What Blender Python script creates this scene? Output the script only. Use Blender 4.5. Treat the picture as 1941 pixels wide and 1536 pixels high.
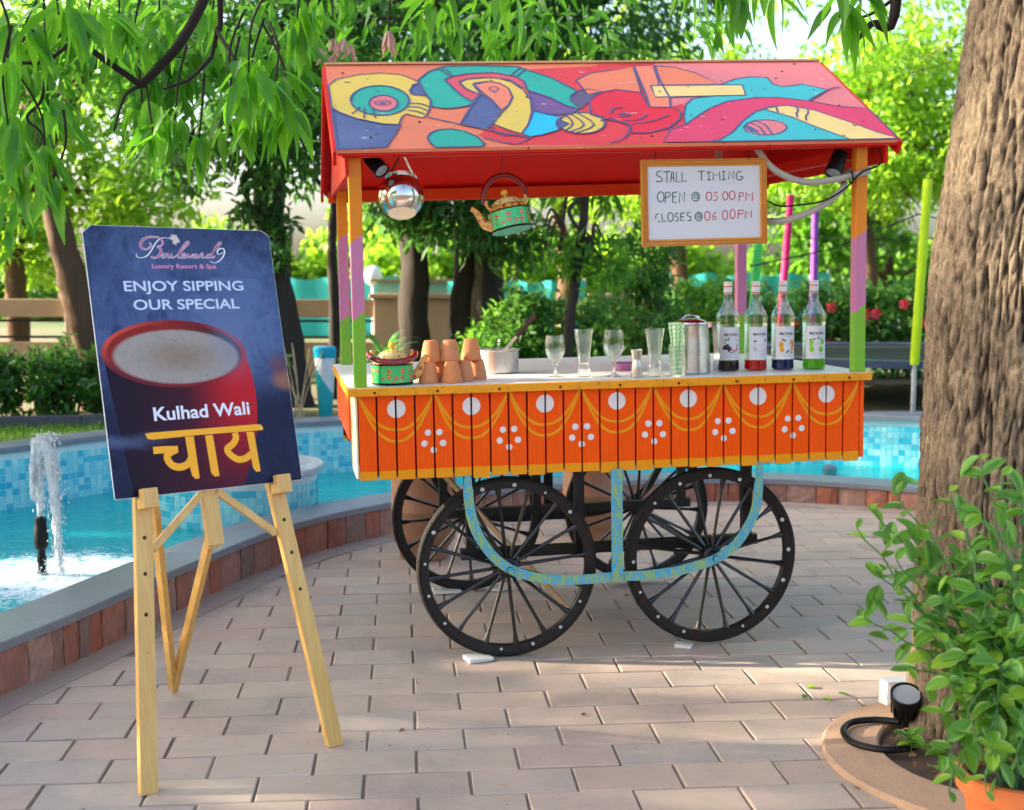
import bpy, bmesh, math, random
import numpy as np
from mathutils import Vector, Matrix, Euler, noise
sc = bpy.context.scene
for o in list(bpy.data.objects): bpy.data.objects.remove(o)
PI = math.pi
# ------------------------------------------------------------------ camera
CAM_F, CAM_PITCH, CAM_ROLL, CAM_H = 2417.1, 0.1003, 0.0015, 1.414     # focal length in photo pixels (1941 wide)
cam = bpy.data.objects.new('camera', bpy.data.cameras.new('camera'))
sc.collection.objects.link(cam); sc.camera = cam
cam.data.sensor_width = 36.0; cam.data.sensor_fit = 'HORIZONTAL'
cam.data.lens = 36.0*CAM_F/1941.0
cam.data.clip_start = 0.05; cam.data.clip_end = 600
cam.matrix_world = Matrix.Translation((0, 0, CAM_H)) @ Matrix.Rotation(PI/2-CAM_PITCH, 4, 'X') @ Matrix.Rotation(CAM_ROLL, 4, 'Z')
cam.data.dof.use_dof = True; cam.data.dof.focus_distance = 4.35; cam.data.dof.aperture_fstop = 3.2
# ------------------------------------------------------------------ sky and sun
SUN_AZ = (-0.99875, 0.05); SUN_EL = math.radians(19)
w = bpy.data.worlds.new('World'); sc.world = w; w.use_nodes = True
nt = w.node_tree; bg = nt.nodes['Background']
sky = nt.nodes.new('ShaderNodeTexSky'); sky.sky_type = 'NISHITA'; sky.sun_disc = False
sky.sun_elevation = SUN_EL; sky.sun_rotation = math.atan2(SUN_AZ[0], SUN_AZ[1])
sky.air_density = 0.8; sky.dust_density = 5.0; sky.ozone_density = 1.0
nt.links.new(sky.outputs[0], bg.inputs[0]); bg.inputs[1].default_value = 0.15
sl = bpy.data.lights.new('sun', 'SUN'); sl.energy = 5.0; sl.angle = math.radians(0.9); sl.color = (1.0, .90, .72)
sun = bpy.data.objects.new('sun', sl); sc.collection.objects.link(sun); sun.location = (-20, 10, 20)
sd = Vector((SUN_AZ[0]*math.cos(SUN_EL), SUN_AZ[1]*math.cos(SUN_EL), math.sin(SUN_EL))).normalized()
sun.rotation_euler = sd.to_track_quat('Z', 'Y').to_euler()
vs = sc.view_settings
vs.view_transform = 'Standard'; vs.look = 'None'; vs.gamma = 1; vs.use_curve_mapping = False
vs.exposure = 2.28
try:
    sc.cycles.max_bounces = 10; sc.cycles.transparent_max_bounces = 24; sc.cycles.transmission_bounces = 8
except Exception: pass

# ------------------------------------------------------------------ helpers
COL = sc.collection
def link(o, parent=None):
    COL.objects.link(o)
    if parent is not None: o.parent = parent
    return o
def tag(o, label=None, cat=None, group=None, kind=None):
    if label: o['label'] = label
    if cat: o['category'] = cat
    if group: o['group'] = group
    if kind: o['kind'] = kind
    return o
def thing(name, label, cat, M=None, group=None):
    o = bpy.data.objects.new(name, None); link(o); o.empty_display_size = .1
    if M is not None: o.matrix_world = M if isinstance(M, Matrix) else Matrix.Translation(M)
    return tag(o, label, cat, group)
def inst(name, me, parent, M):
    o = bpy.data.objects.new(name, me); link(o, parent); o.matrix_local = M
    return o
def vec(p): return Vector(p)
def frame(d, up=(0, 0, 1)):
    d = Vector(d).normalized(); up = Vector(up)
    if abs(d.dot(up)) > .99: up = Vector((1, 0, 0)) if abs(d.x) < .9 else Vector((0, 1, 0))
    x = up.cross(d).normalized(); y = d.cross(x)
    return x, y, d
def smooth_path(P, k=4, closed=False):
    P = [Vector(p) if len(p) == 3 else Vector((p[0], p[1], 0)) for p in P]
    n = len(P); out = []
    rng = range(n if closed else n-1)
    for i in rng:
        if closed: a, b, c, d = P[(i-1) % n], P[i], P[(i+1) % n], P[(i+2) % n]
        else: a, b, c, d = P[max(i-1, 0)], P[i], P[i+1], P[min(i+2, n-1)]
        for j in range(k):
            t = j/k
            out.append(.5*((2*b)+(c-a)*t+(2*a-5*b+4*c-d)*t*t+(3*b-a-3*c+d)*t**3))
    if not closed: out.append(P[-1])
    return out
class MB:
    """collects shapes into one mesh"""
    def __init__(s): s.v = []; s.f = []; s.m = []; s.cur = 0
    def add(s, vs, fs):
        b = len(s.v); s.v += [tuple(p) for p in vs]
        for f in fs: s.f.append(tuple(i+b for i in f)); s.m.append(s.cur)
    def mat(s, i): s.cur = i; return s
    def hexa(s, c):   # 8 corners: bottom 4 ccw then top 4
        s.add(c, [(3, 2, 1, 0), (4, 5, 6, 7), (0, 1, 5, 4), (1, 2, 6, 5), (2, 3, 7, 6), (3, 0, 4, 7)]); return s
    def box(s, x0, x1, y0, y1, z0, z1):
        return s.hexa([(x0, y0, z0), (x1, y0, z0), (x1, y1, z0), (x0, y1, z0), (x0, y0, z1), (x1, y0, z1), (x1, y1, z1), (x0, y1, z1)])
    def bar(s, p0, p1, w, h, up=(0, 0, 1)):
        p0 = Vector(p0); p1 = Vector(p1); x, y, d = frame(p1-p0, up); x = x*w/2; y = y*h/2
        return s.hexa([p0-x-y, p0+x-y, p0+x+y, p0-x+y, p1-x-y, p1+x-y, p1+x+y, p1-x+y])
    def tube(s, path, r, n=8, caps=True, up=(0, 0, 1)):
        path = [Vector(p) for p in path]; k = len(path)
        rs = r if hasattr(r, '__len__') else [r]*k
        vs = []; px = None
        for i, p in enumerate(path):
            d = path[min(i+1, k-1)]-path[max(i-1, 0)]
            if d.length < 1e-9: d = Vector((0, 0, 1))
            d.normalize()
            if px is None: x, y, _ = frame(d, up)
            else:
                x = (px - d*px.dot(d))
                x = x.normalized() if x.length > 1e-6 else frame(d, up)[0]
                y = d.cross(x)
            px = x
            for j in range(n):
                a = 2*PI*j/n; vs.append(p+(x*math.cos(a)+y*math.sin(a))*rs[i])
        fs = [(i*n+j, i*n+(j+1) % n, (i+1)*n+(j+1) % n, (i+1)*n+j) for i in range(k-1) for j in range(n)]
        if caps: fs += [tuple(range(n-1, -1, -1)), tuple((k-1)*n+j for j in range(n))]
        s.add(vs, fs); return s
    def cyl(s, p0, p1, r0, r1=None, n=14, caps=True):
        return s.tube([p0, p1], [r0, r0 if r1 is None else r1], n, caps)
    def lathe(s, prof, n=24, M=None):
        M = M or Matrix(); vs = []; k = len(prof)
        for r, z in prof:
            for j in range(n):
                a = 2*PI*j/n; vs.append(M @ Vector((max(r, 1e-5)*math.cos(a), max(r, 1e-5)*math.sin(a), z)))
        s.add(vs, [(i*n+j, i*n+(j+1) % n, (i+1)*n+(j+1) % n, (i+1)*n+j) for i in range(k-1) for j in range(n)]); return s
    def poly(s, pts): s.add(pts, [tuple(range(len(pts)))]); return s
    def prism(s, pts, ext):
        e = Vector(ext); pts = [Vector(p) for p in pts]; n = len(pts)
        s.add(pts+[p+e for p in pts], [tuple(range(n-1, -1, -1)), tuple(range(n, 2*n))]+[(i, (i+1) % n, n+(i+1) % n, n+i) for i in range(n)]); return s
    def strip(s, L, R, closed=False):
        n = len(L); s.add(list(L)+list(R), [(i, (i+1) % n, n+(i+1) % n, n+i) for i in range(n if closed else n-1)]); return s
    def ribbon(s, pts, w, nrm=(0, 0, 1)):
        pts = [Vector(p) for p in pts]; nrm = Vector(nrm); L = []; R = []
        for i, p in enumerate(pts):
            d = pts[min(i+1, len(pts)-1)]-pts[max(i-1, 0)]
            if d.length < 1e-9: d = Vector((1, 0, 0))
            q = nrm.cross(d.normalized()); L.append(p+q*w/2); R.append(p-q*w/2)
        return s.strip(R, L)
    def mesh(s, name, mats, smooth=False, angle=35):
        me = bpy.data.meshes.new(name); me.from_pydata(s.v, [], s.f)
        for m in (mats if isinstance(mats, (list, tuple)) else [mats]): me.materials.append(m)
        if len(set(s.m)) > 1: me.polygons.foreach_set('material_index', s.m)
        if smooth:
            me.polygons.foreach_set('use_smooth', [True]*len(me.polygons)); me.set_sharp_from_angle(angle=math.radians(angle))
        me.update(); return me
    def build(s, name, mats, parent=None, smooth=False, bevel=0, M=None, angle=35, seg=2):
        o = bpy.data.objects.new(name, s.mesh(name, mats, smooth, angle)); link(o, parent)
        if M is not None: o.matrix_local = M
        if bevel:
            b = o.modifiers.new('bevel', 'BEVEL'); b.width = bevel; b.segments = seg; b.limit_method = 'ANGLE'; b.angle_limit = math.radians(40)
            b.harden_normals = False
        return o
def numpy_mesh(name, V, Fq, mat, smooth=False):
    """V (n,3); Fq (m,k) faces with k corners"""
    me = bpy.data.meshes.new(name); m, k = Fq.shape
    me.vertices.add(len(V)); me.vertices.foreach_set('co', np.ascontiguousarray(V, dtype=np.float32).ravel())
    me.loops.add(m*k); me.loops.foreach_set('vertex_index', np.ascontiguousarray(Fq, dtype=np.int32).ravel())
    me.polygons.add(m); me.polygons.foreach_set('loop_start', np.arange(m, dtype=np.int32)*k)
    me.materials.append(mat); me.update(calc_edges=True); me.validate()
    if smooth: me.polygons.foreach_set('use_smooth', [True]*m)
    return me

# ------------------------------------------------------------------ node helper
class NT:
    def __init__(s, name):
        s.m = bpy.data.materials.new(name); s.m.use_nodes = True; s.t = s.m.node_tree; s.t.nodes.clear()
        s.out = s.t.nodes.new('ShaderNodeOutputMaterial')
    def n(s, typ, **kw):
        x = s.t.nodes.new(typ)
        for k, v in kw.items(): setattr(x, k, v)
        return x
    def set(s, sock, v):
        if isinstance(v, E): v = v.s
        if isinstance(v, bpy.types.NodeSocket): s.t.links.new(v, sock)
        elif v is not None:
            if hasattr(sock.default_value, '__len__') and hasattr(v, '__len__') and len(v) == 3 and len(sock.default_value) == 4: v = (*v, 1)
            sock.default_value = v
    def math(s, op, a, b=None, c=None):
        x = s.n('ShaderNodeMath', operation=op); s.set(x.inputs[0], a)
        if b is not None: s.set(x.inputs[1], b)
        if c is not None: s.set(x.inputs[2], c)
        return E(s, x.outputs[0])
    def mix(s, f, a, b, mode='MIX'):
        x = s.n('ShaderNodeMix', data_type='RGBA', blend_type=mode); x.clamp_factor = True
        s.set(x.inputs['Factor'], f); s.set(x.inputs[6], a); s.set(x.inputs[7], b); return x.outputs[2]
    def coords(s, obj=None, kind='Object', scale=None):
        x = s.n('ShaderNodeTexCoord')
        if obj is not None: x.object = obj
        o = x.outputs[kind]
        if scale is not None:
            mp = s.n('ShaderNodeMapping'); s.t.links.new(o, mp.inputs[0]); mp.inputs['Scale'].default_value = scale; o = mp.outputs[0]
        return o
    def xyz(s, v):
        x = s.n('ShaderNodeSeparateXYZ'); s.set(x.inputs[0], v); return [E(s, o) for o in x.outputs]
    def noise(s, vec, scale=5, detail=3, rough=.55, dist=0, out=0):
        x = s.n('ShaderNodeTexNoise'); s.set(x.inputs['Vector'], vec); x.inputs['Scale'].default_value = scale
        x.inputs['Detail'].default_value = detail; x.inputs['Roughness'].default_value = rough; x.inputs['Distortion'].default_value = dist
        return E(s, x.outputs[out])
    def voro(s, vec, scale=5, feature='F1', rnd=1):
        x = s.n('ShaderNodeTexVoronoi', feature=feature); s.set(x.inputs['Vector'], vec); x.inputs['Scale'].default_value = scale; x.inputs['Randomness'].default_value = rnd
        return x
    def ramp(s, f, stops):
        x = s.n('ShaderNodeValToRGB'); s.set(x.inputs[0], f); cr = x.color_ramp
        while len(cr.elements) < len(stops): cr.elements.new(.5)
        for e, (p, c) in zip(cr.elements, stops): e.position = p; e.color = (*c, 1) if hasattr(c, '__len__') else (c, c, c, 1)
        return x.outputs[0]
    def step(s, f, a, b):   # smoothstep a..b -> 0..1
        x = s.n('ShaderNodeMapRange', interpolation_type='SMOOTHSTEP'); s.set(x.inputs[0], f); s.set(x.inputs[1], a); s.set(x.inputs[2], b); return E(s, x.outputs[0])
    def bump(s, h, strength=.3, dist=.01):
        x = s.n('ShaderNodeBump'); x.inputs['Strength'].default_value = strength; x.inputs['Distance'].default_value = dist; s.set(x.inputs['Height'], h); return x.outputs[0]
    def pbr(s, col, rough=.5, metal=0, nrm=None, spec=None, trans=None, ior=None, coat=None, emis=None, sss=None):
        p = s.n('ShaderNodeBsdfPrincipled'); s.set(p.inputs['Base Color'], col); s.set(p.inputs['Roughness'], rough); s.set(p.inputs['Metallic'], metal)
        if nrm is not None: s.set(p.inputs['Normal'], nrm)
        if spec is not None: s.set(p.inputs['Specular IOR Level'], spec)
        if trans is not None: s.set(p.inputs['Transmission Weight'], trans)
        if ior is not None: s.set(p.inputs['IOR'], ior)
        if coat is not None: s.set(p.inputs['Coat Weight'], coat); p.inputs['Coat Roughness'].default_value = .12
        s.surf(p.outputs[0]); return p
    def surf(s, sock): s.t.links.new(sock, s.out.inputs['Surface'])
class E:
    def __init__(s, t, sock): s.t = t; s.s = sock
    def __add__(s, o): return s.t.math('ADD', s, o)
    __radd__ = __add__
    def __sub__(s, o): return s.t.math('SUBTRACT', s, o)
    def __rsub__(s, o): return s.t.math('SUBTRACT', o, s)
    def __mul__(s, o): return s.t.math('MULTIPLY', s, o)
    __rmul__ = __mul__
    def __truediv__(s, o): return s.t.math('DIVIDE', s, o)
    def abs(s): return s.t.math('ABSOLUTE', s)
    def pow(s, o): return s.t.math('POWER', s, o)
    def fract(s): return s.t.math('FRACT', s)
    def lt(s, o): return s.t.math('LESS_THAN', s, o)
    def gt(s, o): return s.t.math('GREATER_THAN', s, o)
    def min(s, o): return s.t.math('MINIMUM', s, o)
    def max(s, o): return s.t.math('MAXIMUM', s, o)
    def sqrt(s): return s.t.math('SQRT', s)
def sc3(c, k): return tuple(min(1, max(0, x*k)) for x in c)
def pmat(name, col, rough=.5, metal=0, var=.12, scale=6, bump=0, bscale=40, rand=None, dirt=0, spec=None, coat=None, stretch=None, dirtcol=(.12, .09, .06)):
    """painted / stone / wood style material: base colour with noise variation, optional grime and per-piece shift"""
    t = NT(name); co = t.coords(scale=stretch)
    nz = t.noise(co, scale, 4)
    c = t.mix(nz, sc3(col, 1-var), sc3(col, 1+var))
    if rand:
        x = t.n('ShaderNodeObjectInfo').outputs['Random'] if rand == 'obj' else t.n('ShaderNodeNewGeometry').outputs['Random Per Island']
        h = t.n('ShaderNodeHueSaturation'); t.set(h.inputs['Value'], E(t, x)*.3+.85); t.t.links.new(c, h.inputs['Color']); c = h.outputs[0]
    if dirt:
        d = t.noise(co, scale*2.3, 6, .7); c = t.mix(t.step(d, .55, .75)*dirt, c, dirtcol)
    nb = None
    if bump: nb = t.bump(t.noise(co, bscale, 5, .6), bump, .01)
    t.pbr(c, t.math('ADD', nz*.12, rough-.06), metal, nb, .22 if spec is None else spec, coat=coat)
    return t.m
def leafmat(name, cols, trans=.4, rough=.45, spec=.4, island=True):
    t = NT(name)
    r = t.n('ShaderNodeNewGeometry').outputs['Random Per Island'] if island else t.n('ShaderNodeObjectInfo').outputs['Random']
    k = len(cols); c = t.ramp(r, [((i+.0)/(k-1), cols[i]) for i in range(k)])
    p = t.n('ShaderNodeBsdfPrincipled'); t.set(p.inputs['Base Color'], c); p.inputs['Roughness'].default_value = rough; p.inputs['Specular IOR Level'].default_value = spec
    tr = t.n('ShaderNodeBsdfTranslucent'); t.set(tr.inputs[0], t.mix(.75, c, sc3(cols[-1], 2.2), 'MIX'))
    mx = t.n('ShaderNodeMixShader'); mx.inputs[0].default_value = trans
    t.t.links.new(p.outputs[0], mx.inputs[1]); t.t.links.new(tr.outputs[0], mx.inputs[2]); t.surf(mx.outputs[0])
    return t.m
def glassmat(name, col=(1, 1, 1), ior=1.45, rough=0.0):
    """thin clear glass that lets light through: transparent with fresnel gloss, plus some refraction"""
    t = NT(name)
    g = t.n('ShaderNodeBsdfGlass'); g.inputs['Color'].default_value = (*col, 1); g.inputs['IOR'].default_value = ior; g.inputs['Roughness'].default_value = rough
    tr = t.n('ShaderNodeBsdfTransparent'); tr.inputs[0].default_value = (*col, 1)
    mx = t.n('ShaderNodeMixShader'); mx.inputs[0].default_value = .45
    t.t.links.new(g.outputs[0], mx.inputs[1]); t.t.links.new(tr.outputs[0], mx.inputs[2]); t.surf(mx.outputs[0])
    return t.m
# ------------------------------------------------------------------ drawn shapes (roof mural in panel fractions, poster in metres, whiteboard in board fractions)
MURAL_FILL=[('red',[(0.3816,0.9102),(0.5569,0.9543),(0.4672,-0.0158),(0.2958,0.0141),(0.245,0.1237),(0.2748,0.2355),(0.3326,0.097),(0.3921,0.1805),(0.4506,0.3914),(0.4604,0.6142),(0.4243,0.7946)],0),('red',[(0.5301,0.9686),(0.6524,0.9854),(0.647,0.4999),(0.6483,0.0072),(0.4446,-0.0004)],0),('pink',[(0.6473,0.9676),(0.994,1.0073),(1.0055,0.3538),(0.9462,0.3848),(0.8969,0.4586),(0.7706,0.4894),(0.6777,0.4973),(0.6181,0.4055)],0),('yellow',[(0.0009,0.7246),(0.0168,0.8005),(0.0595,0.8569),(0.1023,0.8744),(0.1387,0.8522),(0.162,0.7813),(0.169,0.7418),(0.1568,0.7136),(0.1476,0.6476),(0.1489,0.6007),(0.1743,0.5801),(0.1804,0.5245),(0.1756,0.4352),(0.1657,0.349),(0.1568,0.3242),(0.1293,0.3699),(0.1216,0.3363),(0.1126,0.2533),(0.0845,0.2647),(0.042,0.3276),(0.0146,0.3984),(0.0009,0.4604)],1),('blue',[(0.0016,0.4481),(0.0145,0.395),(0.0419,0.3243),(0.0845,0.2614),(0.1164,0.2496),(0.1018,0.1408),(0.0833,0.0122),(0.0008,-0.0041)],1),('blue',[(0.1473,0.6382),(0.1571,0.7232),(0.169,0.7418),(0.1722,0.6742),(0.1774,0.5892),(0.1554,0.5909)],1),('teal',[(0.1418,0.5279),(0.1392,0.4888),(0.1342,0.4523),(0.127,0.4203),(0.118,0.3941),(0.1077,0.3749),(0.0965,0.3636),(0.085,0.3606),(0.0738,0.3659),(0.0633,0.3794),(0.0541,0.4004),(0.0465,0.428),(0.0409,0.461),(0.0377,0.4979),(0.037,0.5369),(0.039,0.5762),(0.0435,0.6138),(0.0504,0.6477),(0.0593,0.6761),(0.0699,0.6974),(0.0815,0.7104),(0.0936,0.7142),(0.1055,0.7087),(0.1165,0.6941),(0.1261,0.6712),(0.1337,0.6413),(0.1391,0.6062),(0.1418,0.5677)],1),('pink',[(0.1198,0.4973),(0.1185,0.4768),(0.1161,0.4575),(0.1126,0.4404),(0.1082,0.4264),(0.1031,0.416),(0.0976,0.4099),(0.092,0.4081),(0.0865,0.4109),(0.0814,0.4181),(0.0769,0.4293),(0.0732,0.4441),(0.0706,0.4617),(0.0691,0.4813),(0.0689,0.5019),(0.07,0.5225),(0.0723,0.5421),(0.0757,0.5597),(0.0801,0.5744),(0.0853,0.5853),(0.0909,0.5919),(0.0967,0.5938),(0.1023,0.591),(0.1076,0.5835),(0.1122,0.5717),(0.1159,0.5563),(0.1184,0.5382),(0.1197,0.5182)],1),('purple',[(0.1005,0.5008),(0.0994,0.4929),(0.0967,0.4873),(0.0931,0.4854),(0.0897,0.4879),(0.0873,0.494),(0.0866,0.5021),(0.0877,0.51),(0.0904,0.5157),(0.0939,0.5176),(0.0974,0.5151),(0.0998,0.509)],0),('teal',[(0.169,0.7809),(0.1946,0.8894),(0.2295,0.9576),(0.3009,0.9625),(0.3689,0.9465),(0.3841,0.9038),(0.4243,0.7946),(0.4569,0.6435),(0.4604,0.6142),(0.4442,0.5581),(0.4397,0.5022),(0.4485,0.4006),(0.4261,0.4389),(0.4027,0.5427),(0.3665,0.6406),(0.3693,0.748),(0.3571,0.8089),(0.3192,0.8661),(0.2657,0.8549),(0.232,0.8166),(0.2188,0.7777),(0.2287,0.6796),(0.2406,0.5747),(0.2587,0.4904),(0.2459,0.4554),(0.2173,0.4278),(0.1957,0.4298),(0.179,0.4527),(0.1811,0.5427),(0.1736,0.5988),(0.1705,0.703)],1),('rose',[(0.2188,0.7777),(0.232,0.8166),(0.2657,0.8549),(0.3192,0.8661),(0.3571,0.8089),(0.3693,0.748),(0.3677,0.6598),(0.3575,0.6799),(0.3428,0.7696),(0.3067,0.8019),(0.2623,0.7848),(0.246,0.7463),(0.2508,0.6684),(0.2751,0.5906),(0.2568,0.5088),(0.2406,0.5747)],1),('yellow',[(0.245,0.7562),(0.2625,0.7887),(0.2922,0.8028),(0.3207,0.791),(0.3439,0.7398),(0.3601,0.6314),(0.3647,0.5086),(0.3562,0.3648),(0.3377,0.2118),(0.3216,0.1308),(0.3005,0.1743),(0.2779,0.2436),(0.3015,0.3702),(0.3206,0.4576),(0.3333,0.5484),(0.3333,0.6623),(0.3201,0.7315),(0.2982,0.7527),(0.2741,0.7346),(0.2688,0.7154),(0.2765,0.5905),(0.2648,0.6103),(0.2513,0.678)],1),('coral2',[(0.2703,0.7153),(0.2982,0.7527),(0.3201,0.7315),(0.3333,0.6623),(0.3333,0.5484),(0.3206,0.4576),(0.3017,0.3967),(0.2933,0.5148),(0.2817,0.6089)],1),('blue',[(0.2779,0.5904),(0.2933,0.5148),(0.3017,0.3967),(0.2784,0.2519),(0.2611,0.1788),(0.2211,0.2498),(0.2428,0.3935),(0.267,0.5447)],1),('purple',[(0.368,0.6213),(0.4027,0.5427),(0.4261,0.4389),(0.4477,0.3916),(0.4344,0.3661),(0.4066,0.3334),(0.388,0.344),(0.3608,0.391),(0.3661,0.5085)],1),('cyan',[(0.3602,0.3822),(0.3873,0.3353),(0.4046,0.3073),(0.3939,0.2394),(0.3909,0.164),(0.3547,0.1106),(0.3326,0.097),(0.3216,0.1308),(0.3401,0.2283),(0.3538,0.3299)],1),('gray',[(0.4604,0.6142),(0.4862,0.6413),(0.5071,0.6106),(0.474,0.4992),(0.4499,0.4004),(0.4397,0.5022),(0.4442,0.5581)],1),('yellow',[(0.4791,0.2302),(0.4757,0.2039),(0.4704,0.1794),(0.4635,0.1579),(0.4553,0.1403),(0.4464,0.1275),(0.437,0.1201),(0.4277,0.1183),(0.4189,0.1222),(0.411,0.1317),(0.4044,0.1462),(0.3994,0.1652),(0.3962,0.1878),(0.3951,0.2128),(0.3961,0.2392),(0.3991,0.2655),(0.4042,0.2906),(0.4109,0.313),(0.4191,0.3316),(0.4282,0.3455),(0.4379,0.3537),(0.4476,0.3558),(0.4568,0.3518),(0.4649,0.3418),(0.4717,0.3264),(0.4767,0.3063),(0.4797,0.2827),(0.4805,0.2569)],1),('blue',[(0.3977,0.282),(0.4136,0.2288),(0.3893,0.1725),(0.3906,0.2313)],1),('teal',[(0.1564,0.1024),(0.1649,0.1574),(0.1804,0.1881),(0.2014,0.1939),(0.2237,0.1668),(0.2416,0.108),(0.2502,0.0277),(0.2435,-0.0025),(0.1675,-0.0049),(0.1591,0.0393)],1),('coral',[(0.471,0.7563),(0.507,0.8494),(0.5478,0.8796),(0.6011,0.9251),(0.583,0.5946),(0.5431,0.628),(0.5038,0.6008),(0.4771,0.5731)],1),('red2',[(0.4751,0.5145),(0.5029,0.5909),(0.537,0.6284),(0.582,0.5847),(0.5792,0.4091),(0.629,0.395),(0.6312,0.3288),(0.6193,0.2562),(0.5919,0.1694),(0.5455,0.1136),(0.5173,0.1169),(0.5221,0.1949),(0.5063,0.2411),(0.4809,0.2798),(0.4619,0.3272)],1),('coral2',[(0.6034,0.9384),(0.6465,0.9452),(0.6354,0.735),(0.6308,0.521),(0.6196,0.4054),(0.5807,0.409),(0.5892,0.5641)],1),('coral',[(0.6472,0.9362),(0.6845,0.9164),(0.718,0.8373),(0.7477,0.6811),(0.6269,0.6792)],1),('sand',[(0.61,0.6742),(0.7934,0.6716),(0.7829,0.5385),(0.6038,0.5272)],1),('cyan2',[(0.7485,0.6748),(0.7885,0.7463),(0.8255,0.7764),(0.8569,0.7636),(0.8563,0.6778),(0.8723,0.6408),(0.8972,0.6538),(0.9168,0.6736),(0.9572,0.5926),(0.927,0.5268),(0.8969,0.4586),(0.8457,0.503),(0.7984,0.507),(0.7357,0.4627),(0.6912,0.3796),(0.6509,0.2712),(0.6263,0.2012),(0.6323,0.2915),(0.6503,0.4217),(0.6715,0.4978),(0.7129,0.5301),(0.7829,0.5385),(0.7934,0.6716)],1),('magenta',[(0.6263,0.2012),(0.6509,0.2712),(0.6912,0.3796),(0.7357,0.4627),(0.7984,0.507),(0.8457,0.503),(0.8969,0.4586),(0.9462,0.3848),(1.0039,0.354),(1.0033,0.0048),(0.9717,0.0725),(0.9353,0.2044),(0.8914,0.3414),(0.8471,0.4037),(0.8145,0.397),(0.7745,0.3335),(0.7354,0.2257),(0.7014,0.1041),(0.6674,0.0217),(0.6454,0.0075),(0.5629,0.0095),(0.5929,0.1517)],1),('cyan2',[(0.645,0.0042),(0.6674,0.0217),(0.7014,0.1041),(0.7354,0.2257),(0.7745,0.3335),(0.7953,0.3602),(0.8336,0.271),(0.8625,0.1572),(0.9081,-0.0115)],1),('sand',[(0.7953,0.3602),(0.8239,0.3961),(0.8533,0.4032),(0.8914,0.3414),(0.9353,0.2044),(0.9717,0.0725),(1.0039,0.0012),(0.9081,-0.0115),(0.8625,0.1572),(0.8336,0.271)],1),('pink',[(0.8088,0.1451),(0.805,0.1263),(0.7994,0.1089),(0.7923,0.0936),(0.7841,0.0811),(0.7752,0.0722),(0.766,0.067),(0.7569,0.066),(0.7484,0.0691),(0.741,0.0762),(0.7348,0.0869),(0.7304,0.1008),(0.7278,0.1171),(0.7273,0.1352),(0.7288,0.1541),(0.7323,0.1728),(0.7377,0.1905),(0.7447,0.2063),(0.7529,0.2193),(0.762,0.2288),(0.7715,0.2343),(0.7808,0.2356),(0.7895,0.2324),(0.7972,0.2251),(0.8034,0.2139),(0.8079,0.1995),(0.8103,0.1826),(0.8106,0.1641)],1),('blue',[(0.7303,0.1539),(0.7395,0.1888),(0.7505,0.116),(0.7481,0.0776),(0.7352,0.0913)],0)]
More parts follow.
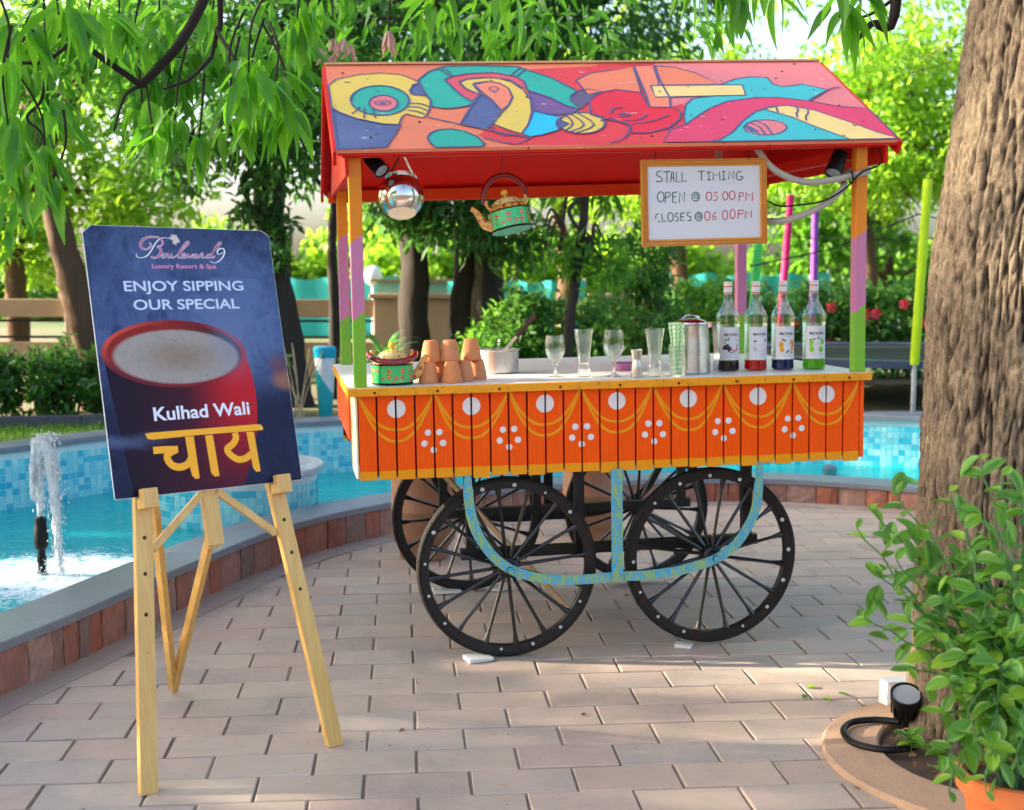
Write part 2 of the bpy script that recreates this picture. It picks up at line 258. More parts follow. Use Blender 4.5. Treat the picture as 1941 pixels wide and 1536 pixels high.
MURAL_LINE=[([(0.107,0.5021),(0.1056,0.4912),(0.1024,0.4823),(0.0977,0.4765),(0.0923,0.4748),(0.0871,0.4775),(0.0828,0.484),(0.08,0.4935),(0.0792,0.5045),(0.0805,0.5154),(0.0837,0.5244),(0.0884,0.5303),(0.0938,0.532),(0.0991,0.5294),(0.1034,0.5227),(0.1062,0.5131),(0.107,0.5021)],0.6),([(0.1385,0.4921),(0.1599,0.4866),(0.1746,0.4442)],1),([(0.1372,0.453),(0.1558,0.4459),(0.1697,0.4006)],1),([(0.1346,0.4127),(0.1513,0.3937),(0.1639,0.3578)],1),([(0.0598,0.4461),(0.0549,0.3263)],0.8),([(0.0728,0.4361),(0.0751,0.3242)],0.8),([(0.0492,0.4384),(0.0351,0.3792)],0.8),([(0.2107,0.9296),(0.2231,0.8776),(0.2315,0.8066)],1),([(0.2218,0.9497),(0.2308,0.8874),(0.2366,0.8223)],1),([(0.3754,0.9315),(0.3616,0.8802),(0.3489,0.8195)],1),([(0.3828,0.906),(0.3707,0.859),(0.3585,0.8088)],1),([(0.3133,0.6542),(0.3113,0.6409),(0.3077,0.6314),(0.3032,0.6281),(0.2992,0.632),(0.2966,0.642),(0.2962,0.6554),(0.2981,0.6688),(0.3018,0.6784),(0.3063,0.6817),(0.3104,0.6778),(0.3129,0.6677),(0.3133,0.6542)],0.7),([(0.2974,0.6362),(0.3025,0.6168),(0.3051,0.5977)],0.7),([(0.4156,0.3413),(0.4204,0.228),(0.3989,0.1464)],1),([(0.4236,0.3547),(0.4398,0.214),(0.4047,0.1342)],1),([(0.4378,0.3568),(0.4581,0.212),(0.4144,0.1199)],1),([(0.165,0.3319),(0.2207,0.2414),(0.2611,0.1788),(0.3048,0.1165),(0.3341,0.0807)],1),([(0.2743,0.2272),(0.2737,0.1692),(0.289,0.1152),(0.3185,0.123)],1),([(0.2511,0.0908),(0.3015,0.0212),(0.3378,0.0964)],1),([(0.8239,0.3961),(0.8199,0.3578),(0.8175,0.3198)],1),([(0.861,0.3868),(0.8597,0.3444),(0.8495,0.2977),(0.8461,0.2547)],1),([(0.8803,0.3559),(0.8737,0.3048),(0.8636,0.2679),(0.8572,0.2164)],1),([(0.7419,0.2067),(0.7578,0.1688),(0.7576,0.0712)],1),([(0.7538,0.2274),(0.7722,0.1853),(0.7708,0.0696)],1),([(0.4997,0.3418),(0.5107,0.3966),(0.5278,0.4045)],1.4),([(0.514,0.3219),(0.5274,0.3391),(0.5329,0.32),(0.5206,0.2993),(0.514,0.3219)],1.6),([(0.5166,0.258),(0.5464,0.2639),(0.5675,0.3258)],1),([(0.5267,0.2121),(0.5678,0.2435),(0.6078,0.3125)],1),([(0.9,0.4583),(0.9572,0.5926),(0.9876,0.6261)],1),([(0.6433,0.9297),(0.6334,0.7457)],1.6),([(0.4728,0.2536),(0.4932,0.2875),(0.5043,0.2503),(0.521,0.2128),(0.5156,0.1431),(0.4975,0.0596),(0.468,0.0131)],1)]
LOGO_M=[([(-0.1002,0.7436),(-0.0941,0.7388),(-0.0985,0.7305),(-0.1093,0.7246),(-0.1192,0.7244),(-0.1266,0.7317),(-0.1261,0.7416),(-0.1172,0.7532),(-0.1031,0.7601),(-0.0861,0.7621),(-0.0712,0.7607),(-0.0605,0.7526),(-0.0584,0.7427),(-0.0643,0.736),(-0.0783,0.7316)],0.0044),([(-0.0783,0.7316),(-0.0688,0.7276),(-0.0665,0.7194),(-0.0713,0.7077),(-0.0824,0.7001),(-0.0943,0.6984),(-0.1004,0.7024)],0.0047),([(-0.0608,0.7111),(-0.0648,0.7061),(-0.0657,0.6995),(-0.0589,0.6996),(-0.0547,0.7062),(-0.0574,0.7112),(-0.0511,0.7079),(-0.0455,0.7113),(-0.0475,0.703),(-0.0455,0.6989),(-0.0381,0.7031),(-0.0345,0.7115),(-0.0367,0.7014),(-0.0319,0.699),(-0.0245,0.7032)],0.0027),([(-0.0245,0.7032),(-0.0114,0.7117),(0.0102,0.7321),(0.0219,0.7424),(0.0228,0.7492),(0.0156,0.7465),(-0.0006,0.7286),(-0.0134,0.71),(-0.0162,0.7017),(-0.0114,0.6992),(-0.0042,0.7018)],0.003),([(-0.0039,0.7035),(0.0051,0.7069),(0.0075,0.712),(0.0005,0.711),(-0.0039,0.7035),(0.0006,0.6988),(0.0096,0.7019),(0.0177,0.7104),(0.0174,0.702),(0.0215,0.7004),(0.0294,0.7072),(0.0309,0.7122)],0.0027),([(0.042,0.7107),(0.0348,0.7089),(0.032,0.7013),(0.037,0.6997),(0.0442,0.7073),(0.0466,0.7124),(0.0435,0.7023),(0.0475,0.6998),(0.0555,0.7075),(0.0617,0.7143),(0.064,0.7118),(0.0599,0.7008),(0.065,0.7),(0.0724,0.7026)],0.0027),([(0.0895,0.7112),(0.0804,0.7094),(0.0751,0.7026),(0.0791,0.6996),(0.0888,0.7061),(0.1038,0.725),(0.124,0.7424),(0.1285,0.7485),(0.121,0.7466),(0.104,0.7267),(0.0928,0.7096),(0.0908,0.7011),(0.097,0.7011),(0.103,0.7063)],0.003)]
LOGO_W=[([(-0.1423,0.711),(-0.1441,0.7036),(-0.1373,0.6988),(-0.1241,0.6989),(-0.11,0.7056),(-0.0964,0.7206),(-0.0822,0.7407),(-0.0706,0.7525),(-0.0579,0.7593),(-0.0443,0.7596),(-0.0313,0.7557)],0.004),([(0.1315,0.7186),(0.1198,0.7116),(0.1122,0.7149),(0.1143,0.7235),(0.124,0.7296),(0.1329,0.7289),(0.1362,0.7203),(0.1296,0.7049),(0.1151,0.6911),(0.0982,0.6842),(0.0848,0.69)],0.005)]
LOGO_F=[(-0.0371,0.7631),(-0.0292,0.7716),(-0.019,0.771),(-0.0123,0.7703),(-0.0082,0.762),(-0.0042,0.7537),(-0.0033,0.747),(-0.0106,0.7435),(-0.0184,0.7367),(-0.0265,0.7399),(-0.0273,0.7466),(-0.0265,0.7533),(-0.0328,0.7565)]
DEV=[[(-0.1843,0.18),(-0.1639,0.1815),(-0.02,0.1818),(0.1655,0.1824),(0.1798,0.1806),(0.1865,0.1707),(0.1845,0.1633),(-0.0225,0.1638),(-0.164,0.1607),(-0.1791,0.1644)],[(-0.066,0.162),(-0.0391,0.1612),(-0.0369,0.0372),(-0.0506,0.0359),(-0.0599,0.0471),(-0.0618,0.0627)],[(-0.0037,0.1611),(0.021,0.1605),(0.0256,0.0376),(0.0095,0.0371),(0.0002,0.0491)],[(0.1294,0.1615),(0.1538,0.161),(0.1593,0.0394),(0.1447,0.0381),(0.1353,0.0522),(0.1344,0.0761)]]
DEVS=[([(-0.1667,0.1293),(-0.1341,0.1291),(-0.0921,0.1268)],0.0207),([(-0.096,0.1272),(-0.1226,0.1166),(-0.1271,0.1018),(-0.1164,0.083),(-0.0937,0.0746),(-0.0687,0.0812),(-0.0561,0.0955)],0.0213),([(0.0911,0.1618),(0.093,0.1457),(0.0807,0.1283),(0.0607,0.1154),(0.068,0.0978),(0.091,0.0813),(0.1168,0.083),(0.1356,0.0946)],0.0202)]
TXT={'lux': ((-0.1008,0.6671),(0.1031,0.6681),(-0.0949,0.6811)),'enj': ((-0.1929,0.5986),(0.1828,0.5981),(-0.1892,0.6288)),'our': ((-0.1714,0.5428),(0.1616,0.5426),(-0.1664,0.5735)),'kul': ((-0.1522,0.2154),(0.1496,0.2165),(-0.1473,0.2536))}
#cup rim
CUP={'L': (-0.282,0.4184),'R': (0.1629,0.402),'top': (-0.0531,0.509),'bot': (-0.0797,0.3068),'bodyR': (0.1774,0.2713),'liqT': (-0.0567,0.482),'liqB': (-0.0789,0.3127),'liqL': (-0.2584,0.4088),'liqR': (0.1451,0.3933)}
WB_G=[[(0.16,0.86),(0.1413,0.8648),(0.1223,0.8462),(0.1299,0.8185),(0.1563,0.7976),(0.1694,0.7734),(0.1556,0.7506),(0.1154,0.7488)],[(0.1761,0.8592),(0.2325,0.8642)],[(0.2056,0.8593),(0.2036,0.7324)],[(0.2333,0.7388),(0.2431,0.8559),(0.254,0.8593),(0.2603,0.7413)],[(0.2368,0.7896),(0.2583,0.7908)],[(0.2781,0.8542),(0.2791,0.7403),(0.3142,0.7424)],[(0.3239,0.8519),(0.325,0.7419),(0.3603,0.7518)],[(0.4485,0.8576),(0.5056,0.8627)],[(0.4784,0.8585),(0.4807,0.7496)],[(0.519,0.8462),(0.5572,0.8483)],[(0.5381,0.8469),(0.5385,0.7584)],[(0.5205,0.757),(0.556,0.7599)],[(0.5722,0.7488),(0.5724,0.8436),(0.5975,0.7989),(0.6228,0.853),(0.627,0.7516)],[(0.6419,0.8505),(0.6721,0.8521)],[(0.6567,0.8513),(0.6572,0.7579)],[(0.6407,0.7556),(0.6736,0.7595)],[(0.6956,0.7583),(0.6995,0.8532),(0.7368,0.7602),(0.7369,0.8593)],[(0.7984,0.8444),(0.7819,0.8492),(0.7596,0.8225),(0.7617,0.7669),(0.7863,0.7513),(0.8085,0.7645),(0.8088,0.7883),(0.7839,0.788)],[(0.1537,0.6316),(0.1656,0.6242),(0.1745,0.605),(0.1785,0.5785),(0.1766,0.5506),(0.1692,0.5278),(0.1581,0.5153),(0.1457,0.516),(0.135,0.5297),(0.1284,0.5533),(0.1274,0.5813),(0.1322,0.6074),(0.1417,0.6255),(0.1537,0.6316)],[(0.1866,0.5017),(0.1912,0.6233)],[(0.1884,0.6156),(0.2181,0.6257),(0.2338,0.5974),(0.2173,0.5708),(0.1903,0.5644)],[(0.2476,0.6202),(0.2475,0.5038),(0.2783,0.5044)],[(0.2476,0.6163),(0.2828,0.6261)],[(0.2479,0.5691),(0.2766,0.573)],[(0.2998,0.5008),(0.3032,0.6172),(0.3394,0.5088),(0.3411,0.623)],[(0.4316,0.618),(0.4454,0.6114),(0.4558,0.5946),(0.4606,0.5713),(0.4585,0.547),(0.4501,0.5273),(0.4373,0.5166),(0.423,0.5174),(0.4105,0.5295),(0.4027,0.5501),(0.4013,0.5746),(0.4067,0.5972),(0.4176,0.6129),(0.4316,0.618)],[(0.4448,0.5936),(0.423,0.5909),(0.4198,0.5555),(0.4387,0.5466),(0.4458,0.5896),(0.4496,0.546)],[(0.1336,0.3791),(0.1148,0.3723),(0.1086,0.3216)],[(0.1268,0.2851),(0.1483,0.2877)],[(0.1579,0.3815),(0.1644,0.2867),(0.1941,0.2911)],[(0.228,0.3891),(0.2379,0.3827),(0.2454,0.366),(0.2487,0.3428),(0.2471,0.3186),(0.2409,0.2987),(0.2316,0.2879),(0.2213,0.2886),(0.2123,0.3005),(0.2068,0.321),(0.2059,0.3454),(0.2099,0.3681),(0.2179,0.3839),(0.228,0.3891)],[(0.2899,0.3815),(0.2655,0.3751),(0.2678,0.3473),(0.2891,0.3263),(0.2859,0.291),(0.2643,0.2923)],[(0.3089,0.3804),(0.3092,0.2935),(0.3374,0.2957)],[(0.3088,0.3764),(0.3387,0.3825)],[(0.3093,0.3369),(0.3326,0.3394)],[(0.3848,0.3877),(0.3576,0.3775),(0.3626,0.3495),(0.3895,0.332),(0.3889,0.2925),(0.3617,0.2902)],[(0.4528,0.3852),(0.4653,0.3788),(0.4749,0.3627),(0.4792,0.3404),(0.4773,0.3172),(0.4696,0.2983),(0.4579,0.2881),(0.4449,0.2889),(0.4335,0.3005),(0.4264,0.3203),(0.4252,0.3437),(0.4301,0.3654),(0.4401,0.3804),(0.4528,0.3852)],[(0.4633,0.3592),(0.4443,0.3604),(0.441,0.3249),(0.4573,0.316),(0.466,0.3551),(0.4693,0.3193)]]
WB_R=[[(0.5377,0.6162),(0.5483,0.6102),(0.5563,0.5947),(0.5599,0.5733),(0.5583,0.5508),(0.5518,0.5324),(0.5419,0.5224),(0.531,0.523),(0.5214,0.5341),(0.5154,0.5532),(0.5144,0.5758),(0.5186,0.5968),(0.527,0.6114),(0.5377,0.6162)],[(0.5731,0.6103),(0.6032,0.6127),(0.5836,0.5741),(0.608,0.5569),(0.5966,0.5219),(0.5719,0.5193)],[(0.6314,0.5874),(0.6335,0.5833)],[(0.6307,0.5319),(0.6328,0.5278)],[(0.6691,0.617),(0.6787,0.6111),(0.686,0.5955),(0.6893,0.5741),(0.6878,0.5515),(0.6819,0.5331),(0.6729,0.523),(0.6629,0.5235),(0.6542,0.5346),(0.6488,0.5537),(0.6479,0.5763),(0.6517,0.5974),(0.6593,0.6121),(0.6691,0.617)],[(0.7241,0.6236),(0.7348,0.6174),(0.7429,0.6013),(0.7465,0.579),(0.7449,0.5557),(0.7384,0.5367),(0.7284,0.5262),(0.7174,0.5269),(0.7077,0.5384),(0.7017,0.5581),(0.7007,0.5816),(0.7049,0.6034),(0.7133,0.6185),(0.7241,0.6236)],[(0.7767,0.5078),(0.7818,0.607)],[(0.7789,0.6031),(0.8148,0.5972),(0.8144,0.5654),(0.7812,0.5577)],[(0.833,0.5046),(0.8386,0.6039),(0.8614,0.5628),(0.8867,0.6013),(0.8856,0.5016)],[(0.5227,0.3914),(0.5327,0.3849),(0.5403,0.3681),(0.5437,0.3448),(0.5421,0.3203),(0.5359,0.3004),(0.5265,0.2895),(0.5161,0.2901),(0.507,0.3022),(0.5013,0.3228),(0.5004,0.3474),(0.5044,0.3702),(0.5124,0.3861),(0.5227,0.3914)],[(0.5893,0.3874),(0.5669,0.3491),(0.5662,0.2935),(0.5909,0.2999),(0.5887,0.3358),(0.5667,0.3332)],[(0.6164,0.362),(0.6186,0.3579)],[(0.6157,0.3064),(0.6178,0.3023)],[(0.6652,0.4012),(0.6754,0.3944),(0.683,0.3768),(0.6864,0.3524),(0.6849,0.3267),(0.6786,0.3058),(0.6691,0.2943),(0.6586,0.295),(0.6495,0.3076),(0.6438,0.3292),(0.6428,0.355),(0.6469,0.3789),(0.6549,0.3956),(0.6652,0.4012)],[(0.7259,0.4096),(0.735,0.4028),(0.7419,0.3852),(0.745,0.3608),(0.7435,0.3352),(0.7378,0.3141),(0.7293,0.3026),(0.7198,0.3032),(0.7115,0.3157),(0.7064,0.3374),(0.7056,0.3632),(0.7093,0.3872),(0.7166,0.4039),(0.7259,0.4096)],[(0.7698,0.3009),(0.7737,0.4004)],[(0.7721,0.3989),(0.8124,0.3981),(0.8092,0.3584),(0.7748,0.3541)],[(0.8278,0.2934),(0.8317,0.393),(0.8534,0.3518),(0.8771,0.3943),(0.8751,0.3105)]]
WB_INNER=[(0.0516,0.9316),(0.943,0.9169),(0.9446,0.0697),(0.0511,0.0812)]
# ================================================================== THE SETTING
rng = random.Random(7)
def resample(P, n):
    P = smooth_path(P, 6); L = [0]
    for a, b in zip(P, P[1:]): L.append(L[-1]+(b-a).length)
    out = []; j = 0
    for i in range(n):
        s = L[-1]*i/(n-1)
        while j < len(L)-2 and L[j+1] < s: j += 1
        t = (s-L[j])/max(1e-9, L[j+1]-L[j]); out.append(P[j].lerp(P[j+1], min(1, max(0, t))))
    return out
def normals(P):   # left-hand normals in plan (away from the terrace when walking clockwise from the left end)
    out = []
    for i in range(len(P)):
        d = P[min(i+1, len(P)-1)]-P[max(i-1, 0)]; d.z = 0; d.normalize(); out.append(Vector((-d.y, d.x, 0)))
    return out
NEAR = resample([(-2.35, -1.2), (-2.22, 1.2), (-2.02, 2.9), (-1.80, 3.95), (-1.62, 4.55), (-1.412, 5.337), (-1.134, 6.2), (-.7, 6.88), (-.05, 7.45), (.8, 7.86), (1.5, 7.98), (1.95, 7.88), (2.44, 7.65), (3.1, 7.2), (3.8, 6.3), (4.4, 4.8), (4.8, 2.5), (4.9, -1.2)], 150)
FAR = resample([(-6.2, -1.2), (-5.9, 2.6), (-5.0, 5.0), (-4.0, 6.2), (-2.92, 7.15), (-2.42, 7.85), (-1.36, 8.52), (-.2, 8.95), (1.0, 9.08), (2.66, 8.93), (4.2, 8.3), (5.5, 6.9), (6.3, 4.6), (6.6, 1.5), (6.6, -1.2)], 150)
NN = normals(NEAR); FN = normals(FAR)
def wall_h(i): return .19-.042*max(0, min(1, (NEAR[i].x+1.0)/2.6))
GZ = .405      # level of the garden behind the pool
# --- ground sheet to the horizon
t = NT('grass_earth'); co = t.coords(); n1 = t.noise(co, .35, 5); n2 = t.noise(co, 9, 5, .7)
t.pbr(t.mix(t.step(n1, .4, .62), t.mix(n2, (.035, .07, .012), (.10, .16, .03)), t.mix(n2, (.13, .09, .05), (.22, .16, .09))), .9, nrm=t.bump(n2, .5, .03))
M_GROUND = t.m
g = MB(); L = [p+n*.12 for p, n in zip(FAR, FN)]
for z0, k0, k1 in ((GZ, 0, 4), (GZ, 4, 14), (GZ, 14, 60), (GZ, 60, 400)):
    A = [Vector(((p+n*k0).x, (p+n*k0).y, GZ)) for p, n in zip(L, FN)]; B = [Vector(((p+n*k1).x, (p+n*k1).y, GZ)) for p, n in zip(L, FN)]
    g.strip(A, B)
tag(g.build('ground', M_GROUND), kind='structure')
M_SOIL = pmat('soil', (.10, .065, .045), .95, var=.4, scale=14, bump=.8, bscale=60)
b = MB(); b.add([(-300, -300, -.40), (300, -300, -.40), (300, 300, -.40), (-300, 300, -.40)], [(0, 1, 2, 3)]); tag(b.build('earth', M_SOIL), kind='structure')
# --- terrace: bed of mortar with pavers lying in it
def inside_terrace(x, y, m=0):
    ins = False; n = len(NEAR)
    for i in range(n):
        a = NEAR[i]-NN[i]*m; c = NEAR[(i+1) % n]-NN[(i+1) % n]*m
        if (a.y > y) != (c.y > y) and x < (c.x-a.x)*(y-a.y)/(c.y-a.y)+a.x: ins = not ins
    return ins
terrace = MB(); terrace.add([(p.x, p.y, -.0065) for p in reversed(NEAR)]+[(p.x, p.y, -.16) for p in reversed(NEAR)],
    [tuple(range(len(NEAR)-1, -1, -1))] if False else [tuple(range(len(NEAR)))])
M_MORTAR = pmat('mortar', (.25, .185, .14), .95, var=.25, scale=20, bump=.5, bscale=120)
terrace = tag(terrace.build('terrace', M_MORTAR), kind='structure')
def paver_mat(name, src):
    t = NT(name)
    r = t.n('ShaderNodeObjectInfo').outputs['Random'] if src == 'obj' else t.n('ShaderNodeNewGeometry').outputs['Random Per Island']
    geo = t.n('ShaderNodeNewGeometry').outputs['Position']
    base = t.ramp(r, [(0, (.31, .235, .175)), (.2, (.44, .335, .235)), (.4, (.43, .285, .205)), (.6, (.35, .295, .235)), (.8, (.49, .37, .255)), (1, (.39, .30, .22))])
    n1 = t.noise(geo, 7, 5, .6); n2 = t.noise(geo, 60, 4, .6); n3 = t.noise(geo, 2.0, 5, .65)
    sk = t.n('ShaderNodeMapping'); t.t.links.new(geo, sk.inputs[0]); sk.inputs['Scale'].default_value = (1.4, 7, 1); sk.inputs['Rotation'].default_value = (0, 0, -.0875)
    n4 = t.noise(sk.outputs[0], 5, 5, .65, .8)
    c = t.mix(t.step(n1, .35, .7), base, t.mix(.55, base, (.54, .36, .29))); c = t.mix(t.step(n4, .45, .72)*.45, c, (.36, .31, .27))
    c = t.mix(t.step(n3, .46, .70)*.45, c, (.25, .19, .16))            # dirt blotches
    st = t.noise(geo, 23, 6, .75); c = t.mix(t.step(st, .60, .72)*.6, c, (.20, .13, .09))
    c = t.mix(t.step(n2, .3, .8)*.25, c, sc3((.5, .45, .42), .9))
    t.pbr(c, n1*.25+.42, 0, t.bump(n2*.5+n1, .25, .006), .4); return t.m
M_PAVER = paver_mat('paver_stone', 'obj'); M_PAVER2 = paver_mat('paver_stone_far', 'isl')
PY, PX0, PY0, PL, PW = .0875, -.2552, 3.3618, .2969, .1737
def paver_mb(mb, M, rr, jx):
    a, c, h, e = (PL-.0085)/2, (PW-.0085)/2, .03, .003
    def q(x, y, z): return M @ Vector((x+rr.uniform(-jx, jx), y+rr.uniform(-jx, jx), z))
    mb.add([q(-a, -c, -h), q(a, -c, -h), q(a, c, -h), q(-a, c, -h), q(-a, -c, -e), q(a, -c, -e), q(a, c, -e), q(-a, c, -e),
            q(-a+e, -c+e, 0), q(a-e, -c+e, 0), q(a-e, c-e, 0), q(-a+e, c-e, 0)],
           [(0, 1, 5, 4), (1, 2, 6, 5), (2, 3, 7, 6), (3, 0, 4, 7), (4, 5, 9, 8), (5, 6, 10, 9), (6, 7, 11, 10), (7, 4, 8, 11), (8, 9, 10, 11)])
pmesh = []
for k in range(8):
    m = MB(); paver_mb(m, Matrix(), rng, .0020); pmesh.append(m.mesh('paver', M_PAVER))
RING = (1.46, 3.63)
cells = []
cy, sy = math.cos(PY), math.sin(PY)
for k in range(-26, 32):
    for i in range(-18, 24):
        X = (i+.5+(.5 if k % 2 else 0))*PL; Y = (k-.5)*PW
        x = PX0+X*cy-Y*sy; y = PY0+X*sy+Y*cy
        if y < -.8 or not inside_terrace(x, y, .02): continue
        if (x-RING[0])**2+(y-RING[1])**2 < .36**2: continue
        vis = y > 2.9 and abs(x) < y*.42+.3
        cells.append((0 if vis else 1, y, x))
cells.sort()
far = MB()
for n_, (v_, y, x) in enumerate(cells):
    M = Matrix.Translation((x, y, rng.uniform(-.0024, .0016))) @ Matrix.Rotation(PY+rng.uniform(-.004, .004), 4, 'Z') @ Matrix.Rotation(rng.uniform(-.004, .004), 4, 'X')
    if n_ < 300: inst('paver', pmesh[rng.randrange(8)], terrace, M)
    else: paver_mb(far, M, rng, .0020)
tag(far.build('distant_pavers', M_PAVER2, terrace), kind='stuff')
# concrete apron along the pool wall
M_APRON = pmat('apron_concrete', (.36, .28, .23), .85, var=.18, scale=5, bump=.4, bscale=90, dirt=.35)
a = MB(); I0 = [p-n*.14 for p, n in zip(NEAR, NN)]
a.strip([Vector((p.x, p.y, .0045)) for p in I0], [Vector((p.x, p.y, .0045)) for p in NEAR])
a.strip([Vector((p.x, p.y, -.02)) for p in I0], [Vector((p.x, p.y, .0045)) for p in I0])
tag(a.build('apron', M_APRON), kind='structure')
# --- pool
def mosaic_mat(name, src):
    t = NT(name)
    if src == 'isl': r = t.n('ShaderNodeNewGeometry').outputs['Random Per Island']
    else:
        geo = t.n('ShaderNodeNewGeometry').outputs['Position']; sn = t.n('ShaderNodeVectorMath', operation='SNAP'); t.t.links.new(geo, sn.inputs[0]); sn.inputs[1].default_value = (.045,)*3
        wn = t.n('ShaderNodeTexWhiteNoise'); t.t.links.new(sn.outputs[0], wn.inputs[0]); r = wn.outputs[0]
    c = t.ramp(r, [(0, (.26, .66, .69)), (.3, (.16, .60, .66)), (.5, (.36, .70, .70)), (.62, (.05, .48, .60)), (.8, (.015, .40, .55)), (1, (.20, .62, .66))])
    t.pbr(c, .18, spec=.5); return t.m
M_MOS = mosaic_mat('pool_mosaic', 'isl'); M_MOSF = mosaic_mat('pool_floor_mosaic', 'pos')
M_GROUT = pmat('tile_grout', (.55, .68, .70), .8, var=.08)
WZ = .085
b = MB(); b.strip([Vector((p.x, p.y, -.26)) for p in NEAR], [Vector((p.x, p.y, -.26)) for p in FAR]); tag(b.build('pool_floor', M_MOSF), kind='structure')
t = NT('pool_water'); geo = t.n('ShaderNodeNewGeometry').outputs['Position']
gx, gy, gz = t.xyz(geo)
FX, FY = -2.10, 5.60
dx = gx-(FX+.06); dy = gy-(FY-.02); rad = (dx*dx+dy*dy).sqrt()
nz = t.noise(geo, 6, 4, .6, 1.0); n2 = t.noise(geo, 22, 3, .6, .5)
near = 1-t.step(rad, .12, 1.0)
h = nz*.7+n2*(near*.9+.25)
bn = t.bump(h, .55, .05)
gl = t.n('ShaderNodeBsdfGlossy'); gl.inputs['Roughness'].default_value = .03; t.set(gl.inputs['Normal'], bn)
tr = t.n('ShaderNodeBsdfTransparent'); tr.inputs[0].default_value = (.40, .90, .90, 1)
body = t.n('ShaderNodeBsdfDiffuse'); t.set(body.inputs[0], (.010, .62, .62)); t.set(body.inputs['Normal'], bn)
m0 = t.n('ShaderNodeMixShader'); m0.inputs[0].default_value = .70; t.t.links.new(tr.outputs[0], m0.inputs[1]); t.t.links.new(body.outputs[0], m0.inputs[2])
fr = t.n('ShaderNodeFresnel'); fr.inputs[0].default_value = 1.33; t.set(fr.inputs['Normal'], bn)
m1 = t.n('ShaderNodeMixShader'); t.t.links.new(fr.outputs[0], m1.inputs[0]); t.t.links.new(m0.outputs[0], m1.inputs[1]); t.t.links.new(gl.outputs[0], m1.inputs[2])
fo = t.n('ShaderNodeBsdfDiffuse'); t.set(fo.inputs[0], (.8, .88, .9))
n3 = t.noise(geo, 14, 6, .72, 1.6)
fm = t.step(n3+near*.30-t.step(rad, .3, 1.3)*.28, .60, .82)
m2 = t.n('ShaderNodeMixShader'); t.set(m2.inputs[0], fm*.9); t.t.links.new(m1.outputs[0], m2.inputs[1]); t.t.links.new(fo.outputs[0], m2.inputs[2]); t.surf(m2.outputs[0])
M_WATER = t.m
b = MB(); b.strip([Vector((p.x, p.y, WZ)) for p in NEAR], [Vector((p.x, p.y, WZ)) for p in FAR]); tag(b.build('pool_water', M_WATER), kind='structure')
# near pool wall: core, coping and cladding stones
M_GRANITE = NT('wet_granite'); t = M_GRANITE; co = t.coords(); n1 = t.noise(co, 70, 4, .7); n2 = t.noise(co, 4, 4)
t.pbr(t.mix(n1, (.11, .125, .145), (.26, .28, .31)), n2*.3+.2, 0, t.bump(n1, .05, .004), .6); M_GRANITE = t.m
t = NT('cladding_stone'); co = t.coords(); oi = t.n('ShaderNodeObjectInfo').outputs['Random']; rz = t.coords(scale=(1, 1, .35))
base = t.ramp(oi, [(0, (.44, .10, .045)), (.18, (.48, .15, .075)), (.36, (.48, .20, .13)), (.5, (.25, .17, .13)), (.64, (.50, .15, .065)), (.82, (.50, .29, .22)), (1, (.40, .115, .065))])
n1 = t.noise(rz, 30, 6, .7, .6); n2 = t.noise(co, 9, 3)
c = t.mix(t.step(n1, .35, .75), t.mix(.45, base, (.09, .06, .05)), base); c = t.mix(t.step(n2, .5, .8)*.35, c, (.42, .30, .26))
t.pbr(c, .75, 0, t.bump(n1, .8, .02)); M_CLAD = t.m
wallroot = thing('pool_wall', 'low curved pool wall clad in red stone with dark granite coping', 'wall', (NEAR[60].x, NEAR[60].y, 0))
WI = wallroot.matrix_world.inverted()
m = MB(); A = [WI @ Vector((p.x, p.y, -.26)) for p in NEAR]
hz = [wall_h(i) for i in range(len(NEAR))]
Wn = .20
P0 = [WI @ (p+n*.012+Vector((0, 0, -.02))) for p, n in zip(NEAR, NN)]; P1 = [WI @ Vector((p.x+n.x*.012, p.y+n.y*.012, h-.034)) for p, n, h in zip(NEAR, NN, hz)]
P2 = [WI @ Vector((p.x+n.x*Wn, p.y+n.y*Wn, h-.034)) for p, n, h in zip(NEAR, NN, hz)]; P3 = [WI @ (p+n*Wn+Vector((0, 0, -.27))) for p, n in zip(NEAR, NN)]
m.strip(P1, P0); m.strip(P2, P1); m.strip(P3, P2); m.build('wall_core', M_APRON, wallroot)
cp = MB()
def ring4(o0, o1, zz): return [[WI @ Vector((p.x+n.x*o, p.y+n.y*o, h+z)) for p, n, h in zip(NEAR, NN, hz)] for o, z in zz]
q = ring4(0, 0, [(-.022, -.033), (-.022, -.004), (-.018, 0), (.236, 0), (.24, -.004), (.24, -.033)])
for a, c in zip(q, q[1:]+q[:1]): cp.strip(c, a)
cp.build('coping', M_GRANITE, wallroot, smooth=True, angle=25)
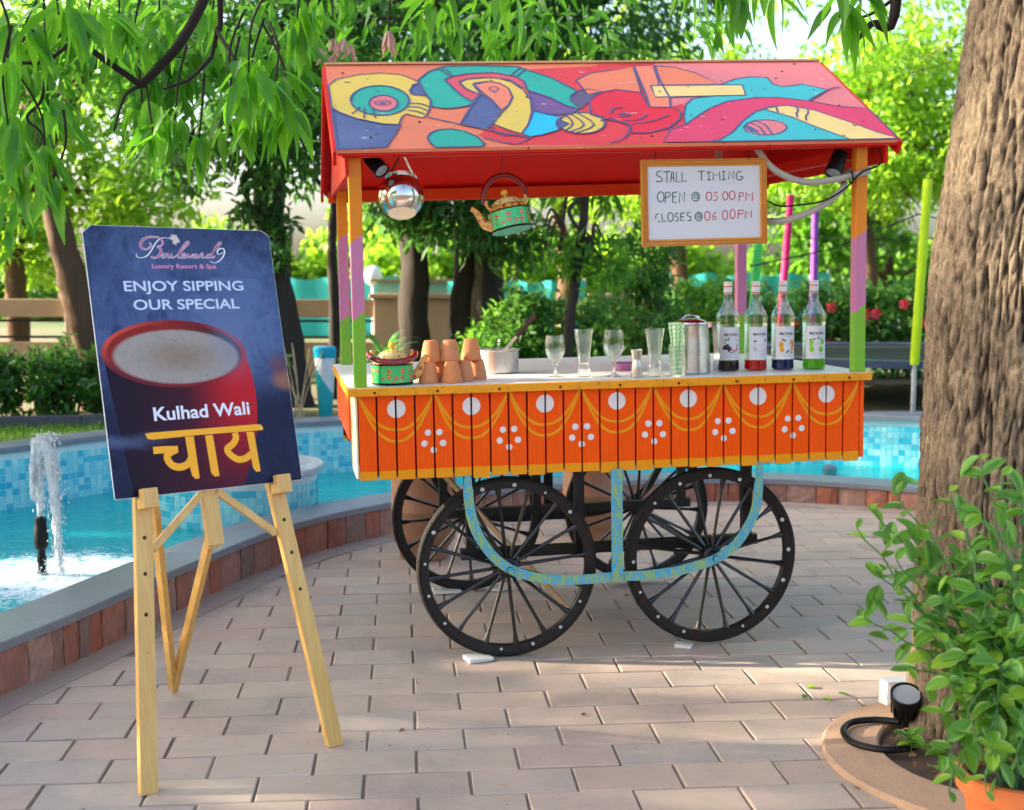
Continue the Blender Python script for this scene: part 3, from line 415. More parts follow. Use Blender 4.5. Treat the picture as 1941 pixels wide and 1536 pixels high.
# cladding stones, each one an object
arc = [0]
for a_, c_ in zip(NEAR, NEAR[1:]): arc.append(arc[-1]+(c_-a_).length)
def at_arc(s):
    j = 0
    while j < len(arc)-2 and arc[j+1] < s: j += 1
    f = (s-arc[j])/(arc[j+1]-arc[j]); return NEAR[j].lerp(NEAR[j+1], f), NN[j].lerp(NN[j+1], f).normalized(), hz[j]+(hz[j+1]-hz[j])*f
s = 2.4
while s < 15.2:
    wd = rng.choice([.075, .095, .11, .13, .15, .18])*rng.uniform(.9, 1.1)
    p, n, h = at_arc(s+wd/2); d = Vector((n.y, -n.x, 0)); th = rng.uniform(.010, .026)
    m = MB(); top = h-.036; nz_ = 4; nx_ = 3
    vs_ = []
    for layer in (0, 1):
        for iz in range(nz_+1):
            for ix in range(nx_+1):
                off = .012 if layer == 0 else -(th*(.55+.45*noise.noise(Vector((s*7+ix*.9, iz*.9, 3)))) + .004) + (0 if 0 < ix < nx_ else .007)
                vs_.append(WI @ (p + d*((ix/nx_-.5)*(wd-.006)) + n*off + Vector((0, 0, .001+(top-.002)*iz/nz_))))
    k = (nx_+1)*(nz_+1); fs_ = []
    for iz in range(nz_):
        for ix in range(nx_):
            a0 = k+iz*(nx_+1)+ix; fs_.append((a0, a0+1, a0+nx_+2, a0+nx_+1))
    for iz in range(nz_):
        for ix in (0, nx_):
            a0 = iz*(nx_+1)+ix; b0 = a0+nx_+1; fs_.append((a0, b0, b0+k, a0+k) if ix == 0 else (b0, a0, a0+k, b0+k))
    for ix in range(nx_):
        a0 = nz_*(nx_+1)+ix; fs_.append((a0, a0+1, a0+1+k, a0+k))
    m.add(vs_, fs_); m.build('cladding_stone', M_CLAD, wallroot)
    s += wd
# far pool wall with mosaic and coping
fw = thing('pool_retaining_wall', 'turquoise mosaic retaining wall with grey coping behind the pool', 'wall', (FAR[75].x, FAR[75].y, 0)); FI = fw.matrix_world.inverted()
FZ = .445
m = MB(); q = [[FI @ Vector((p.x+n.x*o, p.y+n.y*o, z)) for p, n in zip(FAR, FN)] for o, z in ((0, -.27), (0, FZ-.035), (.2, FZ-.035), (.2, -.27))]
for a, c in zip(q, q[1:]): m.strip(c, a)
m.build('wall_core', M_GROUT, fw)
cp = MB(); q = [[FI @ Vector((p.x+n.x*o, p.y+n.y*o, FZ+z)) for p, n in zip(FAR, FN)] for o, z in ((-.025, -.034), (-.025, -.004), (-.02, 0), (.24, 0), (.24, -.034))]
for a, c in zip(q, q[1:]+q[:1]): cp.strip(c, a)
M_COPE2 = pmat('slate_coping', (.17, .185, .21), .45, var=.15, scale=12, bump=.1)
cp.build('coping', M_COPE2, fw, smooth=True, angle=25)
def mosaic_strip(path, nrm, z0, z1, name, parent, inv, pitch=.042, off=.0025):
    P = path; Ls = [0]
    for a, c in zip(P, P[1:]): Ls.append(Ls[-1]+(c-a).length)
    m = MB(); s = 0; j = 0; nr = int((z1-z0)/pitch)
    while s+pitch < Ls[-1]:
        def at(u):
            j = min(len(Ls)-2, max(0, int(np.searchsorted(Ls, u))-1)); f = (u-Ls[j])/(Ls[j+1]-Ls[j]); return P[j].lerp(P[j+1], f)-nrm[j].lerp(nrm[j+1], f)*off
        a, c = at(s+.002), at(s+pitch-.002)
        for r in range(nr):
            za, zb = z0+r*pitch+.002, z0+(r+1)*pitch-.002
            m.add([inv @ Vector((a.x, a.y, za)), inv @ Vector((c.x, c.y, za)), inv @ Vector((c.x, c.y, zb)), inv @ Vector((a.x, a.y, zb))], [(0, 1, 2, 3)])
        s += pitch
    return tag(m.build(name, M_MOS, parent), kind='stuff')
mosaic_strip(FAR[20:125], FN[20:125], -.05, FZ-.037, 'mosaic_tiles', fw, FI)
# round tiled plinth in the pool
PC = Vector((-1.53, 7.03, 0)); PR = .44
pl_ = thing('pool_plinth', 'round mosaic-tiled plinth with pale stone top standing in the pool', 'plinth', (PC.x, PC.y, -.26))
m = MB(); m.lathe([(PR, 0), (PR, .60)], 40); m.build('plinth_core', M_GROUT, pl_, smooth=True)
circ = [Vector((PC.x+PR*math.cos(-a), PC.y+PR*math.sin(-a), 0)) for a in np.linspace(0, 2*PI, 67)]
mosaic_strip(circ, [-(c_-PC).normalized() for c_ in circ], .0, .335, 'mosaic_tiles', pl_, pl_.matrix_world.inverted(), off=.0025)
m = MB(); m.lathe([(0, .60), (PR+.035, .60), (PR+.04, .604), (PR+.04, .628), (PR+.034, .635), (0, .635)], 44); m.build('stone_top', pmat('pale_wet_stone', (.42, .44, .46), .2, var=.35, scale=14, bump=.15, bscale=50), pl_, smooth=True, angle=25)
# fountain nozzle and jet
M_BLACK = pmat('black_plastic', (.005, .005, .006), .4, var=.2, bump=.05)
M_STEELD = pmat('dull_steel', (.28, .29, .30), .35, 1.0, var=.1)
fz = thing('fountain_nozzle', 'black fountain nozzle standing in the pool beside the sign', 'fountain', (FX, FY, -.26))
m = MB(); m.lathe([(.017, 0), (.017, .40), (.021, .402), (.021, .43), (.017, .432), (.017, .455), (.029, .47), (.031, .49), (.031, .545), (.026, .56), (.026, .60), (.016, .605), (.010, .61), (0, .61)], 18); m.build('pipe', M_BLACK, fz, smooth=True)
m = MB(); m.lathe([(.022, .33), (.0225, .345), (.022, .36)], 18); m.build('collar', M_STEELD, fz, smooth=True)
t = NT('jet_water'); co = t.coords(scale=(1, 1, .16)); nj = t.noise(co, 85, 6, .78, .4); df = t.n('ShaderNodeBsdfPrincipled'); t.set(df.inputs['Base Color'], (.93, .96, .97)); df.inputs['Roughness'].default_value = .15; t.set(df.inputs['Normal'], t.bump(nj, .9, .02)); tp = t.n('ShaderNodeBsdfTransparent'); tp.inputs[0].default_value = (.9, .97, .98, 1)
mxj = t.n('ShaderNodeMixShader'); t.set(mxj.inputs[0], t.step(nj, .30, .50)*.85+.1); t.t.links.new(tp.outputs[0], mxj.inputs[1]); t.t.links.new(df.outputs[0], mxj.inputs[2]); t.surf(mxj.outputs[0]); M_JET = t.m
jet = thing('water_jet', 'white jet of water rising and falling over the fountain nozzle', 'water jet', (FX, FY, .345))
def stream(path, rad_, seed, n=16):
    m = MB(); P = smooth_path(path, 6); k = len(P); R = np.interp(np.linspace(0, 1, k), np.linspace(0, 1, len(rad_)), rad_)
    m.tube(P, list(R), n)
    m.v = [tuple(Vector(v)+Vector((noise.noise(Vector(v)*38+Vector((seed, 0, 0))), noise.noise(Vector(v)*38+Vector((0, seed, 5))), noise.noise(Vector(v)*25)))*.012) for v in m.v]
    return m
stream([(0, 0, 0), (0, 0, .12), (.0, 0, .24), (.012, 0, .33), (.035, 0, .355)], [.010, .018, .026, .034, .016], 1).build('rising_stream', M_JET, jet, smooth=True, angle=180)
stream([(.015, -.01, .345), (.05, -.015, .30), (.068, -.02, .18), (.078, -.02, .02), (.082, -.02, -.16), (.085, -.02, -.25)], [.020, .030, .024, .018, .014, .011], 2).build('falling_stream', M_JET, jet, smooth=True, angle=180)
stream([(-.005, -.02, .33), (-.018, -.03, .22), (-.02, -.03, .08)], [.012, .014, .005], 3).build('falling_stream', M_JET, jet, smooth=True, angle=180)
m = MB()
for k in range(420):
    r_ = abs(rng.gauss(0, .16)); a_ = rng.uniform(0, 2*PI); q_ = rng.uniform(.0015, .0048); z_ = WZ-.345+abs(rng.gauss(0, .05))*max(.1, 1-r_*2)
    c_ = Vector((.085+r_*math.cos(a_), -.02+r_*math.sin(a_)*.8, z_)); m.add([c_+Vector((q_, 0, 0)), c_+Vector((0, q_, 0)), c_-Vector((q_, 0, 0)), c_-Vector((0, q_, 0)), c_+Vector((0, 0, q_)), c_-Vector((0, 0, q_))],
        [(0, 1, 4), (1, 2, 4), (2, 3, 4), (3, 0, 4), (1, 0, 5), (2, 1, 5), (3, 2, 5), (0, 3, 5)])
t = NT('water_drops'); t.pbr((.93, .96, .97), .1, trans=.3, ior=1.33); M_DROP = t.m
PR_ = smooth_path([(0, 0, .0), (0, 0, .12), (.0, 0, .24), (.012, 0, .33), (.04, -.01, .36), (.062, -.015, .29), (.072, -.02, .18), (.079, -.02, .02), (.083, -.02, -.16), (.086, -.02, -.25)], 8)
for k in range(1500):
    u_ = rng.random()**.85*(len(PR_)-1.001); j_ = int(u_); c_ = PR_[j_].lerp(PR_[j_+1], u_-j_); d_ = (PR_[j_+1]-PR_[j_]).normalized(); w_ = .010+.030*math.sin(PI*min(1, u_/len(PR_)))
    c_ = c_+Vector((rng.gauss(0, w_*.62), rng.gauss(0, w_*.62), rng.gauss(0, w_*.3)-(abs(rng.gauss(0, .09)) if u_ < 18 and rng.random() < .35 else 0))); q_ = rng.uniform(.0010, .0034); l_ = q_*rng.uniform(1.2, 5); x_, y_, dd = frame(d_)
    m.add([c_+x_*q_, c_+y_*q_, c_-x_*q_, c_-y_*q_, c_+d_*l_, c_-d_*l_], [(0, 1, 4), (1, 2, 4), (2, 3, 4), (3, 0, 4), (1, 0, 5), (2, 1, 5), (3, 2, 5), (0, 3, 5)])
tag(m.build('splash_drops', M_DROP, jet, smooth=True, angle=180), kind='stuff')
fz2 = thing('fountain_spout', 'small steel fountain spout in the pool behind the cart', 'fountain', (2.14, 8.5, -.26))
m = MB(); m.lathe([(.03, 0), (.03, .33), (.045, .36), (.05, .40), (.02, .42), (0, .42)], 16); m.build('spout', M_STEELD, fz2, smooth=True)
# tree ring
M_RING = pmat('ring_stone', (.42, .27, .17), .8, var=.2, scale=5, bump=.4, bscale=70, dirt=.35)
m = MB(); m.lathe([(.365, -.02), (.365, .022), (.372, .027), (.525, .016), (.532, .010), (.532, -.02)], 72); tag(m.build('tree_ring', M_RING, smooth=True, angle=20, M=Matrix.Translation((*RING, 0))), 'round stone edging around the foot of the big tree', 'edging')
m = MB(); nn_ = 24
vs_ = [(0, 0, .03)]; fs_ = []
for rr_ in range(1, 7):
    for j in range(nn_):
        a_ = 2*PI*j/nn_; R_ = .366*rr_/6; vs_.append((R_*math.cos(a_), R_*math.sin(a_), .008+.03*(1-rr_/6)+.012*noise.noise(Vector((R_*math.cos(a_)*9, R_*math.sin(a_)*9, 0)))))
fs_ += [(0, 1+j, 1+(j+1) % nn_) for j in range(nn_)]
for rr_ in range(5):
    for j in range(nn_): a_ = 1+rr_*nn_+j; c_ = 1+rr_*nn_+(j+1) % nn_; fs_.append((a_, a_+nn_, c_+nn_, c_))
m.add(vs_, fs_); tag(m.build('soil_bed', M_SOIL, smooth=True, M=Matrix.Translation((*RING, 0))), kind='structure')
# ================================================================== THE CART
CW, CZ, CS, AX1, AX2, YF, YB, CD, CT = 1.9105, 1.0311, .6924, .541, 1.333, .06, 1.086, 1.2386, .0179
CYAW = .1808
CARTM = Matrix.Translation((-.5326, 4.5104, 0)) @ Matrix.Rotation(CYAW, 4, 'Z') @ Matrix.Translation((AX1, 0, 0)) @ Matrix.Rotation(-CT, 4, 'Y')
cart = thing('food_cart', 'orange wooden four-wheeled street food cart with painted gabled roof', 'cart', CARTM)
O_ = Matrix.Translation((-AX1, 0, 0))      # parts are laid out from the cart's left front corner
def cb(mb, name, mats, parent=None, **k): return mb.build(name, mats, parent or cart, M=(O_ if parent is None else Matrix()), **k)
ORG = (.95, .098, .001)
# painted planks: scallops, moons, flowers of dots, yellow hem
def deco(name, base, yel, wht, cw):
    t = NT(name); co = t.coords(obj=cart); x, y, z = t.xyz(co); hw_ = t.noise(co, 2.6, 2)*.026-.013; x = x+AX1+hw_; z = z+t.noise(co, 3.7, 2)*.014-.007
    H0 = CZ-.030; HH = H0-CS
    P = cw/7.0; u = (x/P).fract()-.5; ua = u.abs()*2; k = (x/P)-(x/P).fract()
    prof = t.math('SUBTRACT', 1, ua.pow(2.3))
    wob = t.noise(co, 9, 2)*.012-.006
    zr = (H0-z)/HH+wob                 # 0 at the top edge, 1 at the bottom
    sl = ua.pow(1.3)*1.6+1.0
    l1 = (zr-prof*.43+.02).abs().lt(sl*.013); l2 = (zr-prof*.56+.02).abs().lt(sl*.014)
    line = l1.max(l2)*zr.gt(.0)
    xm = u*P; zm = (H0-z)-HH*.16
    moon = (xm*xm+zm*zm).sqrt().lt(.0335+wob*.25)
    # flower of five dots where two scallops meet
    uf = (x/P+.5).fract()-.5; xf = uf*P; zf = (H0-z)-HH*.545
    ang = k*1.1
    fl = None
    for i in range(5):
        a = 2*PI*i/5+.3; d = ((xf-.036*math.cos(a))*(xf-.036*math.cos(a))+(zf-.036*math.sin(a))*(zf-.036*math.sin(a))).sqrt().lt(.0118)
        fl = d if fl is None else fl.max(d)
    fl = fl*x.gt(.06)*x.lt(cw-.06)
    hem = z.lt(CS+.036+wob*.6)
    n1 = t.noise(co, 14, 5, .6); gr = t.noise(t.coords(obj=cart, scale=(40, 40, 3)), 3, 4, .6)
    b0 = t.mix(t.step(gr, .3, .75), sc3(base, .89), t.mix(n1, sc3(base, .94), sc3(base, 1.06)))
    c = t.mix(line, b0, yel); c = t.mix(hem, c, yel); c = t.mix(moon.max(fl), c, wht)
    c = t.mix(t.step(t.noise(co, 26, 6, .78), .66, .76)*.7, c, (.25, .09, .03))       # scuffs
    t.pbr(c, n1*.2+.40, 0, t.bump(gr, .12, .004), .15); return t.m
YEL = (.78, .30, .008); WHT = (.72, .68, .66)
M_PLANK = deco('painted_planks', ORG, YEL, WHT, CW)
M_ORANGE = pmat('orange_paint', ORG, .5, var=.1, scale=10, bump=.08, dirt=.25)
M_REDP = pmat('red_paint', (.62, .010, .002), .5, var=.12, scale=7, bump=.06, dirt=.2)
M_DKRED = pmat('dark_red_paint', (.12, .005, .002), .6, var=.2)
M_YELP = pmat('yellow_trim_paint', (.80, .32, .012), .45, var=.12, scale=18, bump=.1, dirt=.8, dirtcol=(.10, .055, .02))
M_CREAM = pmat('cream_board', (.80, .62, .36), .55, var=.1, scale=8, bump=.08, dirt=.3)
t = NT('counter_laminate'); co = t.coords(); n1 = t.noise(co, 5, 5, .6); n2 = t.noise(co, 40, 5, .7)
t.pbr(t.mix(t.step(n2, .62, .75)*.3, t.mix(n1, (.66, .64, .60), (.76, .74, .70)), (.30, .26, .22)), n1*.2+.28, 0, None, .5); M_COUNTER = t.m
M_IRON = pmat('black_iron', (.0045, .004, .004), .38, var=.3, scale=12, bump=.25, bscale=60, dirt=.55, dirtcol=(.05, .036, .026), spec=.4)
# counter top and trim
m = MB(); m.box(-.03, CW+.03, -.008, CD+.02, CZ-.028, CZ); cb(m, 'counter_top', M_COUNTER, bevel=.002)
m = MB(); m.box(-.034, CW+.034, -.032, -.0085, CZ-.0305, CZ-.0015)
tr = cb(m, 'edge_trim', M_YELP, bevel=.003)
for i in range(9):
    x = .06+i*(CW-.12)/8; m = MB(); m.cyl((x, -.0345, CZ-.018), (x, -.030, CZ-.018), .005, n=10); m.build('screw', M_DKRED, tr)
m = MB(); m.box(-.034, -.0305, -.006, CD+.02, CZ-.034, CZ-.0015); cb(m, 'edge_trim', M_YELP)
m = MB(); m.box(CW+.0305, CW+.034, -.006, CD+.02, CZ-.034, CZ-.0015); cb(m, 'edge_trim', M_YELP)
# carcass behind the planks
m = MB(); m.box(.004, CW-.004, .016, .034, CS+.02, CZ-.03); cb(m, 'front_backing', M_DKRED)
NPL = 28; pw = CW/NPL
for i in range(NPL):
    x0, x1 = i*pw+.0035, (i+1)*pw-.0035; dz = rng.uniform(-.006, .004); dy = rng.uniform(-.0012, .0012)
    m = MB(); m.box(x0, x1, dy, .0155, CS+dz, CZ-.030); cb(m, 'plank', M_PLANK, bevel=.0018)
for i in range(NPL):
    x0, x1 = i*pw+.0035, (i+1)*pw-.0035
    m = MB(); m.box(x0, x1, CD-.0155, CD, CS+rng.uniform(-.004, .004), CZ-.030); cb(m, 'plank', M_PLANK, bevel=.0018)
m = MB(); m.box(.004, CW-.004, CD-.034, CD-.016, CS+.02, CZ-.03); cb(m, 'back_backing', M_DKRED)
for sx in (0, 1):
    X0, X1 = ((-.016, .0) if sx == 0 else (CW, CW+.016))
    m = MB(); m.box(X0+(.008 if sx == 0 else 0), X1, .0, .30, CS+.01, CZ-.030); cb(m, 'side_board', M_CREAM if sx == 0 else M_ORANGE, bevel=.002)
    m = MB(); m.box(X0-.0 if sx == 0 else X0, X1 if sx == 0 else X1+.006, .305, CD, CS+.11, CZ-.038); cb(m, 'side_board', M_ORANGE, bevel=.002)
m = MB(); m.box(.01, CW-.01, .04, CD-.04, CS+.05, CS+.066); cb(m, 'floor_board', M_DKRED)
for y in (.10, .42, .80, CD-.10): m = MB(); m.box(.02, CW-.02, y-.02, y+.02, CS+.004, CS+.049); cb(m, 'bearer', M_IRON)
# posts in three colours with slanted colour changes
def post_mat(name, z1, z2):
    t = NT(name); co = t.coords(obj=cart); x, y, z = t.xyz(co); zz = z+(x*1.1).fract()*0+(y*.35)
    d = t.noise(co, 30, 2)*.004; zs_ = z-(x*.9+y*.5)*0+d
    sl_ = t.coords(kind='Object'); lx, ly, lz = t.xyz(sl_)
    zt = zs_-lx*.75
    c = t.mix(zt.gt(z2), (.18, .46, .02), (.58, .19, .36)); c = t.mix(zt.gt(z1), c, (.80, .24, .002))
    n1 = t.noise(co, 12, 4); c = t.mix(n1*.22, c, sc3((.5, .4, .3), .6)); c = t.mix(t.step(t.noise(co, 40, 6, .75), .68, .8)*.5, c, (.2, .12, .06))
    t.pbr(c, .45, 0, t.bump(t.noise(co, 60, 4), .1, .004), .2); return t.m
PW_ = .045
RL = dict(FL=(-.05, -.058, 1.856), FR=(2.022, -.058, 1.898), RL=(-.05, .647, 2.255), RR=(2.012, .647, 2.297), BL=(-.05, 1.285, 1.803), BR=(2.02, 1.285, 1.845))
for nm, x, y, ztop, z1, z2 in (('fl', .014, .020, 1.862, 1.557, 1.285), ('fr', CW-.004, .020, 1.90, 1.555, 1.275), ('bl', .026, CD-.03, 1.825, 1.60, 1.24), ('br', CW-.03, CD-.03, 1.862, 1.60, 1.22)):
    m = MB(); h = PW_/2; m.box(-h, h, -h, h, 0, ztop-CZ)
    o = m.build('post', post_mat('post_paint_'+nm, z1, z2), cart, bevel=.003, M=O_ @ Matrix.Translation((x, y, CZ+.0005)))
# roof
def rv(k): return Vector(RL[k])
th = Vector((0, 0, -.012))
MUR = {'coral': (.72, .19, .095), 'coral2': (.76, .21, .12), 'red': (.64, .045, .055), 'red2': (.66, .022, .045), 'pink': (.66, .18, .19), 'rose': (.62, .085, .105), 'yellow': (.68, .48, .085),
       'teal': (.025, .36, .27), 'blue': (.085, .115, .245), 'purple': (.16, .08, .23), 'cyan': (.02, .46, .80), 'cyan2': (.05, .42, .44), 'gray': (.12, .09, .17), 'sand': (.76, .55, .20), 'magenta': (.62, .05, .12), 'line': (.085, .085, .19)}
def mural_mat(name, col):
    t = NT('mural_'+name); co = t.coords(obj=cart)
    n1 = t.noise(co, 9, 5, .65); n2 = t.noise(t.coords(obj=cart, scale=(1, 2.2, 2.2)), 11, 6, .72); n3 = t.noise(co, 60, 4, .7)
    c = t.mix(n1, sc3(col, .86), sc3(col, 1.12)); c = t.mix(t.step(n3, .55, .8)*.25, c, (.5, .4, .36))
    c = t.mix(t.step(n2, .635, .66), c, (.50, .40, .32))                      # flaked paint, bare ply
    c = t.mix(t.step(t.noise(co, 26, 3, .5), .70, .73)*.8, c, (.09, .05, .05))    # pits
    t.pbr(c, n1*.25+.42, 0, t.bump(n3, .08, .003), .2); return t.m
MM = {k: mural_mat(k, v) for k, v in MUR.items()}
def roofpt(u, v, lift=0):
    a = rv('FL').lerp(rv('FR'), u); b_ = rv('RL').lerp(rv('RR'), u); p = a.lerp(b_, v)
    n_ = (rv('FR')-rv('FL')).cross(rv('RL')-rv('FL')).normalized(); return p+n_*lift
m = MB(); q = [rv('FL'), rv('FR'), rv('RR'), rv('RL')]
m.hexa([p+th for p in q]+q); front = cb(m, 'front_roof_panel', [MM['coral']])
m = MB(); q = [rv('RL')+Vector((.0, .004, -.001)), rv('RR')+Vector((0, .004, -.001)), rv('BR'), rv('BL')]
m.hexa([p+th for p in q]+q); cb(m, 'back_roof_panel', M_REDP)
# red lining under both panels (2 mm below)
for a, b_, c, d, e in (('FL', 'FR', 'RR', 'RL', 1), ('RL', 'RR', 'BR', 'BL', -1)):
    m = MB(); q = [rv(k)+Vector((.004 if k[1] == 'L' else -.004, 0, -.0145)) for k in (a, b_, c, d)]
    m.hexa([p+Vector((0, 0, -.006)) for p in q]+q); cb(m, 'roof_lining', M_REDP)
# mural: flat paint shapes on the front panel
mm = MB(); names = list(MUR); lift = .0006
for col, P, ol in MURAL_FILL:
    mm.mat(names.index(col)); P2 = [(min(1, max(0, a)), min(1, max(0, b_))) for a, b_ in P]
    mm.poly([roofpt(a, b_, lift) for a, b_ in reversed(P2)] if sum((P2[i][0]*P2[(i+1) % len(P2)][1]-P2[(i+1) % len(P2)][0]*P2[i][1]) for i in range(len(P2))) < 0 else [roofpt(a, b_, lift) for a, b_ in P2]); lift += .00008
ll = lift+.0002; mm.mat(names.index('line')); NR = (rv('FR')-rv('FL')).cross(rv('RL')-rv('FL')).normalized()
for col, P, ol in MURAL_FILL:
    if not ol: continue
    P2 = [(min(1, max(0, a)), min(1, max(0, b_))) for a, b_ in P]; P2 = P2+[P2[0]]
    mm.ribbon([roofpt(a, b_, ll) for a, b_ in P2], .0075*rng.uniform(.85, 1.2), NR); ll += .00002
for P, wd in MURAL_LINE:
    mm.ribbon([roofpt(min(1, max(0, p.x)), min(1, max(0, p.y)), ll) for p in smooth_path([(a, b_) for a, b_ in P], 3)], .0072*wd, NR); ll += .00002
cb(mm, 'mural', [MM[k] for k in names])
for i, (u, v) in enumerate([(.03, .88), (.05, .45), (.06, .12), (.22, .9), (.33, .1), (.36, .55), (.48, .3), (.55, .08), (.62, .6), (.70, .25), (.80, .5), (.9, .85), (.93, .6), (.95, .4), (.965, .2), (.86, .12), (.15, .28), (.94, .95)]):
    m = MB(); p = roofpt(u, v, .001); m.cyl(p, p+NR*.003, .006, .004, n=8); cb(m, 'nail', M_IRON)
# ridge strip, barge boards, gables, beams
m = MB(); m.bar(rv('RL')+Vector((-.004, 0, .002)), rv('RR')+Vector((.004, 0, .002)), .03, .008, (0, 0, 1)); cb(m, 'ridge_strip', pmat('ridge_paint', (.72, .40, .22), .5, var=.2, scale=12, dirt=.3))
for s_, sx in (('L', -1), ('R', 1)):
    e = Vector((sx*.0, 0, -.021)); ps = [rv('F'+s_)+Vector((-sx*.03, .02, -.021)), rv('R'+s_)+Vector((-sx*.03, 0, -.022)), rv('B'+s_)+Vector((-sx*.03, -.02, -.021))]
    zb = min(ps[0].z, ps[2].z)
    m = MB(); m.prism([Vector((ps[0].x, ps[0].y, zb-.01)), ps[0], ps[1], ps[2], Vector((ps[2].x, ps[2].y, zb-.01))], (-sx*.012, 0, 0)); cb(m, 'gable_panel', M_REDP)
    for k in ('F', 'B'):
        m = MB(); a = rv(k+s_)+Vector((sx*.006, 0, -.03)); b_ = rv('R'+s_)+Vector((sx*.006, 0 if k == 'F' else .004, -.03)); m.bar(a, b_, .012, .05, (0, 0, 1)); cb(m, 'barge_board', M_REDP)
    m = MB(); m.box(.004 if s_ == 'L' else CW-.044, .044 if s_ == 'L' else CW-.004, .05, CD-.06, 1.795+(0 if s_ == 'L' else .038), 1.835+(0 if s_ == 'L' else .038)); cb(m, 'side_beam', M_REDP)
def slant_beam(name, y0, y1, zl, zr, h, mat, x0=-.03, x1=1.99):
    m = MB(); m.hexa([(x0, y0, zl-h), (x1, y0, zr-h), (x1, y1, zr-h), (x0, y1, zl-h), (x0, y0, zl), (x1, y0, zr), (x1, y1, zr), (x0, y1, zl)]); return cb(m, name, mat, bevel=.002)
slant_beam('front_beam', -.040, -.006, 1.846, 1.888, .014, M_REDP)
slant_beam('back_beam', CD-.012, CD+.03, 1.800, 1.842, .052, pmat('orange_red_paint', (.66, .045, .004), .5, var=.12, scale=8, dirt=.2))
slant_beam('middle_beam', .60, .64, 2.205, 2.247, .05, M_REDP)
# wheels
R0 = .34
def wheel_parts():
    rim = MB(); rim.lathe([(R0-.043, -.015), (R0-.017, -.017), (R0-.017, .017), (R0-.043, .015), (R0-.046, 0), (R0-.043, -.015)], 56)
    ty = MB(); ty.lathe([(R0-.0175, -.017), (R0-.008, -.019), (R0-.001, -.013), (R0, 0), (R0-.001, .013), (R0-.008, .019), (R0-.0175, .017)], 56)
    hb = MB(); hb.lathe([(0, -.055), (.020, -.055), (.024, -.05), (.026, -.035), (.038, -.028), (.040, 0), (.038, .028), (.026, .035), (.024, .05), (.02, .055), (0, .055)], 20)
    sp = MB(); P = [(0, 0, .03), (0, 0, .06), (0, 0, R0-.09), (0, 0, R0-.058), (0, 0, R0-.042)]
    for a, b_ in ((0, 1), (1, 2), (2, 3), (3, 4)): pass
    sp.tube([Vector(p) for p in P], [.0078, .0072, .0064, .0105, .0135], 8)
    rv_ = MB(); rv_.lathe([(0, .0035), (.006, .003), (.0078, .0), (.0078, -.001)], 10)
    return rim.mesh('wheel', M_IRON, True), ty.mesh('tyre', M_TYRE, True), hb.mesh('hub', M_IRON, True), sp.mesh('spoke', M_GLOSSBLACK, True), rv_.mesh('rivet', M_RIVET, True)
M_TYRE = pmat('worn_rubber', (.014, .012, .010), .75, var=.4, scale=20, bump=.4, bscale=80, dirt=.6, dirtcol=(.10, .07, .045))
M_GLOSSBLACK = pmat('black_gloss_paint', (.004, .004, .0045), .2, var=.2, bump=.1, spec=.6, dirt=.2, dirtcol=(.06, .05, .04))
M_RIVET = pmat('white_dab_paint', (.50, .49, .46), .6, var=.1)
WM = wheel_parts()
for x, y, rot in ((AX1, YF, .10), (AX2, YF, .22), (AX1, YB, .05), (AX2, YB, .31)):
    W4 = O_ @ Matrix.Translation((x, y, R0)) @ Matrix.Rotation(PI/2, 4, 'X') @ Matrix.Rotation(rot, 4, 'Z')
    wh = inst('wheel', WM[0], cart, W4); inst('tyre', WM[1], wh, Matrix()); inst('hub', WM[2], wh, Matrix())
    for i in range(16):
        a = 2*PI*i/16; inst('spoke', WM[3], wh, Matrix.Rotation(a, 4, 'Z') @ Matrix.Rotation(PI/2, 4, 'Y'))
        if y < .5 and (i*7+int(x*10)) % 5 != 0:
            b_ = a+PI/16; inst('rivet', WM[4], wh, Matrix.Translation(((R0-.030)*math.cos(b_), (R0-.030)*math.sin(b_), .0165)) @ Matrix.Scale(rng.uniform(.65, 1.1), 4))
for x in (AX1, AX2):
    m = MB(); m.cyl((x, YF-.07, R0), (x, YB+.07, R0), .013, n=12); cb(m, 'axle', M_IRON, smooth=True)
# iron side frames: painted in front, black behind
t = NT('blue_pattern_paint'); co = t.coords(obj=cart); cx, cy_, cz_ = t.xyz(co)
vo = t.voro(t.coords(obj=cart, scale=(1, .01, 1)), 24, rnd=.55); d = E(t, vo.outputs['Distance']); rg = (d*7.5).fract().lt(.30)*d.gt(.10)
wv = t.noise(t.coords(obj=cart, scale=(1, .01, .45)), 40, 2, .5, 1.5)
c = t.mix(rg.max(t.step(wv, .52, .56)*.75)*.95, (.02, .33, .62), (.30, .42, .03)); c = t.mix(t.step(t.noise(co, 40, 5, .7), .66, .74)*.6, c, (.30, .20, .05))
t.pbr(c, .45, 0, t.bump(t.noise(co, 50, 4), .15, .004)); M_BLUE = t.m
BAND = [(0.391, 0.70), (0.394, 0.599), (0.416, 0.499), (0.464, 0.414), (0.521, 0.358), (0.587, 0.323), (0.688, 0.297), (0.806, 0.289), (0.943, 0.292), (1.064, 0.291), (1.195, 0.302), (1.327, 0.335), (1.407, 0.385), (1.46, 0.455), (1.495, 0.537), (1.508, 0.70)]
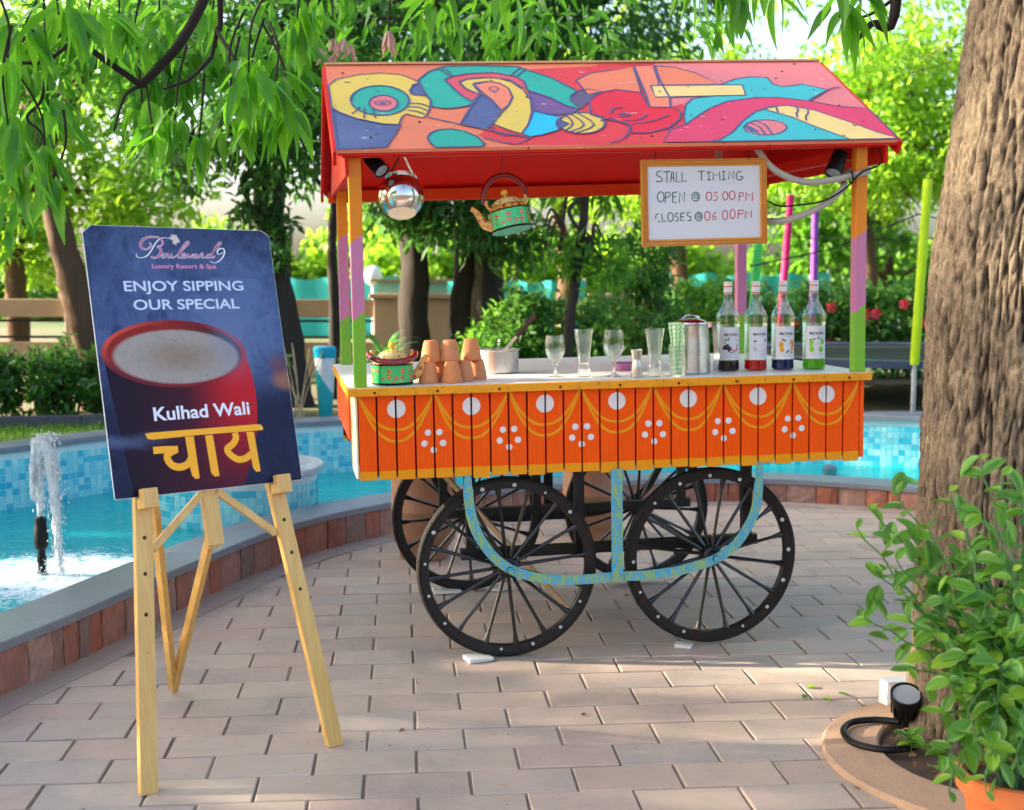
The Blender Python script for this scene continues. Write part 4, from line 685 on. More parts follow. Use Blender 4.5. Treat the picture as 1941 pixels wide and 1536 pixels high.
def iron_frame(y, dy, mat, wd=.036):
    m = MB(); P = smooth_path([(a, y, b_) for a, b_ in BAND], 5); n_ = Vector((0, -1, 0)); A = []; B_ = []
    for i, p in enumerate(P):
        d_ = (P[min(i+1, len(P)-1)]-P[max(i-1, 0)]).normalized(); q_ = n_.cross(d_)
        w_ = wd/2 if 2 < i < len(P)-3 else wd/2*(.75 if i in (1, 2, len(P)-2, len(P)-3) else .55); A.append(p+q_*w_); B_.append(p-q_*w_)
    e = Vector((0, dy, 0)); A2 = [p+e for p in A]; B2 = [p+e for p in B_]
    m.strip(A, B_); m.strip(B2, A2); m.strip(A2, A); m.strip(B_, B2)
    return cb(m, 'iron_hoop', mat)
iron_frame(-.004, .006, M_BLUE); iron_frame(CD-.006, .006, M_IRON)
m = MB(); m.box(.925, .968, -.012, -.0055, .275, .70); cb(m, 'iron_strap', M_BLUE, bevel=.001)
m = MB(); m.box(.925, .968, CD-.013, CD-.0065, .275, .70); cb(m, 'iron_strap', M_IRON)
for x, z in ((AX1, R0), (AX2, R0), (.946, .30)):
    m = MB(); m.cyl((x, -.016, z), (x, YF-.0 if z == R0 else -.004, z), .012, n=6); cb(m, 'bolt', M_BLUE)
for x in (AX1-.12, AX2+.18, AX1+.30):     # black chassis legs and stretchers below the box
    for y in (YF+.10, YB-.10): m = MB(); m.box(x-.018, x+.018, y-.018, y+.018, R0+.02, CS+.004); cb(m, 'chassis_leg', M_IRON)
for y in (YF+.10, YB-.10): m = MB(); m.box(AX1-.16, AX2+.22, y-.02, y+.02, R0+.014, R0+.052); cb(m, 'chassis_rail', M_IRON)
m = MB(); m.bar((.30, .55, .70), (.86, .30, .06), .018, .018); cb(m, 'prop_stick', pmat('bare_wood', (.48, .32, .17), .7, var=.2, stretch=(1, 1, 6)))
# --- things hung on the cart
def onCart(x, y, z, rz=0): return CARTM @ O_ @ Matrix.Translation((x, y, z)) @ Matrix.Rotation(rz, 4, 'Z')
# wheel chocks
M_MARBLE = pmat('white_marble', (.66, .63, .57), .5, var=.1, scale=10, bump=.1, dirt=.3)
def chock(x, y, rz, sz, label):
    m = MB(); a, c, h = sz; m.add([(-a, -c, 0), (a*.8, -c*1.1, 0), (a, c, 0), (-a*.9, c*.8, 0), (-a, -c, h), (a*.8, -c*1.1, h*.6), (a, c, h*.6), (-a*.9, c*.8, h)], [(3, 2, 1, 0), (4, 5, 6, 7), (0, 1, 5, 4), (1, 2, 6, 5), (2, 3, 7, 6), (3, 0, 4, 7)])
    tag(m.build('wheel_chock', M_MARBLE, bevel=.0015, M=Matrix.Translation((x, y, .0015)) @ Matrix.Rotation(rz, 4, 'Z')), label, 'chock', 'marble chips under the cart wheels')
def wp(x, y): v = CARTM @ O_ @ Vector((x, y, 0)); return v.x, v.y
x, y = wp(AX1-.12, YF-.03); chock(x, y, .5, (.055, .04, .016), 'white marble chip wedged under the left front cart wheel')
x, y = wp(AX2-.11, YF-.01); chock(x, y, -.2, (.035, .025, .015), 'small white marble chip wedged under the right front cart wheel')
x, y = wp(AX1-.10, YB-.02); chock(x, y, .3, (.07, .045, .014), 'white marble slab wedged under the left rear cart wheel')
x, y = wp(AX1+.13, YB-.03); chock(x, y, -.4, (.04, .03, .014), 'white marble piece lying right of the left rear cart wheel')
# whiteboard
M_PINE = pmat('varnished_pine', (.66, .27, .045), .38, var=.22, scale=5, bump=.1, bscale=30, stretch=(3, 3, 3), coat=.3)
BW, BH = .479, .313
wbM = CARTM @ O_ @ Matrix.Translation((1.050, -.002, 1.514)) @ Matrix.Rotation(-.0135, 4, 'Y') @ Matrix.Rotation(PI/2, 4, 'X')    # local x right, y up, z towards the viewer
wb = thing('whiteboard', 'framed whiteboard with handwritten stall opening times hanging from the roof', 'sign', wbM)
m = MB(); m.box(.012, BW-.012, .012, BH-.012, -.006, .003); m.build('board', pmat('whiteboard_enamel', (.66, .66, .70), .25, var=.03, spec=.4), wb)
fwid = .025
def frame_side(p, q_): 
    m = MB(); m.hexa([(p[0][0], p[0][1], -.008), (p[1][0], p[1][1], -.008), (p[2][0], p[2][1], -.008), (p[3][0], p[3][1], -.008), (p[0][0], p[0][1], .012), (p[1][0], p[1][1], .012), (p[2][0], p[2][1], .008), (p[3][0], p[3][1], .008)]); m.build('frame_side', M_PINE, wb, bevel=.0015)
f_ = fwid
frame_side([(0, 0), (BW, 0), (BW-f_, f_), (f_, f_)], 0); frame_side([(BW, 0), (BW, BH), (BW-f_, BH-f_), (BW-f_, f_)], 0)
frame_side([(BW, BH), (0, BH), (f_, BH-f_), (BW-f_, BH-f_)], 0); frame_side([(0, BH), (0, 0), (f_, f_), (f_, BH-f_)], 0)
for o0 in (.006, .0165):
    m = MB()
    for (a, c) in (((o0, o0), (BW-o0, o0)), ((BW-o0, o0), (BW-o0, BH-o0)), ((BW-o0, BH-o0), (o0, BH-o0)), ((o0, BH-o0), (o0, o0))): m.bar((*a, .0125 if o0 < .01 else .0108), (*c, .0125 if o0 < .01 else .0108), .003, .003)
    m.build('moulding', pmat('pine_moulding', (.50, .17, .02), .4, var=.2), wb)
for P_, nm, cc in ((WB_G, 'green_lettering', (.012, .10, .075)), (WB_R, 'red_lettering', (.55, .035, .07))):
    lm_ = pmat(nm, cc, .5, var=.35, scale=60)
    for i_, P in enumerate(P_):
        pts = [Vector((a*BW, b_*BH, .0036+.00001*i_)) for a, b_ in P]
        m = MB(); m.ribbon(smooth_path(pts, 3) if len(P) > 6 else pts, .0036, (0, 0, 1)); m.build('pen_stroke', lm_, wb)
for x in (.052, .41):
    m = MB(); m.tube(smooth_path([(x, BH-.006, .011), (x-.003, BH+.008, .012), (x+.004, BH+.022, .008), (x, BH+.032, .004), (x-.004, BH+.040, .004)], 4), .0016, 6); m.build('hanging_wire', M_IRON, wb, smooth=True)
# spotlights
def spotlight(base, mid, end, r, label):
    b_, m_, e_ = [CARTM @ O_ @ Vector(p) for p in (base, mid, end)]
    s_ = thing('spotlight', label, 'spotlight', tuple(b_)); I_ = Matrix.Translation(-b_)
    d_ = (e_-m_).normalized(); L_ = r*3.0; a_ = m_-d_*L_*.5; z_ = m_+d_*L_*.5
    x_, y_, dd = frame(d_); Mx = I_ @ Matrix.Translation(a_) @ Matrix((x_, y_, dd)).transposed().to_4x4()
    m = MB(); m.lathe([(0, 0), (r*.72, 0), (r*.85, L_*.05), (r*.95, L_*.5), (r, L_*.9), (r, L_), (r*.9, L_), (r*.88, L_*.92), (0, L_*.92)], 24, Mx); m.build('housing', M_BLACK, s_, smooth=True)
    m = MB(); m.lathe([(0, L_*.945), (r*.86, L_*.945)], 24, Mx); m.build('lens', pmat('lens_glass', (.30, .32, .34), .1, var=.1), s_)
    m = MB(); m.tube(smooth_path([I_ @ b_, I_ @ b_.lerp(a_, .5)+Vector((0, -.004, .004)), I_ @ (a_+d_*L_*.3)], 4), .009, 8); m.build('bracket', M_BLACK, s_, smooth=True)
spotlight((.045, .02, 1.842), (.090, .045, 1.818), (.128, .0, 1.768), .029, 'black spotlight clamped to the left front cart post')
spotlight((CW-.058, .03, 1.852), (1.818, .025, 1.818), (1.780, -.005, 1.748), .033, 'black spotlight clamped to the right front cart post')
# grey hose and black cable on the right
HOSE1 = [(1.495, .02, 1.878), (1.536, -.0, 1.812), (1.593, -.012, 1.77), (1.676, -.016, 1.745), (1.78, -.016, 1.752), (1.864, -.016, 1.769), (1.905, -.018, 1.778), (1.93, .0, 1.79), (1.928, .05, 1.80), (1.88, .062, 1.79), (1.842, .05, 1.76)]
HOSE2 = [(1.842, .05, 1.76), (1.835, .0, 1.728), (1.76, -.01, 1.667), (1.677, .0, 1.627), (1.595, .03, 1.604), (1.518, .09, 1.617), (1.46, .16, 1.66), (1.44, .25, 1.76), (1.45, .30, 1.95)]
M_HOSE = pmat('grey_hose', (.40, .36, .30), .5, var=.1, scale=9)
m = MB(); P = smooth_path(HOSE1+HOSE2[1:], 8); m.tube([CARTM @ O_ @ p for p in P], .0125, 12); tag(m.build('hose', M_HOSE, smooth=True), 'grey hose looped around the right front cart post', 'hose')
m = MB(); P = smooth_path([(1.46, .12, 1.70), (1.516, .0, 1.682), (1.572, -.02, 1.658), (1.644, -.02, 1.66), (1.737, -.025, 1.673), (1.82, -.03, 1.715), (1.868, -.032, 1.76), (1.90, -.034, 1.785), (1.95, -.03, 1.80), (1.975, -.02, 1.825), (1.965, -.02, 1.86), (1.955, -.03, 1.88)], 6); m.tube([CARTM @ O_ @ p for p in P], .0032, 6)
tag(m.build('power_cable', M_BLACK, smooth=True), 'thin black cable strung beside the grey hose', 'cable')
m = MB()
for i in range(10):
    a = CARTM @ O_ @ Vector((1.845+.008*i, -.031, 1.768+.0022*i)); m.tube([a+Vector((0, -.002, -.013)), a+Vector((0, -.003, .013))], .0035, 6)
m = MB(); q = [(1.853, -.014, 1.776), (1.853, -.034, 1.776), (1.853, -.034, 1.742), (1.853, -.014, 1.742)]
m.tube([CARTM @ O_ @ Vector(p) for p in smooth_path(q, 4, True)]+[CARTM @ O_ @ Vector(q[0])], .0035, 6); tag(m.build('cable_tie', M_BLACK, smooth=True), 'black cable tie binding the hose to the cart post', 'cable tie')
# ================================================================== TEXT
def text_shape(body, width=None, height=None, shear=0, bold=0):
    cu = bpy.data.curves.new('t', 'FONT'); cu.body = body; cu.size = 1; cu.shear = shear; cu.offset = bold; cu.resolution_u = 4
    o = bpy.data.objects.new('t', cu); COL.objects.link(o); dg = bpy.context.evaluated_depsgraph_get(); dg.update()
    me = o.evaluated_get(dg).to_mesh(); V = np.array([v.co[:2] for v in me.vertices]); F = [tuple(p.vertices) for p in me.polygons]
    o.evaluated_get(dg).to_mesh_clear(); bpy.data.objects.remove(o); bpy.data.curves.remove(cu)
    mn, mx = V.min(0), V.max(0); V = V-np.array([mn[0], 0])
    sx = width/(mx[0]-mn[0]) if width else 1; sy = height/mx[1] if height else sx
    return V*np.array([sx, sy]), F
# ================================================================== THINGS ON THE COUNTER
def flower_mat(name, base, scale=40, ring=(.80, .42, .03), core=(.60, .05, .02), rough=.25):
    t = NT(name); co = t.coords(); vo = t.voro(co, scale, rnd=.45); d = E(t, vo.outputs['Distance'])
    v2 = t.voro(co, scale*2.7, rnd=.8); d2 = E(t, v2.outputs['Distance'])
    c = t.mix(d2.lt(.16), base, sc3(base, .35)); c = t.mix(d.lt(.38)*(t.noise(co, 230, 2).gt(.44)), c, core); c = t.mix(d.lt(.17), c, ring); c = t.mix(d.lt(.08), c, core)
    t.pbr(c, rough, 0, None, .5, coat=.4); return t.m
M_KGREEN = flower_mat('enamel_green_flowers', (.03, .50, .14)); M_KORANGE = flower_mat('enamel_orange_flowers', (.72, .34, .06), 42, (.70, .05, .02), (.30, .04, .02))
M_KCREAM = flower_mat('enamel_cream_flowers', (.74, .56, .22), 60, (.62, .10, .03), (.35, .20, .04))
M_KRED = flower_mat('enamel_red_beads', (.26, .005, .008), 85, (.45, .25, .28), (.16, .008, .05)); M_KRED2 = pmat('red_lacquer', (.20, .005, .004), .3, var=.15, coat=.3)
M_KYEL = pmat('yellow_enamel', (.76, .46, .04), .3, var=.1); M_BASEGREEN = pmat('green_enamel', (.10, .40, .20), .35, var=.08)
def kettle(M, label, s, fold, spout_dir):
    k = thing('painted_kettle', label, 'kettle', M)
    def B(m, name, mats, par=None, **kw): return m.build(name, mats, par or k, smooth=True, **kw)
    m = MB(); m.lathe([(0, 0), (.070*s, 0), (.074*s, .003*s)], 36); B(m, 'base', M_BASEGREEN)
    m = MB(); m.lathe([(.074*s, .003*s), (.0755*s, .006*s), (.0755*s, .010*s)], 36); B(m, 'base_rim', M_BLACK)
    m = MB(); m.lathe([(.0755*s, .0102*s), (.076*s, .03*s), (.075*s, .072*s)], 36); body = B(m, 'body', M_KGREEN)
    m = MB(); m.lathe([(.075*s, .0722*s), (.0765*s, .074*s), (.0745*s, .077*s)], 36); B(m, 'body_rim', M_BLACK, body)
    m = MB(); m.lathe([(.0745*s, .0772*s), (.066*s, .090*s), (.052*s, .097*s)], 36); B(m, 'shoulder', M_KORANGE)
    m = MB(); m.lathe([(.056*s, .0975*s), (.055*s, .103*s), (.045*s, .115*s), (.028*s, .123*s), (.010*s, .126*s), (0, .126*s)], 32); lid = B(m, 'lid', M_KCREAM)
    m = MB(); m.lathe([(.006*s, .125*s), (.005*s, .130*s), (.0125*s, .137*s), (.0135*s, .144*s), (.009*s, .152*s), (0, .154*s)], 16); B(m, 'knob', M_KYEL, lid)
    sg = spout_dir; m = MB(); m.tube(smooth_path([(sg*.066*s, 0, .030*s), (sg*.092*s, 0, .040*s), (sg*.106*s, 0, .070*s), (sg*.120*s, 0, .098*s), (sg*.132*s, 0, .106*s)], 5), list(np.interp(np.linspace(0, 1, 21), [0, .35, .8, 1], [.021*s, .016*s, .009*s, .010*s])), 14); B(m, 'spout', M_KORANGE)
    for q in (-1, 1):
        m = MB(); m.tube(smooth_path([(q*.060*s, 0, .090*s), (q*.070*s, 0, .100*s), (q*.074*s, 0, .116*s), (q*.070*s, 0, .124*s)], 4), .006*s, 10); B(m, 'handle_ear', M_KORANGE)
    m = MB(); P = []
    for i in range(17):
        a = PI*i/16; R = .082*s
        if fold: P.append((R*1.06*math.cos(a), -R*1.04*math.sin(a), .116*s-.030*s*math.sin(a)))
        else: P.append((R*math.cos(a), 0, .116*s+R*1.12*math.sin(a)))
    m.tube(P, list(np.interp(np.linspace(0, 1, 17), [0, .12, .88, 1], [.007*s, .0105*s, .0105*s, .007*s])), 12); B(m, 'handle', M_KRED if fold else M_KRED2)
    return k
kettle(onCart(.135, .085, CZ+.0005, -.05), 'green and orange painted kettle with red handle on the counter', 1.0, True, 1)
hk = CARTM @ O_ @ Matrix.Translation((.581, .06, 1.578)) @ Matrix.Rotation(-.17, 4, 'Y') @ Matrix.Rotation(-.16, 4, 'X')
K = kettle(hk, 'green painted kettle with dark red arched handle hanging from the roof', 1.0, False, -1)
topw = K.matrix_world @ Vector((0, 0, .116+.0918+.010)); roofw = CARTM @ O_ @ Vector((.558, .06, 1.905))
m = MB(); m.tube([K.matrix_world.inverted() @ p for p in smooth_path([topw-Vector((0, 0, .012)), topw.lerp(roofw, .35)+Vector((.003, 0, 0)), topw.lerp(roofw, .7)-Vector((.003, 0, 0)), roofw], 5)], .0016, 6); m.build('hanging_wire', M_IRON, K)
# steel pot hanging
M_STEEL = NT('polished_steel'); t = M_STEEL; co = t.coords(scale=(1, 1, 12)); t.pbr((.66, .64, .61), t.noise(co, 10, 4)*.10+.10, 1.0, t.bump(t.noise(co, 9, 3), .04, .003)); M_STEEL = t.m
M_BRUSH = NT('brushed_steel'); t = M_BRUSH; co = t.coords(scale=(1, 1, 30)); t.pbr((.62, .58, .53), t.noise(co, 12, 4)*.2+.2, 1.0); M_BRUSH = t.m
lm = CARTM @ O_ @ Matrix.Translation((.183, .08, 1.705)) @ Matrix.Rotation(.05, 4, 'Y') @ Matrix.Rotation(-.42, 4, 'X')
lo = thing('steel_pot', 'round polished steel pot hanging by its handle from the roof', 'pot', lm)
m = MB(); m.lathe([(0, -.066), (.050, -.066), (.053, -.063), (.070, -.045), (.080, -.020), (.083, .0), (.080, .025), (.070, .048), (.056, .062), (.052, .068), (.058, .074), (.057, .075), (.050, .068), (.053, .060), (.067, .046), (.077, .02), (.079, 0), (.077, -.02), (.066, -.045), (.048, -.06), (0, -.062)], 40); m.build('vessel', M_STEEL, lo, smooth=True, angle=60)
m = MB(); m.lathe([(0, -.0665), (.0495, -.0665)], 32); m.build('vessel_bottom', pmat('worn_steel_base', (.60, .52, .42), .5, .6, var=.2), lo)
LI = lm.inverted(); hook = LI @ (CARTM @ O_ @ Vector((.189, .08, 1.850)))
for q in (-1, 1):
    m = MB(); m.bar((q*.055, 0, .060), hook+Vector((q*.006, 0, 0)), .007, .003, (0, 1, 0)); m.build('handle', M_BRUSH if q > 0 else pmat('dark_handle', (.16, .05, .03), .4, .3), lo)
m = MB(); m.tube(smooth_path([hook+Vector((-.008, 0, -.006)), hook+Vector((.008, 0, -.002)), hook+Vector((0, 0, .008)), LI @ (CARTM @ O_ @ Vector((.189, .08, 1.917)))], 4), .0018, 6); m.build('hanging_wire', M_IRON, lo)
# terracotta cups, mouth down
M_TERRA = NT('terracotta'); t = M_TERRA; co = t.coords(); oi = t.n('ShaderNodeObjectInfo').outputs['Random']; n1 = t.noise(t.coords(scale=(1, 1, 5)), 14, 4); n2 = t.noise(co, 9, 4)
base = t.ramp(oi, [(0, (.62, .19, .05)), (.5, (.66, .24, .08)), (1, (.58, .22, .085))]); t.pbr(t.mix(n1*.22, base, (.62, .32, .16)), .75, 0, t.bump(n1, .2, .003)); M_TERRA = t.m
m = MB(); m.lathe([(.037, 0), (.0385, .004), (.0375, .012), (.0365, .014), (.034, .035), (.028, .062), (.0245, .074), (.022, .077), (0, .077)], 32); m.lathe([(.037, 0), (.034, .003), (.030, .035), (.024, .066), (0, .070)], 24); CUPM = m.mesh('clay_cup', M_TERRA, True)
row1 = [(.268, .10), (.318, .155), (.352, .082), (.405, .140), (.462, .20)]
lab1 = ['terracotta cup at the left end of the bottom row, beside the kettle spout', 'terracotta cup half hidden behind the front bottom cup', 'front terracotta cup of the bottom row, nearest the counter edge', 'terracotta cup right of the front cup in the bottom row', 'terracotta cup at the far right end of the bottom row']
for (x, y), lb in zip(row1, lab1):
    o = tag(bpy.data.objects.new('clay_cup', CUPM), lb, 'cup', 'upturned clay cups on the counter'); link(o); o.matrix_world = onCart(x, y, CZ+.0005, rng.uniform(0, 6))
for (x, y), lb in zip([(.282, .130), (.352, .125), (.437, .170)], ['left upturned terracotta cup of the upper row', 'middle upturned terracotta cup of the upper row, the tallest', 'right upturned terracotta cup of the upper row, before the steel pan']):
    o = tag(bpy.data.objects.new('clay_cup', CUPM), lb, 'cup', 'upturned clay cups on the counter'); link(o); o.matrix_world = onCart(x, y, CZ+.0778, rng.uniform(0, 6))
# steel pan with ladle
M_USED = NT('used_steel'); t = M_USED; co = t.coords(); n1 = t.noise(t.coords(scale=(1, 1, .5)), 18, 5, .7); t.pbr(t.mix(t.step(n1, .56, .70)*.8, (.52, .50, .47), (.26, .13, .06)), n1*.2+.22, 1.0); M_USED = t.m
pan = thing('steel_pan', 'used steel cooking pan with brown stains on the counter', 'pan', onCart(.585, .47, CZ+.0005))
m = MB(); m.lathe([(0, 0), (.080, 0), (.086, .006), (.087, .088), (.093, .092), (.0935, .095), (.085, .093), (.084, .008), (0, .004)], 40); m.build('vessel', M_USED, pan, smooth=True)
m = MB(); m.lathe([(0, .062), (.0835, .062)], 32); m.build('tea', pmat('milk_tea', (.30, .16, .08), .2, var=.1), pan)
ld = thing('ladle', 'steel ladle with dark wooden grip standing in the steel pan', 'ladle', onCart(.56, .47, CZ+.030)); a = Vector((.0, 0, 0)); b_ = Vector((.182, -.02, .200))
m = MB(); m.bar(a, b_*.58, .012, .004, (0, 1, 0)); m.build('shaft', M_BRUSH, ld)
m = MB(); m.bar(b_*.57, b_, .017, .013, (0, 1, 0)); m.build('grip', pmat('dark_wood', (.06, .028, .022), .45, var=.3), ld, bevel=.003)
m = MB(); m.lathe([(0, -.018), (.018, -.014), (.028, 0), (.027, 0), (.017, -.012), (0, -.016)], 20); m.build('bowl', M_BRUSH, ld, smooth=True)
# glassware
M_GLASS = glassmat('clear_glass', (.97, .985, .98))
def lathe_thing(name, label, cat, x, y, prof, mat, n=36, group=None, z=CZ+.0006):
    m = MB(); m.lathe(prof, n); o = m.build(name, mat, None, smooth=True, angle=50); o.matrix_world = onCart(x, y, z); return tag(o, label, cat, group)
gob = [(0, 0), (.030, 0), (.031, .002), (.012, .007), (.006, .014), (.0055, .045), (.010, .055), (.026, .068), (.036, .090), (.0385, .110), (.036, .138), (.0335, .156), (.0325, .156), (.035, .136), (.0372, .110), (.0345, .091), (.024, .071), (.006, .060), (0, .059)]
lathe_thing('goblet', 'stemmed water goblet, leftmost of the glasses on the counter', 'glass', .764, .20, gob, M_GLASS, group='glasses on the counter')
gob2 = [(r*1.02, z*1.13) for r, z in gob]
lathe_thing('goblet', 'taller stemmed beer goblet between the pilsner glass and the jigger', 'glass', .974, .125, gob2, M_GLASS, group='glasses on the counter')
pil = [(0, 0), (.026, 0), (.027, .004), (.026, .016), (.0235, .022), (.0225, .030), (.0228, .060), (.026, .100), (.032, .145), (.0375, .180), (.0365, .180), (.031, .145), (.025, .100), (.0215, .062), (.0205, .050), (0, .046)]
lathe_thing('pilsner_glass', 'tall flared pilsner glass between the two goblets', 'glass', .868, .165, pil, M_GLASS, group='glasses on the counter')
lathe_thing('pilsner_glass', 'tall flared pilsner glass between the jigger and the straws', 'glass', 1.118, .07, pil, M_GLASS, group='glasses on the counter')
lathe_thing('jigger', 'small waisted steel jigger standing between the glasses', 'jigger', 1.042, .05, [(0, .0), (.0215, 0), (.0225, .002), (.0175, .055), (.0155, .065), (.0155, .069), (.0175, .075), (.0225, .104), (.0215, .104), (.0165, .076), (0, .072)], M_BRUSH)
dish = lathe_thing('glass_ashtray', 'low round purple rimmed glass dish behind the goblet', 'dish', 1.105, .42, [(0, 0), (.055, 0), (.058, .004), (.060, .028), (.056, .030), (.052, .010), (0, .008)], pmat('purple_glaze', (.38, .14, .30), .15, var=.3, scale=25))
# straws in a tumbler
sx, sy_ = 1.200, .055
tum = lathe_thing('straw_glass', 'clear tumbler holding green striped paper straws', 'glass', sx, sy_, [(0, 0), (.0275, 0), (.0285, .003), (.031, .120), (.030, .120), (.0275, .008), (0, .006)], M_GLASS)
t = NT('striped_paper'); x, y, z = t.xyz(t.coords()); ang = t.math('ARCTAN2', y, x); sp = ((z*60)+ang*(1/(2*PI))).fract(); t.pbr(t.mix(sp.lt(.5), (.80, .82, .74), (.30, .70, .16)), .6); M_STRAW = t.m
m = MB(); m.tube([(0, 0, .0), (0, 0, .100), (0, 0, .195)], .0035, 8, caps=False); SM = m.mesh('paper_straw', M_STRAW, True)
for i in range(22):
    a = 2*PI*i/22*2.4; r_ = .004+.016*((i*7) % 22)/22; tl_ = .02+.11*((i*5) % 22)/22
    o = tag(bpy.data.objects.new('paper_straw', SM), 'green and white striped paper straw in the tumbler beside the steel jug', 'straw', 'paper straws in the tumbler'); link(o)
    o.matrix_world = onCart(sx+r_*.65*math.cos(a), sy_+r_*.65*math.sin(a), CZ+.0075, 0) @ Matrix.Rotation(a, 4, 'Z') @ Matrix.Rotation(tl_, 4, 'Y')
# steel jug
jug = thing('steel_jug', 'tall brushed steel water jug with flat handle beside the straws', 'jug', onCart(1.292, .17, CZ+.0005))
m = MB(); m.lathe([(0, 0), (.070, 0), (.074, .006), (.073, .04), (.070, .13), (.066, .185), (.068, .190), (.066, .190), (.063, .184), (.068, .12), (.071, .01), (0, .006)], 44); m.build('vessel', M_BRUSH, jug, smooth=True)
m = MB(); m.lathe([(.068, .1905), (.066, .196), (.045, .206), (.02, .211), (0, .212)], 36); l_ = m.build('lid', M_STEEL, jug, smooth=True)
m = MB(); m.tube(smooth_path([(-.040, -.01, .207), (-.020, -.01, .222), (.012, -.01, .222), (.030, -.01, .210)], 5), .006, 10); m.build('lid_grip', M_STEEL, l_, smooth=True)
m = MB(); P = smooth_path([(.052, -.03, .182), (.070, -.035, .187), (.084, -.035, .178), (.088, -.035, .120), (.092, -.035, .060), (.086, -.03, .024), (.066, -.02, .022)], 5); m.ribbon(P, .022, (.15, -1, 0)); m.ribbon([p+Vector((0, .003, 0)) for p in P], .022, (.15, -1, 0))
m.build('handle', M_STEEL, jug, smooth=True)
# small red beads behind the jug
for i, (x, y) in enumerate(((1.405, .30), (1.425, .31), (1.433, .295))):
    m = MB(); m.lathe([(0, 0), (.005, .001), (.0075, .006), (.006, .011), (0, .013)], 12); o = m.build('cherry', pmat('red_cherry', (.45, .01, .03), .25), None, smooth=True); o.matrix_world = onCart(x, y, CZ+.0003); tag(o, ['leftmost small red cherry on the counter beside the jug handle', 'small red cherry in the middle of the three behind the jug', 'small red cherry nearest the leftmost bottle'][i], 'cherry', 'red cherries on the counter')
# syrup bottles
M_BOTTLE = glassmat('bottle_glass', (.93, .97, .94))
def liquid(name, col):
    t = NT(name); t.pbr(col, .08, 0, None, .5, trans=.35, ior=1.36); return t.m
BZ = [(0, 0), (.038, 0), (.043, .003), (.0445, .010), (.0435, .022), (.0425, .032), (.0435, .040), (.0435, .175), (.0445, .180), (.0450, .186), (.0440, .198), (.0450, .205), (.0445, .214), (.0400, .228), (.030, .246), (.0215, .262), (.0165, .280), (.0150, .300), (.0148, .315)]
M_LABEL = pmat('paper_label', (.70, .68, .70), .5, var=.05)
M_PRINT = pmat('label_black_print', (.03, .025, .04), .5); M_CAPW = pmat('white_cap', (.78, .76, .74), .4, var=.04); M_CAPR = pmat('red_cap_band', (.55, .02, .02), .4)
def disc2(cx, cy, rx, ry, n=14, a0=0, a1=2*PI): return [(cx+rx*math.cos(a0+(a1-a0)*i/n), cy+ry*math.sin(a0+(a1-a0)*i/n)) for i in range(n if a1-a0 > 6.2 else n+1)]
def leaf2(cx, cy, L, W_, a): 
    c, s_ = math.cos(a), math.sin(a); return [(cx+x*c-y*s_, cy+x*s_+y*c) for x, y in [(-L, 0), (-L*.3, W_), (L*.4, W_*.8), (L, 0), (L*.4, -W_*.8), (-L*.3, -W_)]]
C_RED = pmat('print_red', (.60, .02, .025), .5); C_GRN = pmat('print_green', (.04, .25, .05), .5); C_LIME = pmat('print_lime', (.22, .55, .02), .5); C_ORG = pmat('print_orange', (.75, .32, .02), .5); C_DRK = pmat('print_dark', (.05, .04, .05), .5); C_CRM = pmat('print_cream', (.75, .68, .50), .5)
ART = {
 'berry': [(C_DRK, disc2(-.020+dx, .045+dy, .006, .006)) for dx, dy in ((0, 0), (.008, .004), (-.006, .008), (.004, .012), (.014, .001), (-.010, .001), (.010, -.006))]+[(C_GRN, leaf2(-.022, .078, .008, .003, .6)), (C_GRN, leaf2(-.012, .082, .007, .003, 2)), (C_DRK, leaf2(.022, .076, .004, .0015, 1)), (C_DRK, leaf2(-.026, .066, .004, .0015, .2)), (C_RED, disc2(.012, .045, .015, .012, 10, PI+.3, 2*PI+.3)), (C_CRM, disc2(.017, .046, .017, .004, 10, PI, 2*PI)), (C_DRK, leaf2(.024, .056, .006, .003, .8)), (C_DRK, leaf2(.0, .030, .018, .0015, -.2))],
 'melon': [(C_GRN, disc2(.002, .055, .032, .033, 16, PI-.05, 2*PI+.05)), (C_CRM, disc2(.002, .056, .030, .030, 16, PI, 2*PI)), (C_RED, disc2(.002, .058, .027, .026, 16, PI, 2*PI)), (C_GRN, leaf2(-.022, .072, .008, .004, .5)), (C_GRN, leaf2(.024, .074, .008, .005, 1.6))],
 'mango': [(C_ORG, disc2(-.023, .056, .009, .013)), (C_ORG, disc2(.022, .066, .011, .009)), (C_ORG, disc2(-.020, .036, .009, .009)), (C_ORG, disc2(.024, .042, .008, .011)), (C_GRN, leaf2(-.012, .074, .013, .004, -.5)), (C_GRN, leaf2(.002, .030, .012, .004, .6)), (C_GRN, leaf2(.020, .026, .008, .003, -.5)), (C_RED, disc2(.027, .056, .004, .006))],
 'lime': [(C_LIME, disc2(.022, .066, .0105, .0115)), (C_LIME, disc2(.016, .036, .011, .012)), (C_LIME, disc2(-.022, .060, .008, .013)), (C_LIME, disc2(-.020, .036, .009, .012)), (C_GRN, leaf2(-.012, .076, .009, .003, .2)), (C_GRN, leaf2(.006, .080, .008, .003, -.4)), (C_GRN, leaf2(-.026, .074, .006, .003, 1))]}
